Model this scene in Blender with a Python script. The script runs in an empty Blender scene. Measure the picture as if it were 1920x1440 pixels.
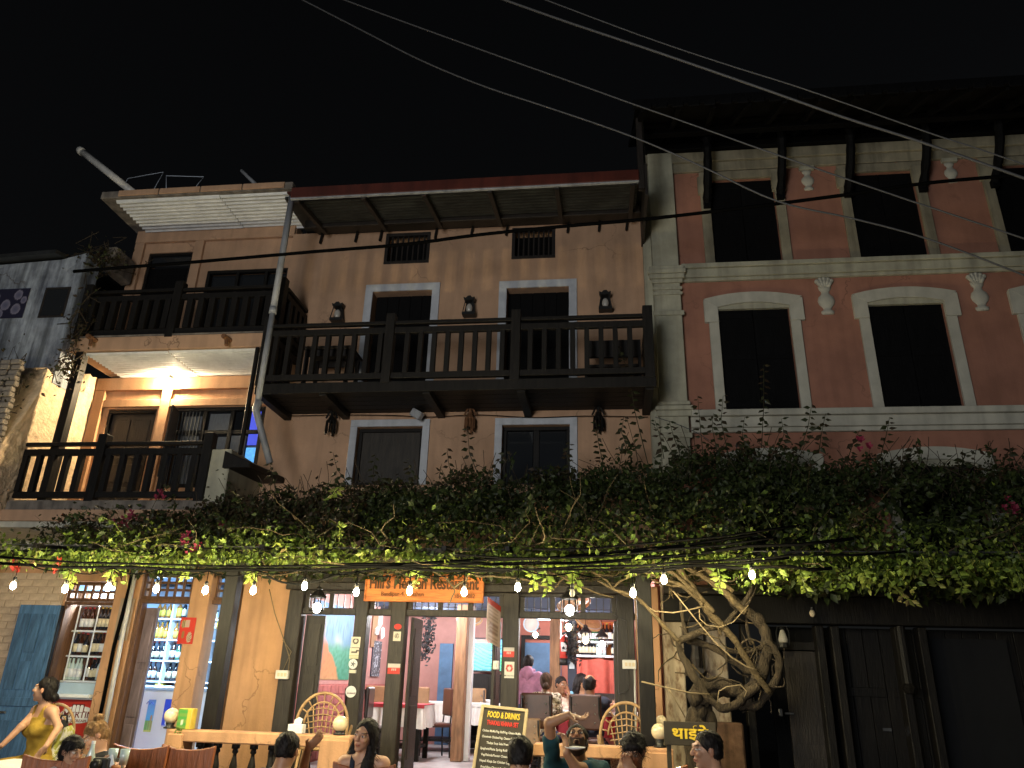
import bpy, bmesh, math, random
import numpy as np
from mathutils import Vector, Matrix, noise as mnoise

random.seed(11); np.random.seed(11)
S = bpy.context.scene
COL = S.collection
R = math.radians

# ------------------------------------------------------------------ camera, sky, lamps, exposure
PITCH, YAW, ROLL, FPX = 21.745, -7.416, 1.651, 1400.0
CAM = Vector((0, -9.5, 1.6))
cp, sp, cy, sy = math.cos(R(PITCH)), math.sin(R(PITCH)), math.cos(R(YAW)), math.sin(R(YAW))
FW = Vector((sy*cp, cy*cp, sp)); _ri = Vector((cy, -sy, 0)); _up = _ri.cross(FW)
RI = math.cos(R(ROLL))*_ri + math.sin(R(ROLL))*_up
UP = -math.sin(R(ROLL))*_ri + math.cos(R(ROLL))*_up
cam = bpy.data.cameras.new('camera'); cam.sensor_width = 36; cam.lens = FPX/1920*36; cam.clip_end = 2000; cam.clip_start = .05
co = bpy.data.objects.new('camera', cam); COL.objects.link(co)
co.matrix_world = Matrix(((RI.x, UP.x, -FW.x, CAM.x), (RI.y, UP.y, -FW.y, CAM.y), (RI.z, UP.z, -FW.z, CAM.z), (0, 0, 0, 1)))
S.camera = co

W = bpy.data.worlds.new('World'); S.world = W; W.use_nodes = True
wn = W.node_tree; bg = wn.nodes['Background']
sky = wn.nodes.new('ShaderNodeTexSky'); sky.sky_type = 'NISHITA'; sky.sun_disc = False
sky.sun_elevation = R(25); sky.sun_rotation = R(215)
hs = wn.nodes.new('ShaderNodeHueSaturation'); hs.inputs['Saturation'].default_value = .25
wn.links.new(sky.outputs[0], hs.inputs['Color']); wn.links.new(hs.outputs[0], bg.inputs['Color'])
bg.inputs['Strength'].default_value = .0011

def lamp(name, kind, loc, power, color, size=.1, rot=None, size_y=None, spread=None):
    l = bpy.data.lights.new(name, kind); l.energy = power; l.color = color
    if kind == 'POINT': l.shadow_soft_size = size
    if kind == 'AREA':
        l.size = size
        if size_y: l.shape = 'RECTANGLE'; l.size_y = size_y
        if spread: l.spread = R(spread)
    if kind == 'SUN': l.angle = R(size)
    o = bpy.data.objects.new(name, l); COL.objects.link(o); o.location = loc
    if rot: o.rotation_euler = [R(a) for a in rot]
    return o
# added faint moon, and an assumed unseen lamp behind the camera lighting the fronts
lamp('added_moon_light', 'SUN', (0, -10, 20), .03, (.85, .92, 1), 8, (55, 0, -35))
lamp('assumed_fronts_light', 'POINT', (-3.6, -16, 3.0), 1750, (.90, .96, 1), 1.6)
lamp('diners_fill_light', 'POINT', (-3.0, -10.3, 2.4), 640, (1, .91, .78), 1.3)  # unseen warm lamp added behind the camera to brighten the diners
S.view_settings.view_transform = 'Standard'; S.view_settings.look = 'None'
S.view_settings.exposure = 0; S.view_settings.gamma = 1; S.view_settings.use_curve_mapping = False
S.cycles.use_denoising = True
S.cycles.max_bounces = 6; S.cycles.diffuse_bounces = 3; S.cycles.glossy_bounces = 2; S.cycles.transmission_bounces = 4
S.cycles.transparent_max_bounces = 8; S.cycles.caustics_reflective = False; S.cycles.caustics_refractive = False
S.cycles.sample_clamp_indirect = 4; S.cycles.use_light_tree = True

# a pixel of the photograph on the vertical plane y = Y, as a point of the place
def ray(px, py): return FW*FPX + RI*(px-960) + UP*(720-py)
def at(px, py, Y):
    d = ray(px, py); return CAM + d*((Y-CAM.y)/d.y)
def atx(px, py, X):
    d = ray(px, py); return CAM + d*((X-CAM.x)/d.x)
def atz(px, py, Z):
    d = ray(px, py); return CAM + d*((Z-CAM.z)/d.z)

# ------------------------------------------------------------------ materials
MATS = {}
def mat(name, col, rough=.7, var=.18, scale=5, bump=.0, bscale=60, metal=0, stretch=None, col2=None, lo=.35, hi=.7,
        emit=None, estr=0, coat=0, alpha=None, spec=.4, attr=None, grime=0, trans=0, objrand=0, detail=5, crack=0):
    m = bpy.data.materials.new(name); m.use_nodes = True; nt = m.node_tree; N = nt.nodes; L = nt.links
    b = N['Principled BSDF']
    b.inputs['Roughness'].default_value = rough; b.inputs['Metallic'].default_value = metal
    b.inputs['Specular IOR Level'].default_value = spec
    if coat: b.inputs['Coat Weight'].default_value = coat
    if trans: b.inputs['Transmission Weight'].default_value = trans
    tc = N.new('ShaderNodeTexCoord'); src = tc.outputs['Object']
    mp = N.new('ShaderNodeMapping'); L.new(src, mp.inputs[0])
    if stretch: mp.inputs['Scale'].default_value = stretch
    out = None
    if attr:
        a = N.new('ShaderNodeAttribute'); a.attribute_name = attr; out = a.outputs['Color']
    if var or col2:
        n = N.new('ShaderNodeTexNoise'); n.inputs['Scale'].default_value = scale; n.inputs['Detail'].default_value = detail
        n.inputs['Roughness'].default_value = .6; L.new(mp.outputs[0], n.inputs['Vector'])
        r = N.new('ShaderNodeValToRGB'); L.new(n.outputs['Fac'], r.inputs[0])
        r.color_ramp.elements[0].position = lo; r.color_ramp.elements[1].position = hi
        c = col
        if attr:
            r.color_ramp.elements[0].color = (1-var,)*3+(1,); r.color_ramp.elements[1].color = (1+var*.3,)*3+(1,)
            mx = N.new('ShaderNodeMix'); mx.data_type = 'RGBA'; mx.blend_type = 'MULTIPLY'; mx.inputs[0].default_value = 1
            L.new(out, mx.inputs[6]); L.new(r.outputs[0], mx.inputs[7]); out = mx.outputs[2]
        else:
            d = col2 or tuple(min(1, v*(1+var)) for v in c)
            r.color_ramp.elements[0].color = tuple(v*(1-var) for v in c)+(1,) if not col2 else tuple(c)+(1,)
            r.color_ramp.elements[1].color = tuple(d)+(1,); out = r.outputs[0]
    if grime:
        g = N.new('ShaderNodeTexNoise'); g.inputs['Scale'].default_value = 1.6; g.inputs['Detail'].default_value = 8; g.inputs['Roughness'].default_value = .7
        mg = N.new('ShaderNodeMapping'); mg.inputs['Scale'].default_value = (2.6, 2.6, .55); L.new(src, mg.inputs[0]); L.new(mg.outputs[0], g.inputs['Vector'])
        rg = N.new('ShaderNodeValToRGB'); L.new(g.outputs['Fac'], rg.inputs[0])
        rg.color_ramp.elements[0].position = .36; rg.color_ramp.elements[1].position = .62
        rg.color_ramp.elements[0].color = (1-grime, 1-grime, 1-grime*.95, 1); rg.color_ramp.elements[1].color = (1, 1, 1, 1)
        mx = N.new('ShaderNodeMix'); mx.data_type = 'RGBA'; mx.blend_type = 'MULTIPLY'; mx.inputs[0].default_value = 1
        if out: L.new(out, mx.inputs[6])
        else: mx.inputs[6].default_value = tuple(col)+(1,)
        L.new(rg.outputs[0], mx.inputs[7]); out = mx.outputs[2]
        g2 = N.new('ShaderNodeTexNoise'); g2.inputs['Scale'].default_value = 1.0; g2.inputs['Detail'].default_value = 4
        m2 = N.new('ShaderNodeMapping'); m2.inputs['Scale'].default_value = (8, 8, .35); L.new(src, m2.inputs[0]); L.new(m2.outputs[0], g2.inputs['Vector'])
        r2 = N.new('ShaderNodeValToRGB'); L.new(g2.outputs['Fac'], r2.inputs[0]); r2.color_ramp.elements[0].position = .36; r2.color_ramp.elements[1].position = .52
        r2.color_ramp.elements[0].color = (1-grime*.8,)*3+(1,); r2.color_ramp.elements[1].color = (1, 1, 1, 1)
        mx = N.new('ShaderNodeMix'); mx.data_type = 'RGBA'; mx.blend_type = 'MULTIPLY'; mx.inputs[0].default_value = 1; L.new(out, mx.inputs[6]); L.new(r2.outputs[0], mx.inputs[7]); out = mx.outputs[2]
    if crack:
        vo = N.new('ShaderNodeTexVoronoi'); vo.feature = 'DISTANCE_TO_EDGE'; vo.inputs['Scale'].default_value = .9
        nd = N.new('ShaderNodeTexNoise'); nd.inputs['Scale'].default_value = 4; nd.inputs['Detail'].default_value = 6; L.new(src, nd.inputs['Vector'])
        ad = N.new('ShaderNodeVectorMath'); ad.operation = 'MULTIPLY_ADD'; ad.inputs[1].default_value = (.5, .5, .5); L.new(nd.outputs['Color'], ad.inputs[0]); L.new(src, ad.inputs[2]); L.new(ad.outputs[0], vo.inputs['Vector'])
        lt = N.new('ShaderNodeMapRange'); L.new(vo.outputs['Distance'], lt.inputs[0]); lt.inputs[1].default_value = .002; lt.inputs[2].default_value = .010; lt.inputs[3].default_value = 1; lt.inputs[4].default_value = 0
        pm = N.new('ShaderNodeTexNoise'); pm.inputs['Scale'].default_value = .7; L.new(src, pm.inputs['Vector']); pr = N.new('ShaderNodeMapRange'); L.new(pm.outputs['Fac'], pr.inputs[0]); pr.inputs[1].default_value = .5; pr.inputs[2].default_value = .62; pr.inputs[3].default_value = 0; pr.inputs[4].default_value = crack
        ml = N.new('ShaderNodeMath'); ml.operation = 'MULTIPLY'; L.new(lt.outputs[0], ml.inputs[0]); L.new(pr.outputs[0], ml.inputs[1])
        mx = N.new('ShaderNodeMix'); mx.data_type = 'RGBA'; L.new(ml.outputs[0], mx.inputs[0]); L.new(out, mx.inputs[6]); mx.inputs[7].default_value = (.05, .03, .02, 1); out = mx.outputs[2]
        pn = N.new('ShaderNodeTexNoise'); pn.inputs['Scale'].default_value = 2.3; pn.inputs['Detail'].default_value = 9; pn.inputs['Roughness'].default_value = .65; L.new(src, pn.inputs['Vector']); pq = N.new('ShaderNodeMapRange'); L.new(pn.outputs['Fac'], pq.inputs[0]); pq.inputs[1].default_value = .66; pq.inputs[2].default_value = .69; pq.inputs[3].default_value = 0; pq.inputs[4].default_value = crack*.8
        mx = N.new('ShaderNodeMix'); mx.data_type = 'RGBA'; L.new(pq.outputs[0], mx.inputs[0]); L.new(out, mx.inputs[6]); mx.inputs[7].default_value = tuple(v*.62 for v in col)+(1,); out = mx.outputs[2]
    if objrand:
        oi = N.new('ShaderNodeObjectInfo'); mr = N.new('ShaderNodeMapRange'); L.new(oi.outputs['Random'], mr.inputs[0])
        mr.inputs[3].default_value = 1-objrand; mr.inputs[4].default_value = 1+objrand
        mx = N.new('ShaderNodeMix'); mx.data_type = 'RGBA'; mx.blend_type = 'MULTIPLY'; mx.inputs[0].default_value = 1
        if out: L.new(out, mx.inputs[6])
        else: mx.inputs[6].default_value = tuple(col)+(1,)
        L.new(mr.outputs[0], mx.inputs[7]); out = mx.outputs[2]
    if out: L.new(out, b.inputs['Base Color'])
    else: b.inputs['Base Color'].default_value = tuple(col)+(1,)
    if bump:
        n2 = N.new('ShaderNodeTexNoise'); n2.inputs['Scale'].default_value = bscale; n2.inputs['Detail'].default_value = 6
        L.new(mp.outputs[0], n2.inputs['Vector'])
        bp = N.new('ShaderNodeBump'); bp.inputs['Strength'].default_value = bump; bp.inputs['Distance'].default_value = .02
        L.new(n2.outputs['Fac'], bp.inputs['Height']); L.new(bp.outputs[0], b.inputs['Normal'])
    if emit is not None:
        if attr: L.new(out, b.inputs['Emission Color'])
        else: b.inputs['Emission Color'].default_value = tuple(emit)+(1,)
        b.inputs['Emission Strength'].default_value = estr
    if alpha is not None: b.inputs['Alpha'].default_value = alpha
    m['c'] = 1; MATS[name] = m
    return m
def wood(name, col, **k):
    k.setdefault('stretch', (9, 9, 1.2)); k.setdefault('scale', 3); k.setdefault('var', .35); k.setdefault('bump', .25); k.setdefault('bscale', 8)
    k.setdefault('rough', .55); k.setdefault('objrand', .15)
    return mat(name, col, **k)
mat('peach_paint', (.50, .31, .195), .85, .14, 1.6, .15, 45, grime=.12, crack=.5)
mat('peach_light', (.54, .30, .16), .85, .12, 2, .15, 45, grime=.15, crack=.5)
mat('salmon_paint', (.36, .165, .11), .85, .16, 1.8, .12, 45, grime=.10, crack=.5)
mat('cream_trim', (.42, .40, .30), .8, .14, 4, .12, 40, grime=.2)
mat('cream_old_dim', (.31, .275, .19), .85, .2, 3, .12, 40, grime=.3)  # aged yellowish cream, darkened further for the weaker light near the eave
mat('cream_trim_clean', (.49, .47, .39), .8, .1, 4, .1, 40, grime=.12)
mat('white_trim', (.50, .52, .56), .75, .10, 6, .08, 40, grime=.12)
mat('blue_wall', (.40, .44, .49), .9, .3, 3.5, .5, 14, grime=.72, crack=.8)
mat('rough_plaster', (.70, .52, .34), .95, .2, 9, 1, 26, grime=.1, crack=.9)
mat('worn_plaster', (.46, .38, .28), .9, 0, 9, .6, 22, stretch=(1.8, 1.8, .7), col2=(.20, .13, .08), lo=.47, hi=.66, grime=.3, detail=8)
mat('white_brick', (.52, .40, .29), .9, .22, 8, .5, 30, objrand=.07)
mat('mortar', (.42, .32, .23), .95, .2, 10, .4, 40)
mat('concrete', (.22, .19, .16), .9, .25, 6, .3, 40, grime=.4)
mat('soffit_white', (.74, .75, .76), .5, .10, 3, .05, 40, grime=.12)
mat('grey_tin', (.035, .037, .037), .45, .3, 3, .05, 30, metal=.3, grime=.4)
mat('red_tin', (.085, .018, .011), .5, .2, 3, .05, 30, grime=.3)
wood('dark_wood', (.018, .014, .012))
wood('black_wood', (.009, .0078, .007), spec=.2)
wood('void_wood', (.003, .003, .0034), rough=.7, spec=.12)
wood('timber', (.030, .024, .018))
wood('brown_wood', (.13, .062, .032))
wood('purple_wood', (.15, .11, .12))
wood('old_post', (.22, .12, .062))
wood('blue_wood', (.055, .125, .24), var=.4)
wood('chair_wood', (.24, .078, .03), rough=.4, coat=.2)
wood('sign_wood', (.70, .21, .045), stretch=(1.2, 9, 9), scale=2.5, rough=.5)
mat('sign_letter', (.12, .045, .012), .6, 0)
mat('carved_dark', (.06, .03, .014), .7, .3)
mat('pipe_grey', (.33, .34, .36), .45, .15, 4, grime=.3)
mat('pipe_white', (.62, .60, .56), .45, .1, 4, grime=.2)
mat('cable_black', (.0035, .0035, .0035), 1, 0, spec=.02)
mat('cable_grey', (.06, .06, .063), .5, 0)
mat('wire_tan', (.20, .15, .085), .7, .2)
mat('black_metal', (.012, .012, .012), .45, 0)
mat('steel', (.45, .46, .48), .3, 0, metal=1)
mat('white_plastic', (.72, .70, .66), .4, .05, 6)
mat('globe_glass', (.72, .60, .40), .25, .04, 6, spec=.5)
mat('bulb_lit', (1, .85, .5), .3, 0, emit=(1, .85, .48), estr=1450)
mat('bulb_warm', (1, .8, .5), .3, 0, emit=(1, .78, .46), estr=3800)
mat('lamp_cool', (1, 1, 1), .3, 0, emit=(1, .97, .92), estr=42)
mat('lamp_warm', (1, .9, .7), .3, 0, emit=(1, .80, .50), estr=30)
mat('lamp_blue', (.2, .6, 1), .3, 0, emit=(.06, .42, .85), estr=.9)
mat('tube_white', (1, 1, 1), .3, 0, emit=(.75, .88, 1), estr=4)
mat('dull_glass', (.42, .40, .36), .12, .1, 6, spec=.6)
mat('dark_glass', (.015, .017, .02), .08, 0, spec=.6)
mat('curtain_grey', (.16, .17, .18), .9, .25, 14, .2, 30, stretch=(12, 12, 1))
mat('blue_lit_pane', (.05, .06, .4), .3, .3, 10, emit=(.10, .14, .95), estr=.7)
mat('cyan_lit_pane', (.1, .4, .7), .3, .5, 18, emit=(.12, .42, .95), estr=.9)
mat('shop_wall', (.46, .58, .72), .7, .06, 4)
mat('shop_shelf', (.72, .75, .78), .5, .04, 4)
mat('shop_floor', (.40, .42, .45), .5, .1, 4)
mat('floor_grey', (.34, .33, .33), .6, .25, 3, .1, 30, grime=.2)
mat('red_wall', (.34, .11, .08), .75, .12, 4, .06, 30)
mat('pink_wall', (.33, .165, .145), .75, .12, 4, .06, 30)
mat('maroon_brick', (.27, .085, .075), .8, .2, 8, .3, 30, objrand=.12)
mat('navy_wall', (.03, .042, .07), .7, .15, 4)
mat('navy_door', (.06, .13, .24), .6, .25, 4)
mat('void_cloth', (.004, .0045, .006), .9, .3, 6)
mat('orange_wall', (.60, .17, .04), .75, .1, 4)
mat('ceiling_paint', (.30, .27, .25), .8, .1, 4)
mat('curtain_red', (.34, .07, .05), .9, .15, 10, .15, 60)
mat('cloth_white', (.66, .65, .63), .9, .08, 10, .1, 80)
mat('cloth_red', (.36, .035, .045), .85, .12, 8)
mat('chair_brown', (.07, .028, .018), .35, .2, 6, coat=.3)
mat('chair_black', (.016, .014, .014), .4, .15, 6, coat=.3)
mat('chair_tan', (.28, .17, .09), .3, .2, 6, coat=.5)
mat('wicker', (.40, .25, .12), .6, .25, 20, .2, 60)
mat('wicker_dark', (.16, .075, .035), .6, .25, 20, .2, 60)
mat('freezer_red', (.42, .035, .025), .35, .1, 3, coat=.3)
mat('freezer_white', (.70, .72, .74), .35, .04, 3)
mat('freezer_blue', (.012, .04, .42), .35, .1, 3)
mat('counter_glass', (.40, .52, .62), .15, .1, 3, spec=.6)
mat('asphalt', (.09, .085, .08), .9, .25, 7, .5, 50)
mat('brown_plaster', (.20, .115, .075), .9, .3, 8, .5, 25, grime=.4)
mat('stone', (.20, .17, .14), .9, .25, 6, .5, 30, objrand=.15)
mat('print', (1, 1, 1), .55, 0, attr='Col')
mat('screen', (0, 0, 0), .3, 0, attr='Col', emit=(1, 1, 1), estr=.65)
mat('menu_black', (.035, .028, .018), .7, .2, 8)
mat('menu_frame', (.42, .33, .19), .6, .2, 8)
mat('text_yellow', (.72, .50, .03), .6, 0); mat('text_red', (.62, .03, .02), .6, 0); mat('text_white', (.70, .68, .62), .6, 0)
mat('text_blue', (.03, .06, .3), .6, 0); mat('text_black', (.02, .02, .02), .6, 0); mat('text_maroon', (.14, .015, .015), .6, 0)
mat('label_cream', (.60, .54, .38), .6, .1, 20); mat('label_white', (.68, .70, .72), .6, .1, 20); mat('label_yellow', (.65, .50, .08), .6, .1, 20)
mat('foil_gold', (.55, .36, .07), .35, 0, metal=.6); mat('cap_black', (.02, .02, .02), .4, 0); mat('cap_red', (.35, .03, .03), .4, 0)
mat('glass_brown', (.045, .014, .006), .08, 0, spec=.7); mat('glass_green', (.03, .10, .05), .08, 0, spec=.7)
mat('glass_clear', (.42, .52, .52), .06, 0, spec=.8); mat('glass_dark', (.012, .012, .016), .08, 0, spec=.7); mat('glass_amber', (.28, .12, .02), .08, 0, spec=.7)
mat('drink_glass', (.9, .93, .95), .03, 0, trans=.92, spec=.5)
mat('skin', (1, 1, 1), .5, .08, 30, attr='Col')
mat('hair_black', (.008, .006, .006), .6, .5, 40, .35, 70, stretch=(1, 1, .3), spec=.2)
mat('hair_brown', (.055, .03, .016), .6, .5, 40, .35, 70, stretch=(1, 1, .3), spec=.2)
mat('hair_light', (.20, .11, .045), .6, .5, 40, .35, 70, stretch=(1, 1, .3), spec=.2)
for nm, c in dict(mustard=(.30, .19, .022), black_tee=(.014, .014, .016), navy_tee=(.012, .018, .035), teal_tee=(.008, .05, .065), grey_tee=(.045, .045, .05),
                  cream_cloth=(.55, .48, .36), pink_hood=(.29, .145, .23), sage_tee=(.26, .24, .20), denim=(.03, .045, .09), dark_tee=(.025, .03, .032), blue_cloth=(.18, .42, .58)).items():
    mat('cloth_'+nm, c, .9, .22, 9, .25, 35)
mat('cloth_patterned', (.55, .50, .40), .9, 0, 42, .1, 40, col2=(.10, .075, .05), lo=.46, hi=.56)
mat('cloth_check', (.58, .52, .50), .9, 0, 60, .1, 40, col2=(.30, .16, .16), lo=.46, hi=.56)
mat('cloth_floral', (.62, .42, .36), .9, 0, 30, .1, 40, col2=(.62, .55, .46), lo=.42, hi=.58)
mat('bark', (.042, .030, .017), .9, .45, 8, 1, 30, stretch=(3, 3, .8))
mat('bark_pale', (.062, .043, .019), .85, .4, 12, .8, 40)
mat('petal', (.20, .012, .04), .7, .25, 9); mat('petal_red', (.30, .02, .015), .7, .25, 9)
def leaf_mat(name, cols):
    m = bpy.data.materials.new(name); m.use_nodes = True; N = m.node_tree.nodes; L = m.node_tree.links
    b = N['Principled BSDF']; g = N.new('ShaderNodeNewGeometry'); r = N.new('ShaderNodeValToRGB')
    n = N.new('ShaderNodeTexNoise'); n.inputs['Scale'].default_value = 1.3; L.new(g.outputs['Position'], n.inputs['Vector'])
    ad = N.new('ShaderNodeMath'); ad.operation = 'MULTIPLY_ADD'; ad.inputs[1].default_value = .75; L.new(g.outputs['Random Per Island'], ad.inputs[0])
    sb = N.new('ShaderNodeMath'); sb.operation = 'SUBTRACT'; sb.inputs[1].default_value = .38; L.new(n.outputs['Fac'], sb.inputs[0]); L.new(sb.outputs[0], ad.inputs[2])
    L.new(ad.outputs[0], r.inputs[0])
    e = r.color_ramp.elements
    while len(e) < len(cols): e.new(.5)
    for i, c in enumerate(cols): e[i].position = i/(len(cols)-1); e[i].color = tuple(c)+(1,)
    L.new(r.outputs[0], b.inputs['Base Color']); b.inputs['Roughness'].default_value = .5; b.inputs['Specular IOR Level'].default_value = .3
    t = N.new('ShaderNodeBsdfTranslucent'); L.new(r.outputs[0], t.inputs['Color']); mx = N.new('ShaderNodeMixShader'); mx.inputs[0].default_value = .3
    L.new(b.outputs[0], mx.inputs[1]); L.new(t.outputs[0], mx.inputs[2]); L.new(mx.outputs[0], N['Material Output'].inputs['Surface'])
    MATS[name] = m
leaf_mat('leaf', [(.045, .07, .013), (.08, .125, .02), (.13, .19, .03), (.20, .24, .045), (.12, .09, .04)])  # greens raised in place of stronger bulb light on the lower leaves
leaf_mat('leaf_shaded', [(.014, .022, .008), (.028, .042, .012), (.045, .064, .018), (.046, .040, .02)])  # shade of the upper and inner crown put into the leaf colour
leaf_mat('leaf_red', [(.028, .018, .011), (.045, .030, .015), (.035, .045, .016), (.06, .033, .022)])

# ------------------------------------------------------------------ mesh builder and object helpers
class MB:
    def __init__(s): s.v = []; s.f = []; s.c = None
    def add(s, vs, fs):
        o = len(s.v); s.v += [tuple(p) for p in vs]; s.f += [tuple(i+o for i in f) for f in fs]; return s
    def box(s, x0, x1, y0, y1, z0, z1):
        return s.add([(x0,y0,z0),(x1,y0,z0),(x1,y1,z0),(x0,y1,z0),(x0,y0,z1),(x1,y0,z1),(x1,y1,z1),(x0,y1,z1)],
                     [(0,3,2,1),(4,5,6,7),(0,1,5,4),(1,2,6,5),(2,3,7,6),(3,0,4,7)])
    def hexa(s, p): return s.add(p, [(0,3,2,1),(4,5,6,7),(0,1,5,4),(1,2,6,5),(2,3,7,6),(3,0,4,7)])
    def bar(s, a, b, w, h, up=(0, 0, 1)):
        a, b = Vector(a), Vector(b); d = (b-a).normalized(); u = Vector(up)
        x = d.cross(u)
        if x.length < 1e-4: x = d.cross(Vector((1, 0, 0)))
        x.normalize(); y = x.cross(d); x *= w/2; y *= h/2
        return s.hexa([a-x-y, a+x-y, b+x-y, b-x-y, a-x+y, a+x+y, b+x+y, b-x+y])
    def tube(s, pts, r, n=6, cap=True):
        pts = [Vector(p) for p in pts]; k = len(pts); rs = r if isinstance(r, (list, tuple)) else [r]*k
        base = len(s.v); prev = None
        for i, p in enumerate(pts):
            d = (pts[min(i+1, k-1)]-pts[max(i-1, 0)])
            d = d.normalized() if d.length > 1e-7 else Vector((0, 0, 1))
            if prev is None:
                x = d.cross(Vector((0, 0, 1)) if abs(d.z) < .9 else Vector((1, 0, 0))).normalized()
            else:
                x = (prev - d*prev.dot(d)); x = x.normalized() if x.length > 1e-6 else d.orthogonal().normalized()
            prev = x; y = d.cross(x)
            for j in range(n):
                a = 2*math.pi*j/n; q = p + (x*math.cos(a)+y*math.sin(a))*rs[i]; s.v.append(tuple(q))
        for i in range(k-1):
            for j in range(n):
                a = base+i*n+j; b = base+i*n+(j+1) % n; s.f.append((a, b, b+n, a+n))
        if cap:
            s.f.append(tuple(base+j for j in reversed(range(n)))); s.f.append(tuple(base+(k-1)*n+j for j in range(n)))
        return s
    def lathe(s, prof, c=(0, 0, 0), n=12, M=None):
        base = len(s.v); c = Vector(c)
        for r, z in prof:
            for j in range(n):
                a = 2*math.pi*j/n; q = Vector((r*math.cos(a), r*math.sin(a), z))
                if M: q = M @ q
                s.v.append(tuple(c+q))
        for i in range(len(prof)-1):
            for j in range(n):
                a = base+i*n+j; b = base+i*n+(j+1) % n; s.f.append((a, b, b+n, a+n))
        s.f.append(tuple(base+j for j in reversed(range(n)))); e = base+(len(prof)-1)*n; s.f.append(tuple(e+j for j in range(n)))
        return s
    def prism(s, poly, y0, y1):           # polygon in x,z run along y
        n = len(poly); a = sum(poly[i][0]*poly[(i+1) % n][1]-poly[(i+1) % n][0]*poly[i][1] for i in range(n))
        if a < 0: poly = poly[::-1]
        return s.add([(x, y0, z) for x, z in poly]+[(x, y1, z) for x, z in poly],
                     [tuple(range(n)), tuple(range(2*n-1, n-1, -1))]+[(i, i+n, (i+1) % n+n, (i+1) % n) for i in range(n)])
    def extrude_yz(s, poly, x0, x1):
        n = len(poly); a = sum(poly[i][0]*poly[(i+1) % n][1]-poly[(i+1) % n][0]*poly[i][1] for i in range(n))
        if a < 0: poly = poly[::-1]
        return s.add([(x0, y, z) for y, z in poly]+[(x1, y, z) for y, z in poly],
                     [tuple(range(n-1, -1, -1)), tuple(range(n, 2*n))]+[(i, (i+1) % n, (i+1) % n+n, i+n) for i in range(n)])
    def ball(s, c, r, n=10, m=7):
        if not isinstance(r, (tuple, list)): r = (r, r, r)
        k = len(s.v); c = Vector(c)
        s.lathe([(max(math.sin(math.pi*i/m), .02), -math.cos(math.pi*i/m)) for i in range(m+1)], (0, 0, 0), n)
        for i in range(k, len(s.v)):
            q = s.v[i]; s.v[i] = (c.x+q[0]*r[0], c.y+q[1]*r[1], c.z+q[2]*r[2])
        return s
    def mesh(s, name, m, smooth=False, off=None):
        me = bpy.data.meshes.new(name); o = off or Vector((0, 0, 0))
        me.from_pydata([(x-o[0], y-o[1], z-o[2]) for x, y, z in s.v], [], s.f); 
        if m: me.materials.append(MATS[m] if isinstance(m, str) else m)
        if smooth: me.polygons.foreach_set('use_smooth', [True]*len(me.polygons))
        if s.c is not None:
            a = me.color_attributes.new('Col', 'FLOAT_COLOR', 'POINT')
            a.data.foreach_set('color', np.asarray([tuple(c)+(1,) for c in s.c], dtype=np.float32).ravel())
        me.update(); return me
    def build(s, name, m, parent=None, smooth=False, bevel=0, loc=None):
        off = Vector(loc) if loc is not None else (wloc(parent) if parent else Vector((0, 0, 0)))
        me = s.mesh(name, m, smooth, off)
        o = bpy.data.objects.new(name, me); COL.objects.link(o)
        if parent: o.parent = parent; o.location = off-wloc(parent)
        else: o.location = off
        WL[o.name] = off
        if bevel:
            b = o.modifiers.new('edge', 'BEVEL'); b.width = bevel; b.segments = 1; b.limit_method = 'ANGLE'
        return o
WL = {}
def wloc(o): return WL.get(o.name, Vector((0, 0, 0)))
BOXES = {}
def pbox(name, x0, x1, y0, y1, z0, z1, m, parent=None, bevel=.004):
    d = (round(abs(x1-x0), 3), round(abs(y1-y0), 3), round(abs(z1-z0), 3)); key = (d, m, bevel)
    if key not in BOXES:
        b = MB().box(-d[0]/2, d[0]/2, -d[1]/2, d[1]/2, -d[2]/2, d[2]/2); me = b.mesh(name, m)
        if bevel and min(d) > 2.5*bevel:
            bm = bmesh.new(); bm.from_mesh(me); bmesh.ops.bevel(bm, geom=bm.edges[:], offset=bevel, segments=1, affect='EDGES'); bm.to_mesh(me); bm.free()
        BOXES[key] = me
    c = Vector(((x0+x1)/2, (y0+y1)/2, (z0+z1)/2))
    o = bpy.data.objects.new(name, BOXES[key]); COL.objects.link(o)
    if parent: o.parent = parent; o.location = c-wloc(parent)
    else: o.location = c
    WL[o.name] = c
    return o
def thing(name, label, cat, loc=(0, 0, 0), group=None):
    o = bpy.data.objects.new(name, None); o.empty_display_size = .1; COL.objects.link(o); o.location = loc; WL[o.name] = Vector(loc)
    return tag(o, label, cat, group)
def tag(o, label, cat, group=None, kind=None):
    o['label'] = label; o['category'] = cat
    if group: o['group'] = group
    if kind: o['kind'] = kind
    return o
def struct(o): o['kind'] = 'structure'; return o
def stuff(o): o['kind'] = 'stuff'; return o
def piece(root, src, loc=None):       # one more copy of a part under the same thing
    c = src.copy(); COL.objects.link(c)
    if loc is not None: c.location = loc
    WL[c.name] = wloc(src)
    return c
def tree(o, par=None):
    c = o.copy(); COL.objects.link(c)
    if par: c.parent = par
    for k in o.children: tree(k, c)
    return c
def dup(o, loc, rotz=0, label=None, group=None):
    c = tree(o); c.location = loc; c.rotation_euler = (0, 0, rotz); WL[c.name] = Vector(loc)
    if label: c['label'] = label
    if group: c['group'] = group
    return c
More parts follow.
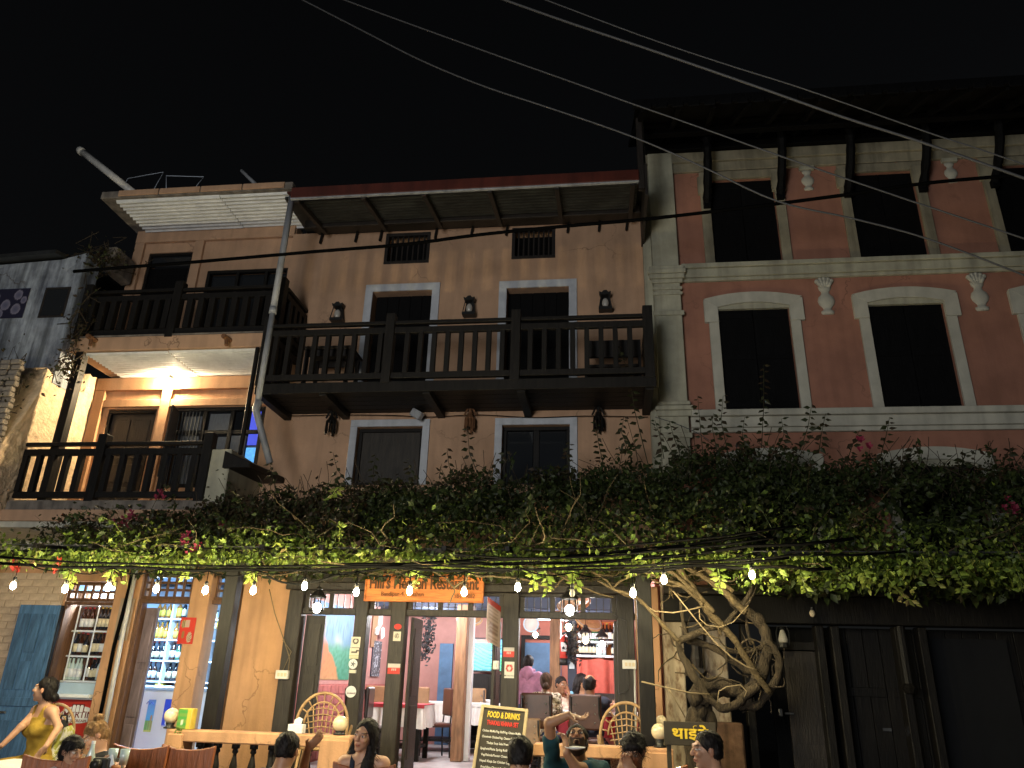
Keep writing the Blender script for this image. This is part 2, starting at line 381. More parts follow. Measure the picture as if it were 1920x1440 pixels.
def wall(name, x0, x1, z0, z1, y, th, holes, m, parent):     # a wall in the x,z plane with real openings
    xs = sorted({x0, x1, *[h[0] for h in holes], *[h[1] for h in holes]}); zs = sorted({z0, z1, *[h[2] for h in holes], *[h[3] for h in holes]})
    xs = [x for x in xs if x0 <= x <= x1]; zs = [z for z in zs if z0 <= z <= z1]
    sol = lambda i, j: 0 <= i < len(xs)-1 and 0 <= j < len(zs)-1 and not any(h[0] < (xs[i]+xs[i+1])/2 < h[1] and h[2] < (zs[j]+zs[j+1])/2 < h[3] for h in holes)
    b = MB()
    for i in range(len(xs)-1):
        for j in range(len(zs)-1):
            if not sol(i, j): continue
            a, c, d, e = xs[i], xs[i+1], zs[j], zs[j+1]; y1 = y+th
            q = lambda *p: b.add(p, [(0, 1, 2, 3)])
            q((a,y,d),(c,y,d),(c,y,e),(a,y,e)); q((c,y1,d),(a,y1,d),(a,y1,e),(c,y1,e))
            if not sol(i-1, j): q((a,y1,d),(a,y,d),(a,y,e),(a,y1,e))
            if not sol(i+1, j): q((c,y,d),(c,y1,d),(c,y1,e),(c,y,e))
            if not sol(i, j-1): q((a,y1,d),(c,y1,d),(c,y,d),(a,y,d))
            if not sol(i, j+1): q((a,y,e),(c,y,e),(c,y1,e),(a,y1,e))
    return b.build(name, m, parent)
def picture(name, o, ux, uz, nx, nz, fn, parent=None, m='print', depth=.006, loc=None):   # a flat print: corner o, edge vectors ux, uz
    o, ux, uz = Vector(o), Vector(ux), Vector(uz); n = ux.cross(uz).normalized()*depth; b = MB(); b.c = []
    for j in range(nz+1):
        for i in range(nx+1):
            b.v.append(tuple(o+ux*(i/nx)+uz*(j/nz)+n)); b.c.append(fn(i/nx, j/nz))
    for j in range(nz):
        for i in range(nx):
            a = j*(nx+1)+i; b.f.append((a, a+1, a+nx+2, a+nx+1))
    k = len(b.v)
    for p in (o, o+ux, o+ux+uz, o+uz): b.v.append(tuple(p)); b.c.append((.5, .5, .5))
    w = nx+1; cn = [0, nx, nz*w+nx, nz*w]
    for i in range(4): b.f.append((k+i, k+(i+1) % 4, cn[(i+1) % 4], cn[i]))
    b.f.append((k+3, k+2, k+1, k))
    return b.build(name, m, parent, loc=loc)
DG = None
def text(name, s, o, width, height, m, parent, ux=(1, 0, 0), uz=(0, 0, 1), depth=.003, shear=0, bold=0, fit=True):
    c = bpy.data.curves.new('t', 'FONT'); c.body = s; c.size = 1; c.extrude = .001; c.shear = shear; c.offset = bold; c.resolution_u = 2
    ob = bpy.data.objects.new('t', c); COL.objects.link(ob)
    me = bpy.data.meshes.new_from_object(ob.evaluated_get(bpy.context.evaluated_depsgraph_get())); bpy.data.objects.remove(ob)
    n = len(me.vertices); a = np.empty(n*3, np.float32); me.vertices.foreach_get('co', a); a = a.reshape(n, 3)
    lo = a[:, :2].min(0); sz = a[:, :2].max(0)-lo
    ux, uz = Vector(ux).normalized(), Vector(uz).normalized(); nn = ux.cross(uz)
    kx = width/sz[0] if fit else height/sz[1]; kz = height/sz[1]
    off = wloc(parent) if parent else Vector(o); o = Vector(o)-off
    X = (a[:, :1]-lo[0])*kx; Z = (a[:, 1:2]-lo[1])*kz; D = np.where(a[:, 2:3] > 0, depth, 0)
    P = np.array(o)+X*np.array(ux)+Z*np.array(uz)+D*np.array(nn)
    me.vertices.foreach_set('co', P.astype(np.float32).ravel()); me.materials.clear(); me.materials.append(MATS[m]); me.update()
    r = bpy.data.objects.new(name, me); COL.objects.link(r)
    if parent: r.parent = parent
    WL[r.name] = off
    return r
ORD = 'first second third fourth fifth sixth seventh eighth ninth tenth eleventh twelfth thirteenth fourteenth fifteenth sixteenth seventeenth eighteenth nineteenth twentieth'.split()
# ------------------------------------------------------------------ the setting: lane, plinth
g = MB(); n = 40
g.add([(-300, -300, 0), (300, -300, 0), (300, 300, 0), (-300, 300, 0)], [(0, 1, 2, 3)]); struct(g.build('street', 'asphalt'))
struct(pbox('plinth', -4.62, .95, -1.8, 0, .004, .5, 'concrete', None, .01))
struct(pbox('step', -8.6, -4.63, -1.5, 0, .004, .3, 'concrete', None, .01))

def baluster_mb(h, r=.03, sq=.028):
    b = MB(); b.box(-sq, sq, -sq, sq, 0, h*.12); b.box(-sq, sq, -sq, sq, h*.88, h)
    b.lathe([(r*.7, h*.12), (r*1.05, h*.17), (r*.6, h*.22), (r*1.3, h*.38), (r*1.15, h*.5), (r*.6, h*.7), (r*.55, h*.76), (r, h*.80), (r*.7, h*.88)], n=8)
    return b
def rail_balcony(root, x0, x1, y, zb, zt, posts, m, step=.185, ret=None, w=.042, gap=.09):
    """rails, posts and square balusters as parts of a balcony part (sub-parts of the house)"""
    pbox('top_rail', x0, x1, y-.035, y+.035, zt-.045, zt, m, root); pbox('hand_rail', x0, x1, y-.03, y+.03, zt-gap-.085, zt-gap, m, root)
    pbox('bottom_rail', x0, x1, y-.03, y+.03, zb+.07, zb+.15, m, root)
    for p in posts: pbox('post', p-.06, p+.06, y-.062, y+.062, zb, zt+.10, m, root)
    x = x0+step*.7
    while x < x1-.03:
        if all(abs(x-p) > .09 for p in posts): pbox('baluster', x-w/2, x+w/2, y-w/2, y+w/2, zb+.15, zt-gap-.085, m, root, .003)
        x += step
    for xr in ret or []:
        pbox('side_rail', xr-.03, xr+.03, y+.065, -.02, zt-.045, zt, m, root); pbox('side_rail', xr-.03, xr+.03, y+.065, -.02, zt-gap-.085, zt-gap, m, root)
        pbox('side_rail', xr-.03, xr+.03, y+.065, -.02, zb+.07, zb+.15, m, root)
        k = y+.2
        while k < -.05: pbox('baluster', xr-w/2, xr+w/2, k-w/2, k+w/2, zb+.15, zt-gap-.085, m, root, .003); k += step
def corrugated(name, x0, x1, y0, y1, z0, z1, m, parent, along='x', pitch=.076, amp=.009, holes=None):
    """a tin sheet whose ribs run along x (or y)"""
    b = MB(); n = max(2, int(((y1-y0) if along == 'x' else (x1-x0))/pitch*6))
    for i in range(n+1):
        t = i/n; d = amp*math.cos(t*n/6*2*math.pi)
        if along == 'x': b.v += [(x0, y0+(y1-y0)*t, z0+(z1-z0)*t+d), (x1, y0+(y1-y0)*t, z0+(z1-z0)*t+d)]
        else: b.v += [(x0+(x1-x0)*t, y0, z0+d), (x0+(x1-x0)*t, y1, z1+d)]
    b.f = [(2*i, 2*i+1, 2*i+3, 2*i+2) for i in range(n)]
    return b.build(name, m, parent, smooth=True)
def frame(root, x0, x1, z0, z1, y, w, d, m, name='window_frame', sill=False):
    f = MB().box(x0-w, x0, y-d, y, z0, z1).box(x1, x1+w, y-d, y, z0, z1).box(x0-w, x1+w, y-d, y, z1, z1+w)
    if sill: f.box(x0-w, x1+w, y-d, y, z0-w, z0)
    return f.build(name, m, root, bevel=.004)
def panel_door(root, x0, x1, y, z0, z1, m, name='door', pan=((.08, .45), (.52, .92)), cols=2, th=.045, handle=None):
    d = pbox(name, x0, x1, y, y+th, z0, z1, m, root, .004); w = x1-x0; h = z1-z0
    for a, b in pan:
        for c in range(cols):
            p0 = x0+w*(.10+c*(.86/cols)); p1 = p0+w*(.86/cols-.08)
            pbox('panel', p0, p1, y-.012, y+.004, z0+h*a, z0+h*b, m, d, .005)
    if handle: pbox('handle', x0+w*handle-.012, x0+w*handle+.012, y-.05, y-.002, z0+h*.45, z0+h*.45+.12, 'steel', d, .004)
    return d
def flat_door(root, x0, x1, y, z0, z1, m, n=4, name='door'):     # boarded leaf
    d = pbox(name, x0, x1, y+.012, y+.04, z0, z1, m, root, .003); w = (x1-x0)/n
    for i in range(n): pbox('plank', x0+i*w+.004, x0+(i+1)*w-.004, y, y+.0125, z0, z1, m, d, .003)
    pbox('cross_rail', x0, x1, y-.016, y-.001, z0+(z1-z0)*.52, z0+(z1-z0)*.58, m, d, .003)
    return d

# ------------------------------------------------------------------ the house with two terraces (west)
A = thing('terrace_house', 'peach house with two railed terraces and ribbed white ceilings above a bottle shop', 'house', (-6, 0, 0))
wall('front_wall', -8.6, -4.76, 0, 3.22, 0, .22, [(-7.14, -6.42, .5, 2.70), (-6.1, -4.77, .31, 2.86)], 'peach_light', A)
sl = pbox('terrace_slab', -8.6, -4.76, -1.0, .2, 3.225, 3.30, 'cream_trim_clean', A); pbox('slab_band', -8.6, -4.76, -1.04, -.98, 3.30, 3.44, 'peach_paint', sl); pbox('slab_band', -8.6, -4.76, -.98, .2, 3.301, 3.56, 'concrete', sl)
pbox('wall_band', -8.6, -4.76, -.03, .0, 3.05, 3.222, 'cream_trim_clean', A)
wall('first_floor_wall', -7.5, -4.76, 3.565, 5.66, .1, .2, [(-7.24, -6.48, 3.57, 5.18), (-6.19, -4.80, 4.0, 5.19)], 'peach_light', A)
wall('second_floor_wall', -7.44, -4.76, 5.91, 8.25, .1, .2, [(-7.19, -6.44, 5.92, 7.85), (-6.13, -4.78, 6.42, 7.48)], 'peach_paint', A)
for z0, z1, x0 in ((5.46, 5.655, -7.5), (8.02, 8.245, -7.44)):
    pbox('wall_beam', x0, -4.765, .04, .098, z0, z1, 'peach_light' if z0 < 6 else 'peach_paint', A)
for x0, x1 in ((-7.498, -7.33), (-6.42, -6.27)): pbox('pilaster', x0, x1, .045, .098, 3.57, 5.458, 'peach_light', A)
for x0, x1 in ((-7.438, -7.28), (-6.41, -6.26)): pbox('pilaster', x0, x1, .045, .098, 5.912, 8.018, 'peach_paint', A)
pbox('lintel', -7.325, -6.425, .05, .098, 5.20, 5.31, 'peach_light', A); pbox('lintel', -6.265, -4.77, .05, .098, 5.20, 5.31, 'peach_light', A)
# doors and windows of the terraces
panel_door(A, -7.22, -6.50, .17, 3.58, 5.14, 'dark_wood', pan=((.06, .28), (.33, .5), (.55, .93)))
frame(A, -7.20, -6.52, 3.58, 5.12, .165, .045, .05, 'black_wood', 'door_frame')
panel_door(A, -7.17, -6.46, .17, 5.92, 7.60, 'void_wood', pan=((.06, .45), (.52, .93)), cols=1)
frame(A, -7.15, -6.48, 5.92, 7.80, .165, .045, .05, 'black_wood', 'door_frame'); pbox('pane', -7.15, -6.48, .15, .16, 7.62, 7.8, 'dark_glass', A)
w = frame(A, -6.13, -4.86, 4.05, 5.13, .16, .055, .07, 'black_wood', 'window', True)
for x in (-5.72, -5.30): pbox('mullion', x-.03, x+.03, .10, .158, 4.05, 5.13, 'black_wood', w)
pbox('transom', -6.13, -4.86, .105, .155, 4.78, 4.84, 'black_wood', w)
for i, (a, b) in enumerate(((-6.12, -5.75), (-5.69, -5.33), (-5.27, -4.87))): pbox('curtain', a, b, .24, .25, 4.06, 4.78 if i else 5.1, 'curtain_grey', w, 0)
for i in range(7): x = -6.11+i*.053; pbox('grille_bar', x-.006, x+.006, .085, .097, 4.05, 5.12, 'steel', w, 0)
pbox('pane', -5.69, -5.33, .2, .208, 4.85, 5.12, 'curtain_grey', w, 0); pbox('pane', -5.02, -4.855, .13, .14, 4.62, 5.12, 'blue_lit_pane', w, 0); pbox('pane', -5.02, -4.855, .13, .14, 4.06, 4.58, 'cyan_lit_pane', w, 0)
pbox('curtain', -5.27, -5.05, .13, .14, 4.06, 4.76, 'curtain_grey', w, 0)
sh = MB(); sh.hexa([(-6.10, .08, 4.06), (-6.13, .08, 4.06), (-6.02, -.28, 4.06), (-5.99, -.28, 4.06), (-6.10, .08, 5.10), (-6.13, .08, 5.10), (-6.02, -.28, 5.10), (-5.99, -.28, 5.10)]); sh.build('shutter', 'dark_wood', A, bevel=.004)
w = frame(A, -6.08, -4.83, 6.47, 7.43, .16, .05, .06, 'black_wood', 'window', True)
for x in (-5.62, -5.15): pbox('mullion', x-.025, x+.025, .10, .158, 6.47, 7.43, 'black_wood', w)
pbox('transom', -6.08, -4.83, .105, .155, 7.12, 7.17, 'black_wood', w)
for a, b in ((-6.07, -5.65), (-5.59, -5.18), (-5.12, -4.84)): pbox('pane', a, b, .17, .178, 6.48, 7.42, 'dark_glass', w, 0)
for x in (-5.45, -5.30, -5.0): pbox('curtain', x-.05, x+.05, .2, .21, 6.48, 7.1, 'curtain_grey', w, 0)
# slabs, ribbed ceilings, terraces
pbox('terrace_slab', -7.36, -4.5, -.84, .2, 5.70, 5.905, 'peach_paint', A, .008); pbox('roof_slab', -7.50, -4.46, -.86, .2, 8.235, 8.36, 'concrete', A, .01)
for i in range(4): pbox('roof_band', -7.2+i*.66, -6.56+i*.66, -.885, -.862, 8.25, 8.345, 'peach_paint', A, .004)
corrugated('ribbed_ceiling', -7.28, -5.62, -.80, .095, 8.215, 8.205, 'soffit_white', A, 'x', .085, .020); corrugated('ribbed_ceiling', -5.615, -4.47, -.80, .095, 8.223, 8.213, 'soffit_white', A, 'x', .085, .020)
corrugated('ribbed_ceiling', -7.12, -5.9, -.80, .095, 5.672, 5.664, 'soffit_white', A, 'x', .07, .014); corrugated('ribbed_ceiling', -5.895, -4.62, -.80, .095, 5.678, 5.670, 'soffit_white', A, 'x', .07, .014)
t = pbox('upper_terrace', -7.34, -4.46, -.84, -.02, 5.906, 5.93, 'concrete', A, 0)
rail_balcony(t, -7.32, -4.40, -.78, 5.88, 6.66, (-7.3, -5.92, -4.40), 'black_wood', .165, (-4.36,), .085)
t = pbox('lower_terrace', -8.6, -4.93, -.96, .08, 3.561, 3.575, 'concrete', A, 0)
rail_balcony(t, -8.6, -4.98, -.90, 3.545, 4.35, (-8.2, -6.44, -4.98), 'black_wood', .195, None, .07)
pbox('corner_post', -7.24, -7.12, -.84, -.72, 3.58, 5.69, 'black_wood', A); pbox('side_board', -4.62, -4.575, -.84, -.79, 4.2, 5.69, 'black_wood', A)
pbox('parapet', -4.93, -4.66, -.92, .05, 3.45, 4.24, 'cream_trim', A, .01)
b = MB(); b.hexa([(-4.72, -.98, 3.98), (-4.36, -.98, 3.98), (-4.32, -.02, 4.02), (-4.72, -.02, 4.02), (-4.72, -.98, 4.20), (-4.36, -.98, 4.05), (-4.32, -.02, 4.10), (-4.72, -.02, 4.28)]); b.build('lean_to_roof', 'black_wood', A, bevel=.006)
for px in (178, 430):
    p = at(px, 640, -.86); b = MB(); b.tube([(p.x, -.8, p.z+.02), (p.x-.02, -1.0, p.z+.02)], .035, 8).tube([(p.x-.01, -.93, p.z+.02), (p.x+.02, -.95, p.z-.10)], .026, 7); b.build('drain_spout', 'wicker_dark', A)
b = MB(); p = at(318, 716, .0); tb = thing('wall_lamp', 'glowing bare bulb under the ribbed ceiling above the terrace door', 'lamp', p)
MB().lathe([(.03, .035), (.035, .05), (.03, .10)], p, 10).build('lamp_socket', 'white_plastic', tb, True); MB().ball(p, (.042, .042, .05), 12, 8).build('lamp_bulb', 'bulb_warm', tb, True)
# shop front: brick skin, lattices, pillar
b = pbox('brick_skin', -8.6, -7.16, -.05, -.002, .31, 2.74, 'mortar', A, 0); br = None; row = 0; z = 1.18
while z < 2.72:
    x = -8.05-(.11 if row % 2 else 0)
    while x < -7.2:
        x1 = min(x+.205, -7.165)
        if x1-x > .06: pbox('brick', x, x1, -.058-.008*random.random(), -.045, z, z+.078, 'white_brick', b, .008)
        x += .217
    z += .09; row += 1
pbox('pilaster', -6.41, -6.17, -.06, -.002, .31, 3.04, 'peach_light', A, .008); pbox('pillar', -5.32, -5.06, -.12, .16, .31, 3.04, 'peach_light', A, .012)
for x0, x1, z0, z1, m, st in ((-7.13, -6.43, 2.44, 2.69, 'brown_wood', .115), (-6.08, -4.79, 2.48, 2.85, 'brown_wood', .115)):
    l = frame(A, x0+.04, x1-.04, z0+.04, z1-.04, .06, .04, .05, m, 'lattice_window', True); k = x0+.04+st*.6
    while k < x1-.05: pbox('lattice_bar', k-.017, k+.017, .022, .045, z0+.04, z1-.04, m, l, .003); k += st
    k = z0+.04+.085
    while k < z1-.06: pbox('lattice_bar', x0+.04, x1-.04, .046, .058, k-.016, k+.016, m, l, .003); k += .092
frame(A, -7.10, -6.45, .5, 2.40, .1, .035, .10, 'brown_wood', 'shop_window_frame'); frame(A, -6.02, -4.83, .32, 2.43, .1, .05, .12, 'brown_wood', 'shop_door_frame')
pbox('jamb', -4.83, -4.76, -.06, .12, .32, 2.8, 'worn_plaster', A); pbox('window_jamb', -7.14, -7.115, .11, .3, .5, 2.42, 'brown_wood', A); pbox('window_ledge', -7.04, -6.43, -.1, .21, 1.27, 1.31, 'shop_shelf', A)
pbox('door_leaf', -6.03, -5.85, .1, .14, .33, 2.38, 'purple_wood', A)
d = A.children[-1]
for z0, z1 in ((.45, .98), (1.06, 1.62), (1.7, 2.28)): pbox('panel', -6.0, -5.88, .08, .101, z0, z1, 'purple_wood', d, .008)
# the room of the shop
for a in ((-7.95, -4.75, 3.1, 3.2, .3, 3.0), (-8.0, -7.95, .23, 3.1, .3, 3.0), (-4.76, -4.72, .23, 3.1, .3, 3.0)): pbox('shop_wall', *a, 'shop_wall', A, 0)
pbox('shop_ceiling', -7.95, -4.76, .23, 3.1, 3.0, 3.06, 'shop_wall', A, 0); pbox('shop_floor', -7.95, -4.76, .23, 3.1, .2, .31, 'shop_floor', A, 0)
# things on the roof
t = thing('roof_pipe', 'pale thick pipe leaning out over the roof edge against the sky', 'pipe', at(252, 362, -.8)); MB().tube([at(256, 366, -.8), at(152, 283, -.8)], .055, 10).build('pipe', 'pipe_white', t, True); MB().tube([at(155, 286, -.8), at(150, 281, -.8)], .064, 10).build('pipe_end', 'pipe_white', t, True)
tag(MB().tube([at(490, 356, -.8), at(453, 320, -.8)], .028, 7).build('roof_pipe', 'pipe_grey', None, True), 'short thin dark pipe sticking out of the roof edge', 'pipe')
for q, lb in (([(222, 368), (240, 335), (307, 323), (285, 362)], 'thin wire rack frame beside the leaning pipe on the roof'), ([(312, 358), (312, 330), (382, 332), (362, 358)], 'thin wire rack frame in the middle of the flat roof')):
    t = MB().tube([at(x, y, -.5) for x, y in q], .009, 5).build('rack_frame', 'steel'); tag(t, lb, 'metal frame')
f = thing('roof_fence', 'barely visible dark railing along the back of the flat roof', 'fence', (-6, 1.2, 8.36)); pbox('top_rail', -8.1, -4.2, 1.17, 1.23, 9.62, 9.70, 'concrete', f)
for i in range(24): x = -8.05+i*.165; pbox('slat', x-.04, x+.04, 1.18, 1.22, 8.36, 9.62, 'concrete', f)

# ------------------------------------------------------------------ the restaurant house (middle)
B = thing('restaurant_house', 'peach house with a dark wooden balcony over the timber front of a restaurant', 'house', (-2, 0, 0))
wall('upper_wall', -4.755, .62, 2.86, 8.02, 0, .28, [(-3.36, -2.46, 5.06, 6.94), (-1.35, -.45, 5.06, 6.92), (-3.37, -2.45, 4.0, 4.82), (-1.35, -.44, 4.0, 4.82), (-3.24, -2.56, 7.42, 7.94), (-1.29, -.66, 7.42, 7.94)], 'peach_paint', B)
for x0, x1, z0, z1 in ((-3.36, -2.46, 5.06, 6.94), (-1.35, -.45, 5.06, 6.92)):
    frame(B, x0, x1, z0, z1, -.002, .115, .025, 'white_trim', 'door_surround'); flat_door(B, x0+.01, x1-.01, .16, z0, z1, 'void_wood', 5)
for i, (x0, x1, z0, z1) in enumerate(((-3.37, -2.45, 4.0, 4.82), (-1.35, -.44, 4.0, 4.82))):
    frame(B, x0, x1, z0, z1, -.002, .10, .025, 'white_trim', 'window_surround'); w = frame(B, x0+.05, x1-.05, z0+.05, z1-.05, .14, .05, .06, 'black_wood', 'window', True)
    if i == 0: pbox('shutter', x0+.05, x1-.05, .10, .13, z0+.05, z1-.05, 'pale_shutter', w) if 'pale_shutter' in MATS else pbox('shutter', x0+.05, x1-.05, .10, .13, z0+.05, z1-.05, 'timber', w)
    else:
        pbox('mullion', (x0+x1)/2-.04, (x0+x1)/2+.04, .08, .138, z0+.05, z1-.05, 'black_wood', w)
        for a, b in ((x0+.07, (x0+x1)/2-.05), ((x0+x1)/2+.05, x1-.07)): pbox('pane', a, b, .11, .118, z0+.06, z1-.06, 'dark_glass', w, 0); pbox('curtain', a, b, .16, .17, z0+.06, z1-.16, 'curtain_grey', w, 0)
for x0, x1 in ((-3.24, -2.56), (-1.29, -.66)):
    w = frame(B, x0+.04, x1-.04, 7.46, 7.90, .06, .05, .07, 'dark_wood', 'attic_window', True); pbox('dark_inside', x0, x1, .26, .27, 7.42, 7.94, 'void_wood', w, 0)
    for i in range(7): x = x0+.09+i*(x1-x0-.18)/6; pbox('window_bar', x-.012, x+.012, .02, .044, 7.46, 7.90, 'dark_wood', w, .003)
# balcony
bl = pbox('balcony', -4.44, .64, -.97, -.002, 5.045, 5.07, 'black_wood', B, .004)
for i in range(6): y = -.965+i*.161; pbox('plank', -4.43, .63, y, y+.15, 5.02, 5.044, 'black_wood', bl, .003)
for x in (-4.40, -3.55, -2.2, -1.0, .57): pbox('joist', x-.05, x+.05, -.95, -.005, 4.93, 5.019, 'black_wood', bl)
pbox('edge_beam', -4.45, .65, -1.0, -.971, 4.95, 5.09, 'black_wood', bl)
rail_balcony(bl, -4.40, .60, -.95, 5.07, 5.95, (-4.40, -2.73, -1.08, .58), 'black_wood', .178, (-4.40, .58), .062)
# eave
r = pbox('roof', -4.55, .62, -.85, .3, 8.06, 8.10, 'grey_tin', B, 0)
pbox('fascia', -4.22, .53, -1.335, -1.30, 7.72, 7.885, 'red_tin', r, .006); pbox('gutter_lip', -4.22, .53, -1.33, -1.29, 7.695, 7.718, 'pipe_grey', r, .003)
b = MB(); b.hexa([(-4.30, -1.295, 7.82), (.56, -1.295, 7.82), (.6, 3.5, 9.6), (-4.55, 3.5, 9.6), (-4.30, -1.295, 7.85), (.56, -1.295, 7.85), (.6, 3.5, 9.63), (-4.55, 3.5, 9.63)]); b.build('roof_sheet', 'red_tin', r)
corrugated('eave_sheet', -4.20, .52, -1.29, -.36, 7.76, 7.93, 'grey_tin', r, 'x', .09, .012)
for x in (-4.15, -3.2, -2.35, -1.45, -.55, .45): MB().bar((x, -1.28, 7.715), (x, -.2, 7.90), .06, .07).build('rafter', 'dark_wood', r, bevel=.004)
b = MB(); b.hexa([(-4.42, -.36, 7.955), (.58, -.36, 7.955), (.62, -.003, 7.985), (-4.33, -.003, 7.985), (-4.42, -.36, 8.0), (.58, -.36, 8.0), (.62, -.003, 8.03), (-4.33, -.003, 8.03)]); b.build('eave_board', 'dark_wood', r)
pbox('eave_beam', -4.40, .58, -.40, -.361, 7.86, 7.99, 'dark_wood', r)
for px in (343, 500, 610, 858, 1020, 1178, 1455, 1597, 1722):
    p = at(460+px/2.4, 452, -.05); MB().bar((p.x, -.05, 7.98), (p.x-.02, -.05, 7.80), .03, .03).build('peg', 'black_wood', r)
pbox('corner_post', .52, .60, -1.32, -1.24, 7.6, 8.75, 'dark_wood', r); pbox('side_board', .60, .64, -1.30, -.05, 7.5, 8.0, 'dark_wood', r)
# timber front on the ground
ex = lambda px, py=1150: at(px, py, 0).x
fr = [(-4.72, -4.62, 'worn_plaster'), (ex(541), ex(562), 'timber')]
pbox('side_wall', -4.66, ex(540), -.02, .2, .5, 2.86, 'peach_light', B, .006)
POSTS = [ex(541)+.0, -3.115, ex(735), ex(943), ex(1157)]
for k, (a, b, m) in enumerate(((ex(541), ex(568), 'timber'), (-3.125, -2.965, 'timber'), (ex(735), ex(763), 'timber'), (ex(944), ex(974), 'timber'), (ex(1156), ex(1188), 'timber'))):
    pbox('post', a, b, -.06, .12, .5, 2.62, m, B, .008)
x0, x1 = ex(541), ex(1190)
pbox('front_beam', x0-.05, x1+.1, -.08, .15, 2.625, 2.72, 'timber', B, .008); pbox('front_beam', x0-.05, .45, -.05, .14, 2.721, 2.86, 'timber', B, .008); pbox('lintel', x0, x1, -.02, .08, 2.33, 2.41, 'timber', B, .006)
pbox('side_wall', x1+.005, .62, -.02, .2, .5, 2.72, 'peach_light', B, .006)
xs = [ex(568), -3.125, -2.965, ex(735), ex(763), ex(944), ex(974), ex(1156)]
for i in range(0, 8, 2):
    a, b = xs[i], xs[i+1]; tw = pbox('transom_window', a, b, .02, .05, 2.585, 2.624, 'timber', B, .003)
    n = max(1, round((b-a)/.4))
    for j in range(n+1): c = a+.03+(b-a-.06)*j/n; pbox('mullion', c-.03, c+.03, .015, .055, 2.411, 2.584, 'timber', tw, .003)
    c = a+.09
    while c < b-.05: pbox('window_bar', c-.006, c+.006, .03, .042, 2.411, 2.584, 'black_metal', tw, 0); c += .085
# folding door leaves
d = pbox('door_leaf', ex(570), ex(606), .10, .14, .52, 2.325, 'timber', B)
for z0, z1 in ((.65, 1.0), (1.08, 1.62), (1.72, 2.22)): pbox('panel', ex(570)+.045, ex(606)-.045, .085, .101, z0, z1, 'timber', d, .008)
for nm, xx in (('door_leaf', ex(770)), ('door_leaf', ex(925)), ('door_leaf', ex(1163)-.06)):
    d = pbox(nm, xx-.02, xx+.02, .13, .62, .52, 2.325, 'timber', B); pbox('panel', xx-.028, xx+.028, .2, .55, .7, 1.3, 'timber', d, .006); pbox('panel', xx-.028, xx+.028, .2, .55, 1.4, 2.2, 'timber', d, .006)
pbox('threshold', x0, x1, -.05, .14, .48, .52, 'timber', B)
# the restaurant room
RX0, RX1, RY, RZ = -4.1, .62, 5.4, .5
pbox('room_floor', RX0, RX1, .15, RY, .4, RZ, 'floor_grey', B, 0); pbox('room_ceiling', RX0-.1, RX1, .29, RY, 2.88, 2.94, 'red_wall', B, 0)
pbox('room_wall', RX0-.1, RX0, .2, RY, RZ, 2.88, 'pink_wall', B, 0); pbox('room_wall', RX1-.02, RX1+.06, .2, RY, RZ, 2.88, 'red_wall', B, 0)
pbox('room_wall', RX0, -1.75, RY, RY+.1, RZ, 2.88, 'pink_wall', B, 0); pbox('room_wall', -1.75, RX1, RY, RY+.1, RZ, 2.88, 'red_wall', B, 0)
bw = pbox('brick_dado', RX0, RX0+.03, .25, RY, RZ, 1.5, 'maroon_brick', B, 0)
for r_ in range(7):
    y = .3-(.17 if r_ % 2 else 0)
    while y < 3.4:
        pbox('brick', RX0+.028, RX0+.045, max(y, .26), y+.325, RZ+.03+r_*.138, RZ+.155+r_*.138, 'maroon_brick', bw, .006); y += .34
for y in (2.9, 4.3): pbox('ceiling_beam', RX0, RX1, y, y+.14, 2.70, 2.879, 'navy_wall', B)
for px, py, Y, w_, m in ((863, 1280, 2.5, .17, 'old_post'), (1041, 1280, 3.3, .17, 'old_post'), (1073, 1280, 3.2, .14, 'navy_wall')):
    p = at(px, py, Y); pbox('room_post', p.x-w_/2, p.x+w_/2, Y-w_/2, Y+w_/2, RZ, 2.70, m, B, .01)
p = at(876, 1280, 2.58); pbox('door_jamb', p.x-.03, p.x+.06, 2.6, 2.75, RZ, 2.7, 'freezer_white', B)
p = at(1010, 1260, 4.6); d = pbox('kitchen_door', p.x-.33, p.x+.36, 5.33, 5.37, RZ, 2.3, 'navy_door', B); pbox('door_frame', p.x-.40, p.x-.33, 5.3, 5.39, RZ, 2.36, 'black_wood', d); pbox('door_frame', p.x-.40, p.x+.43, 5.3, 5.39, 2.36, 2.43, 'black_wood', d)
p = at(830, 1270, 5.2); pbox('back_doorway', p.x-.12, p.x+.14, 5.35, 5.39, RZ, 2.25, 'navy_door', B)

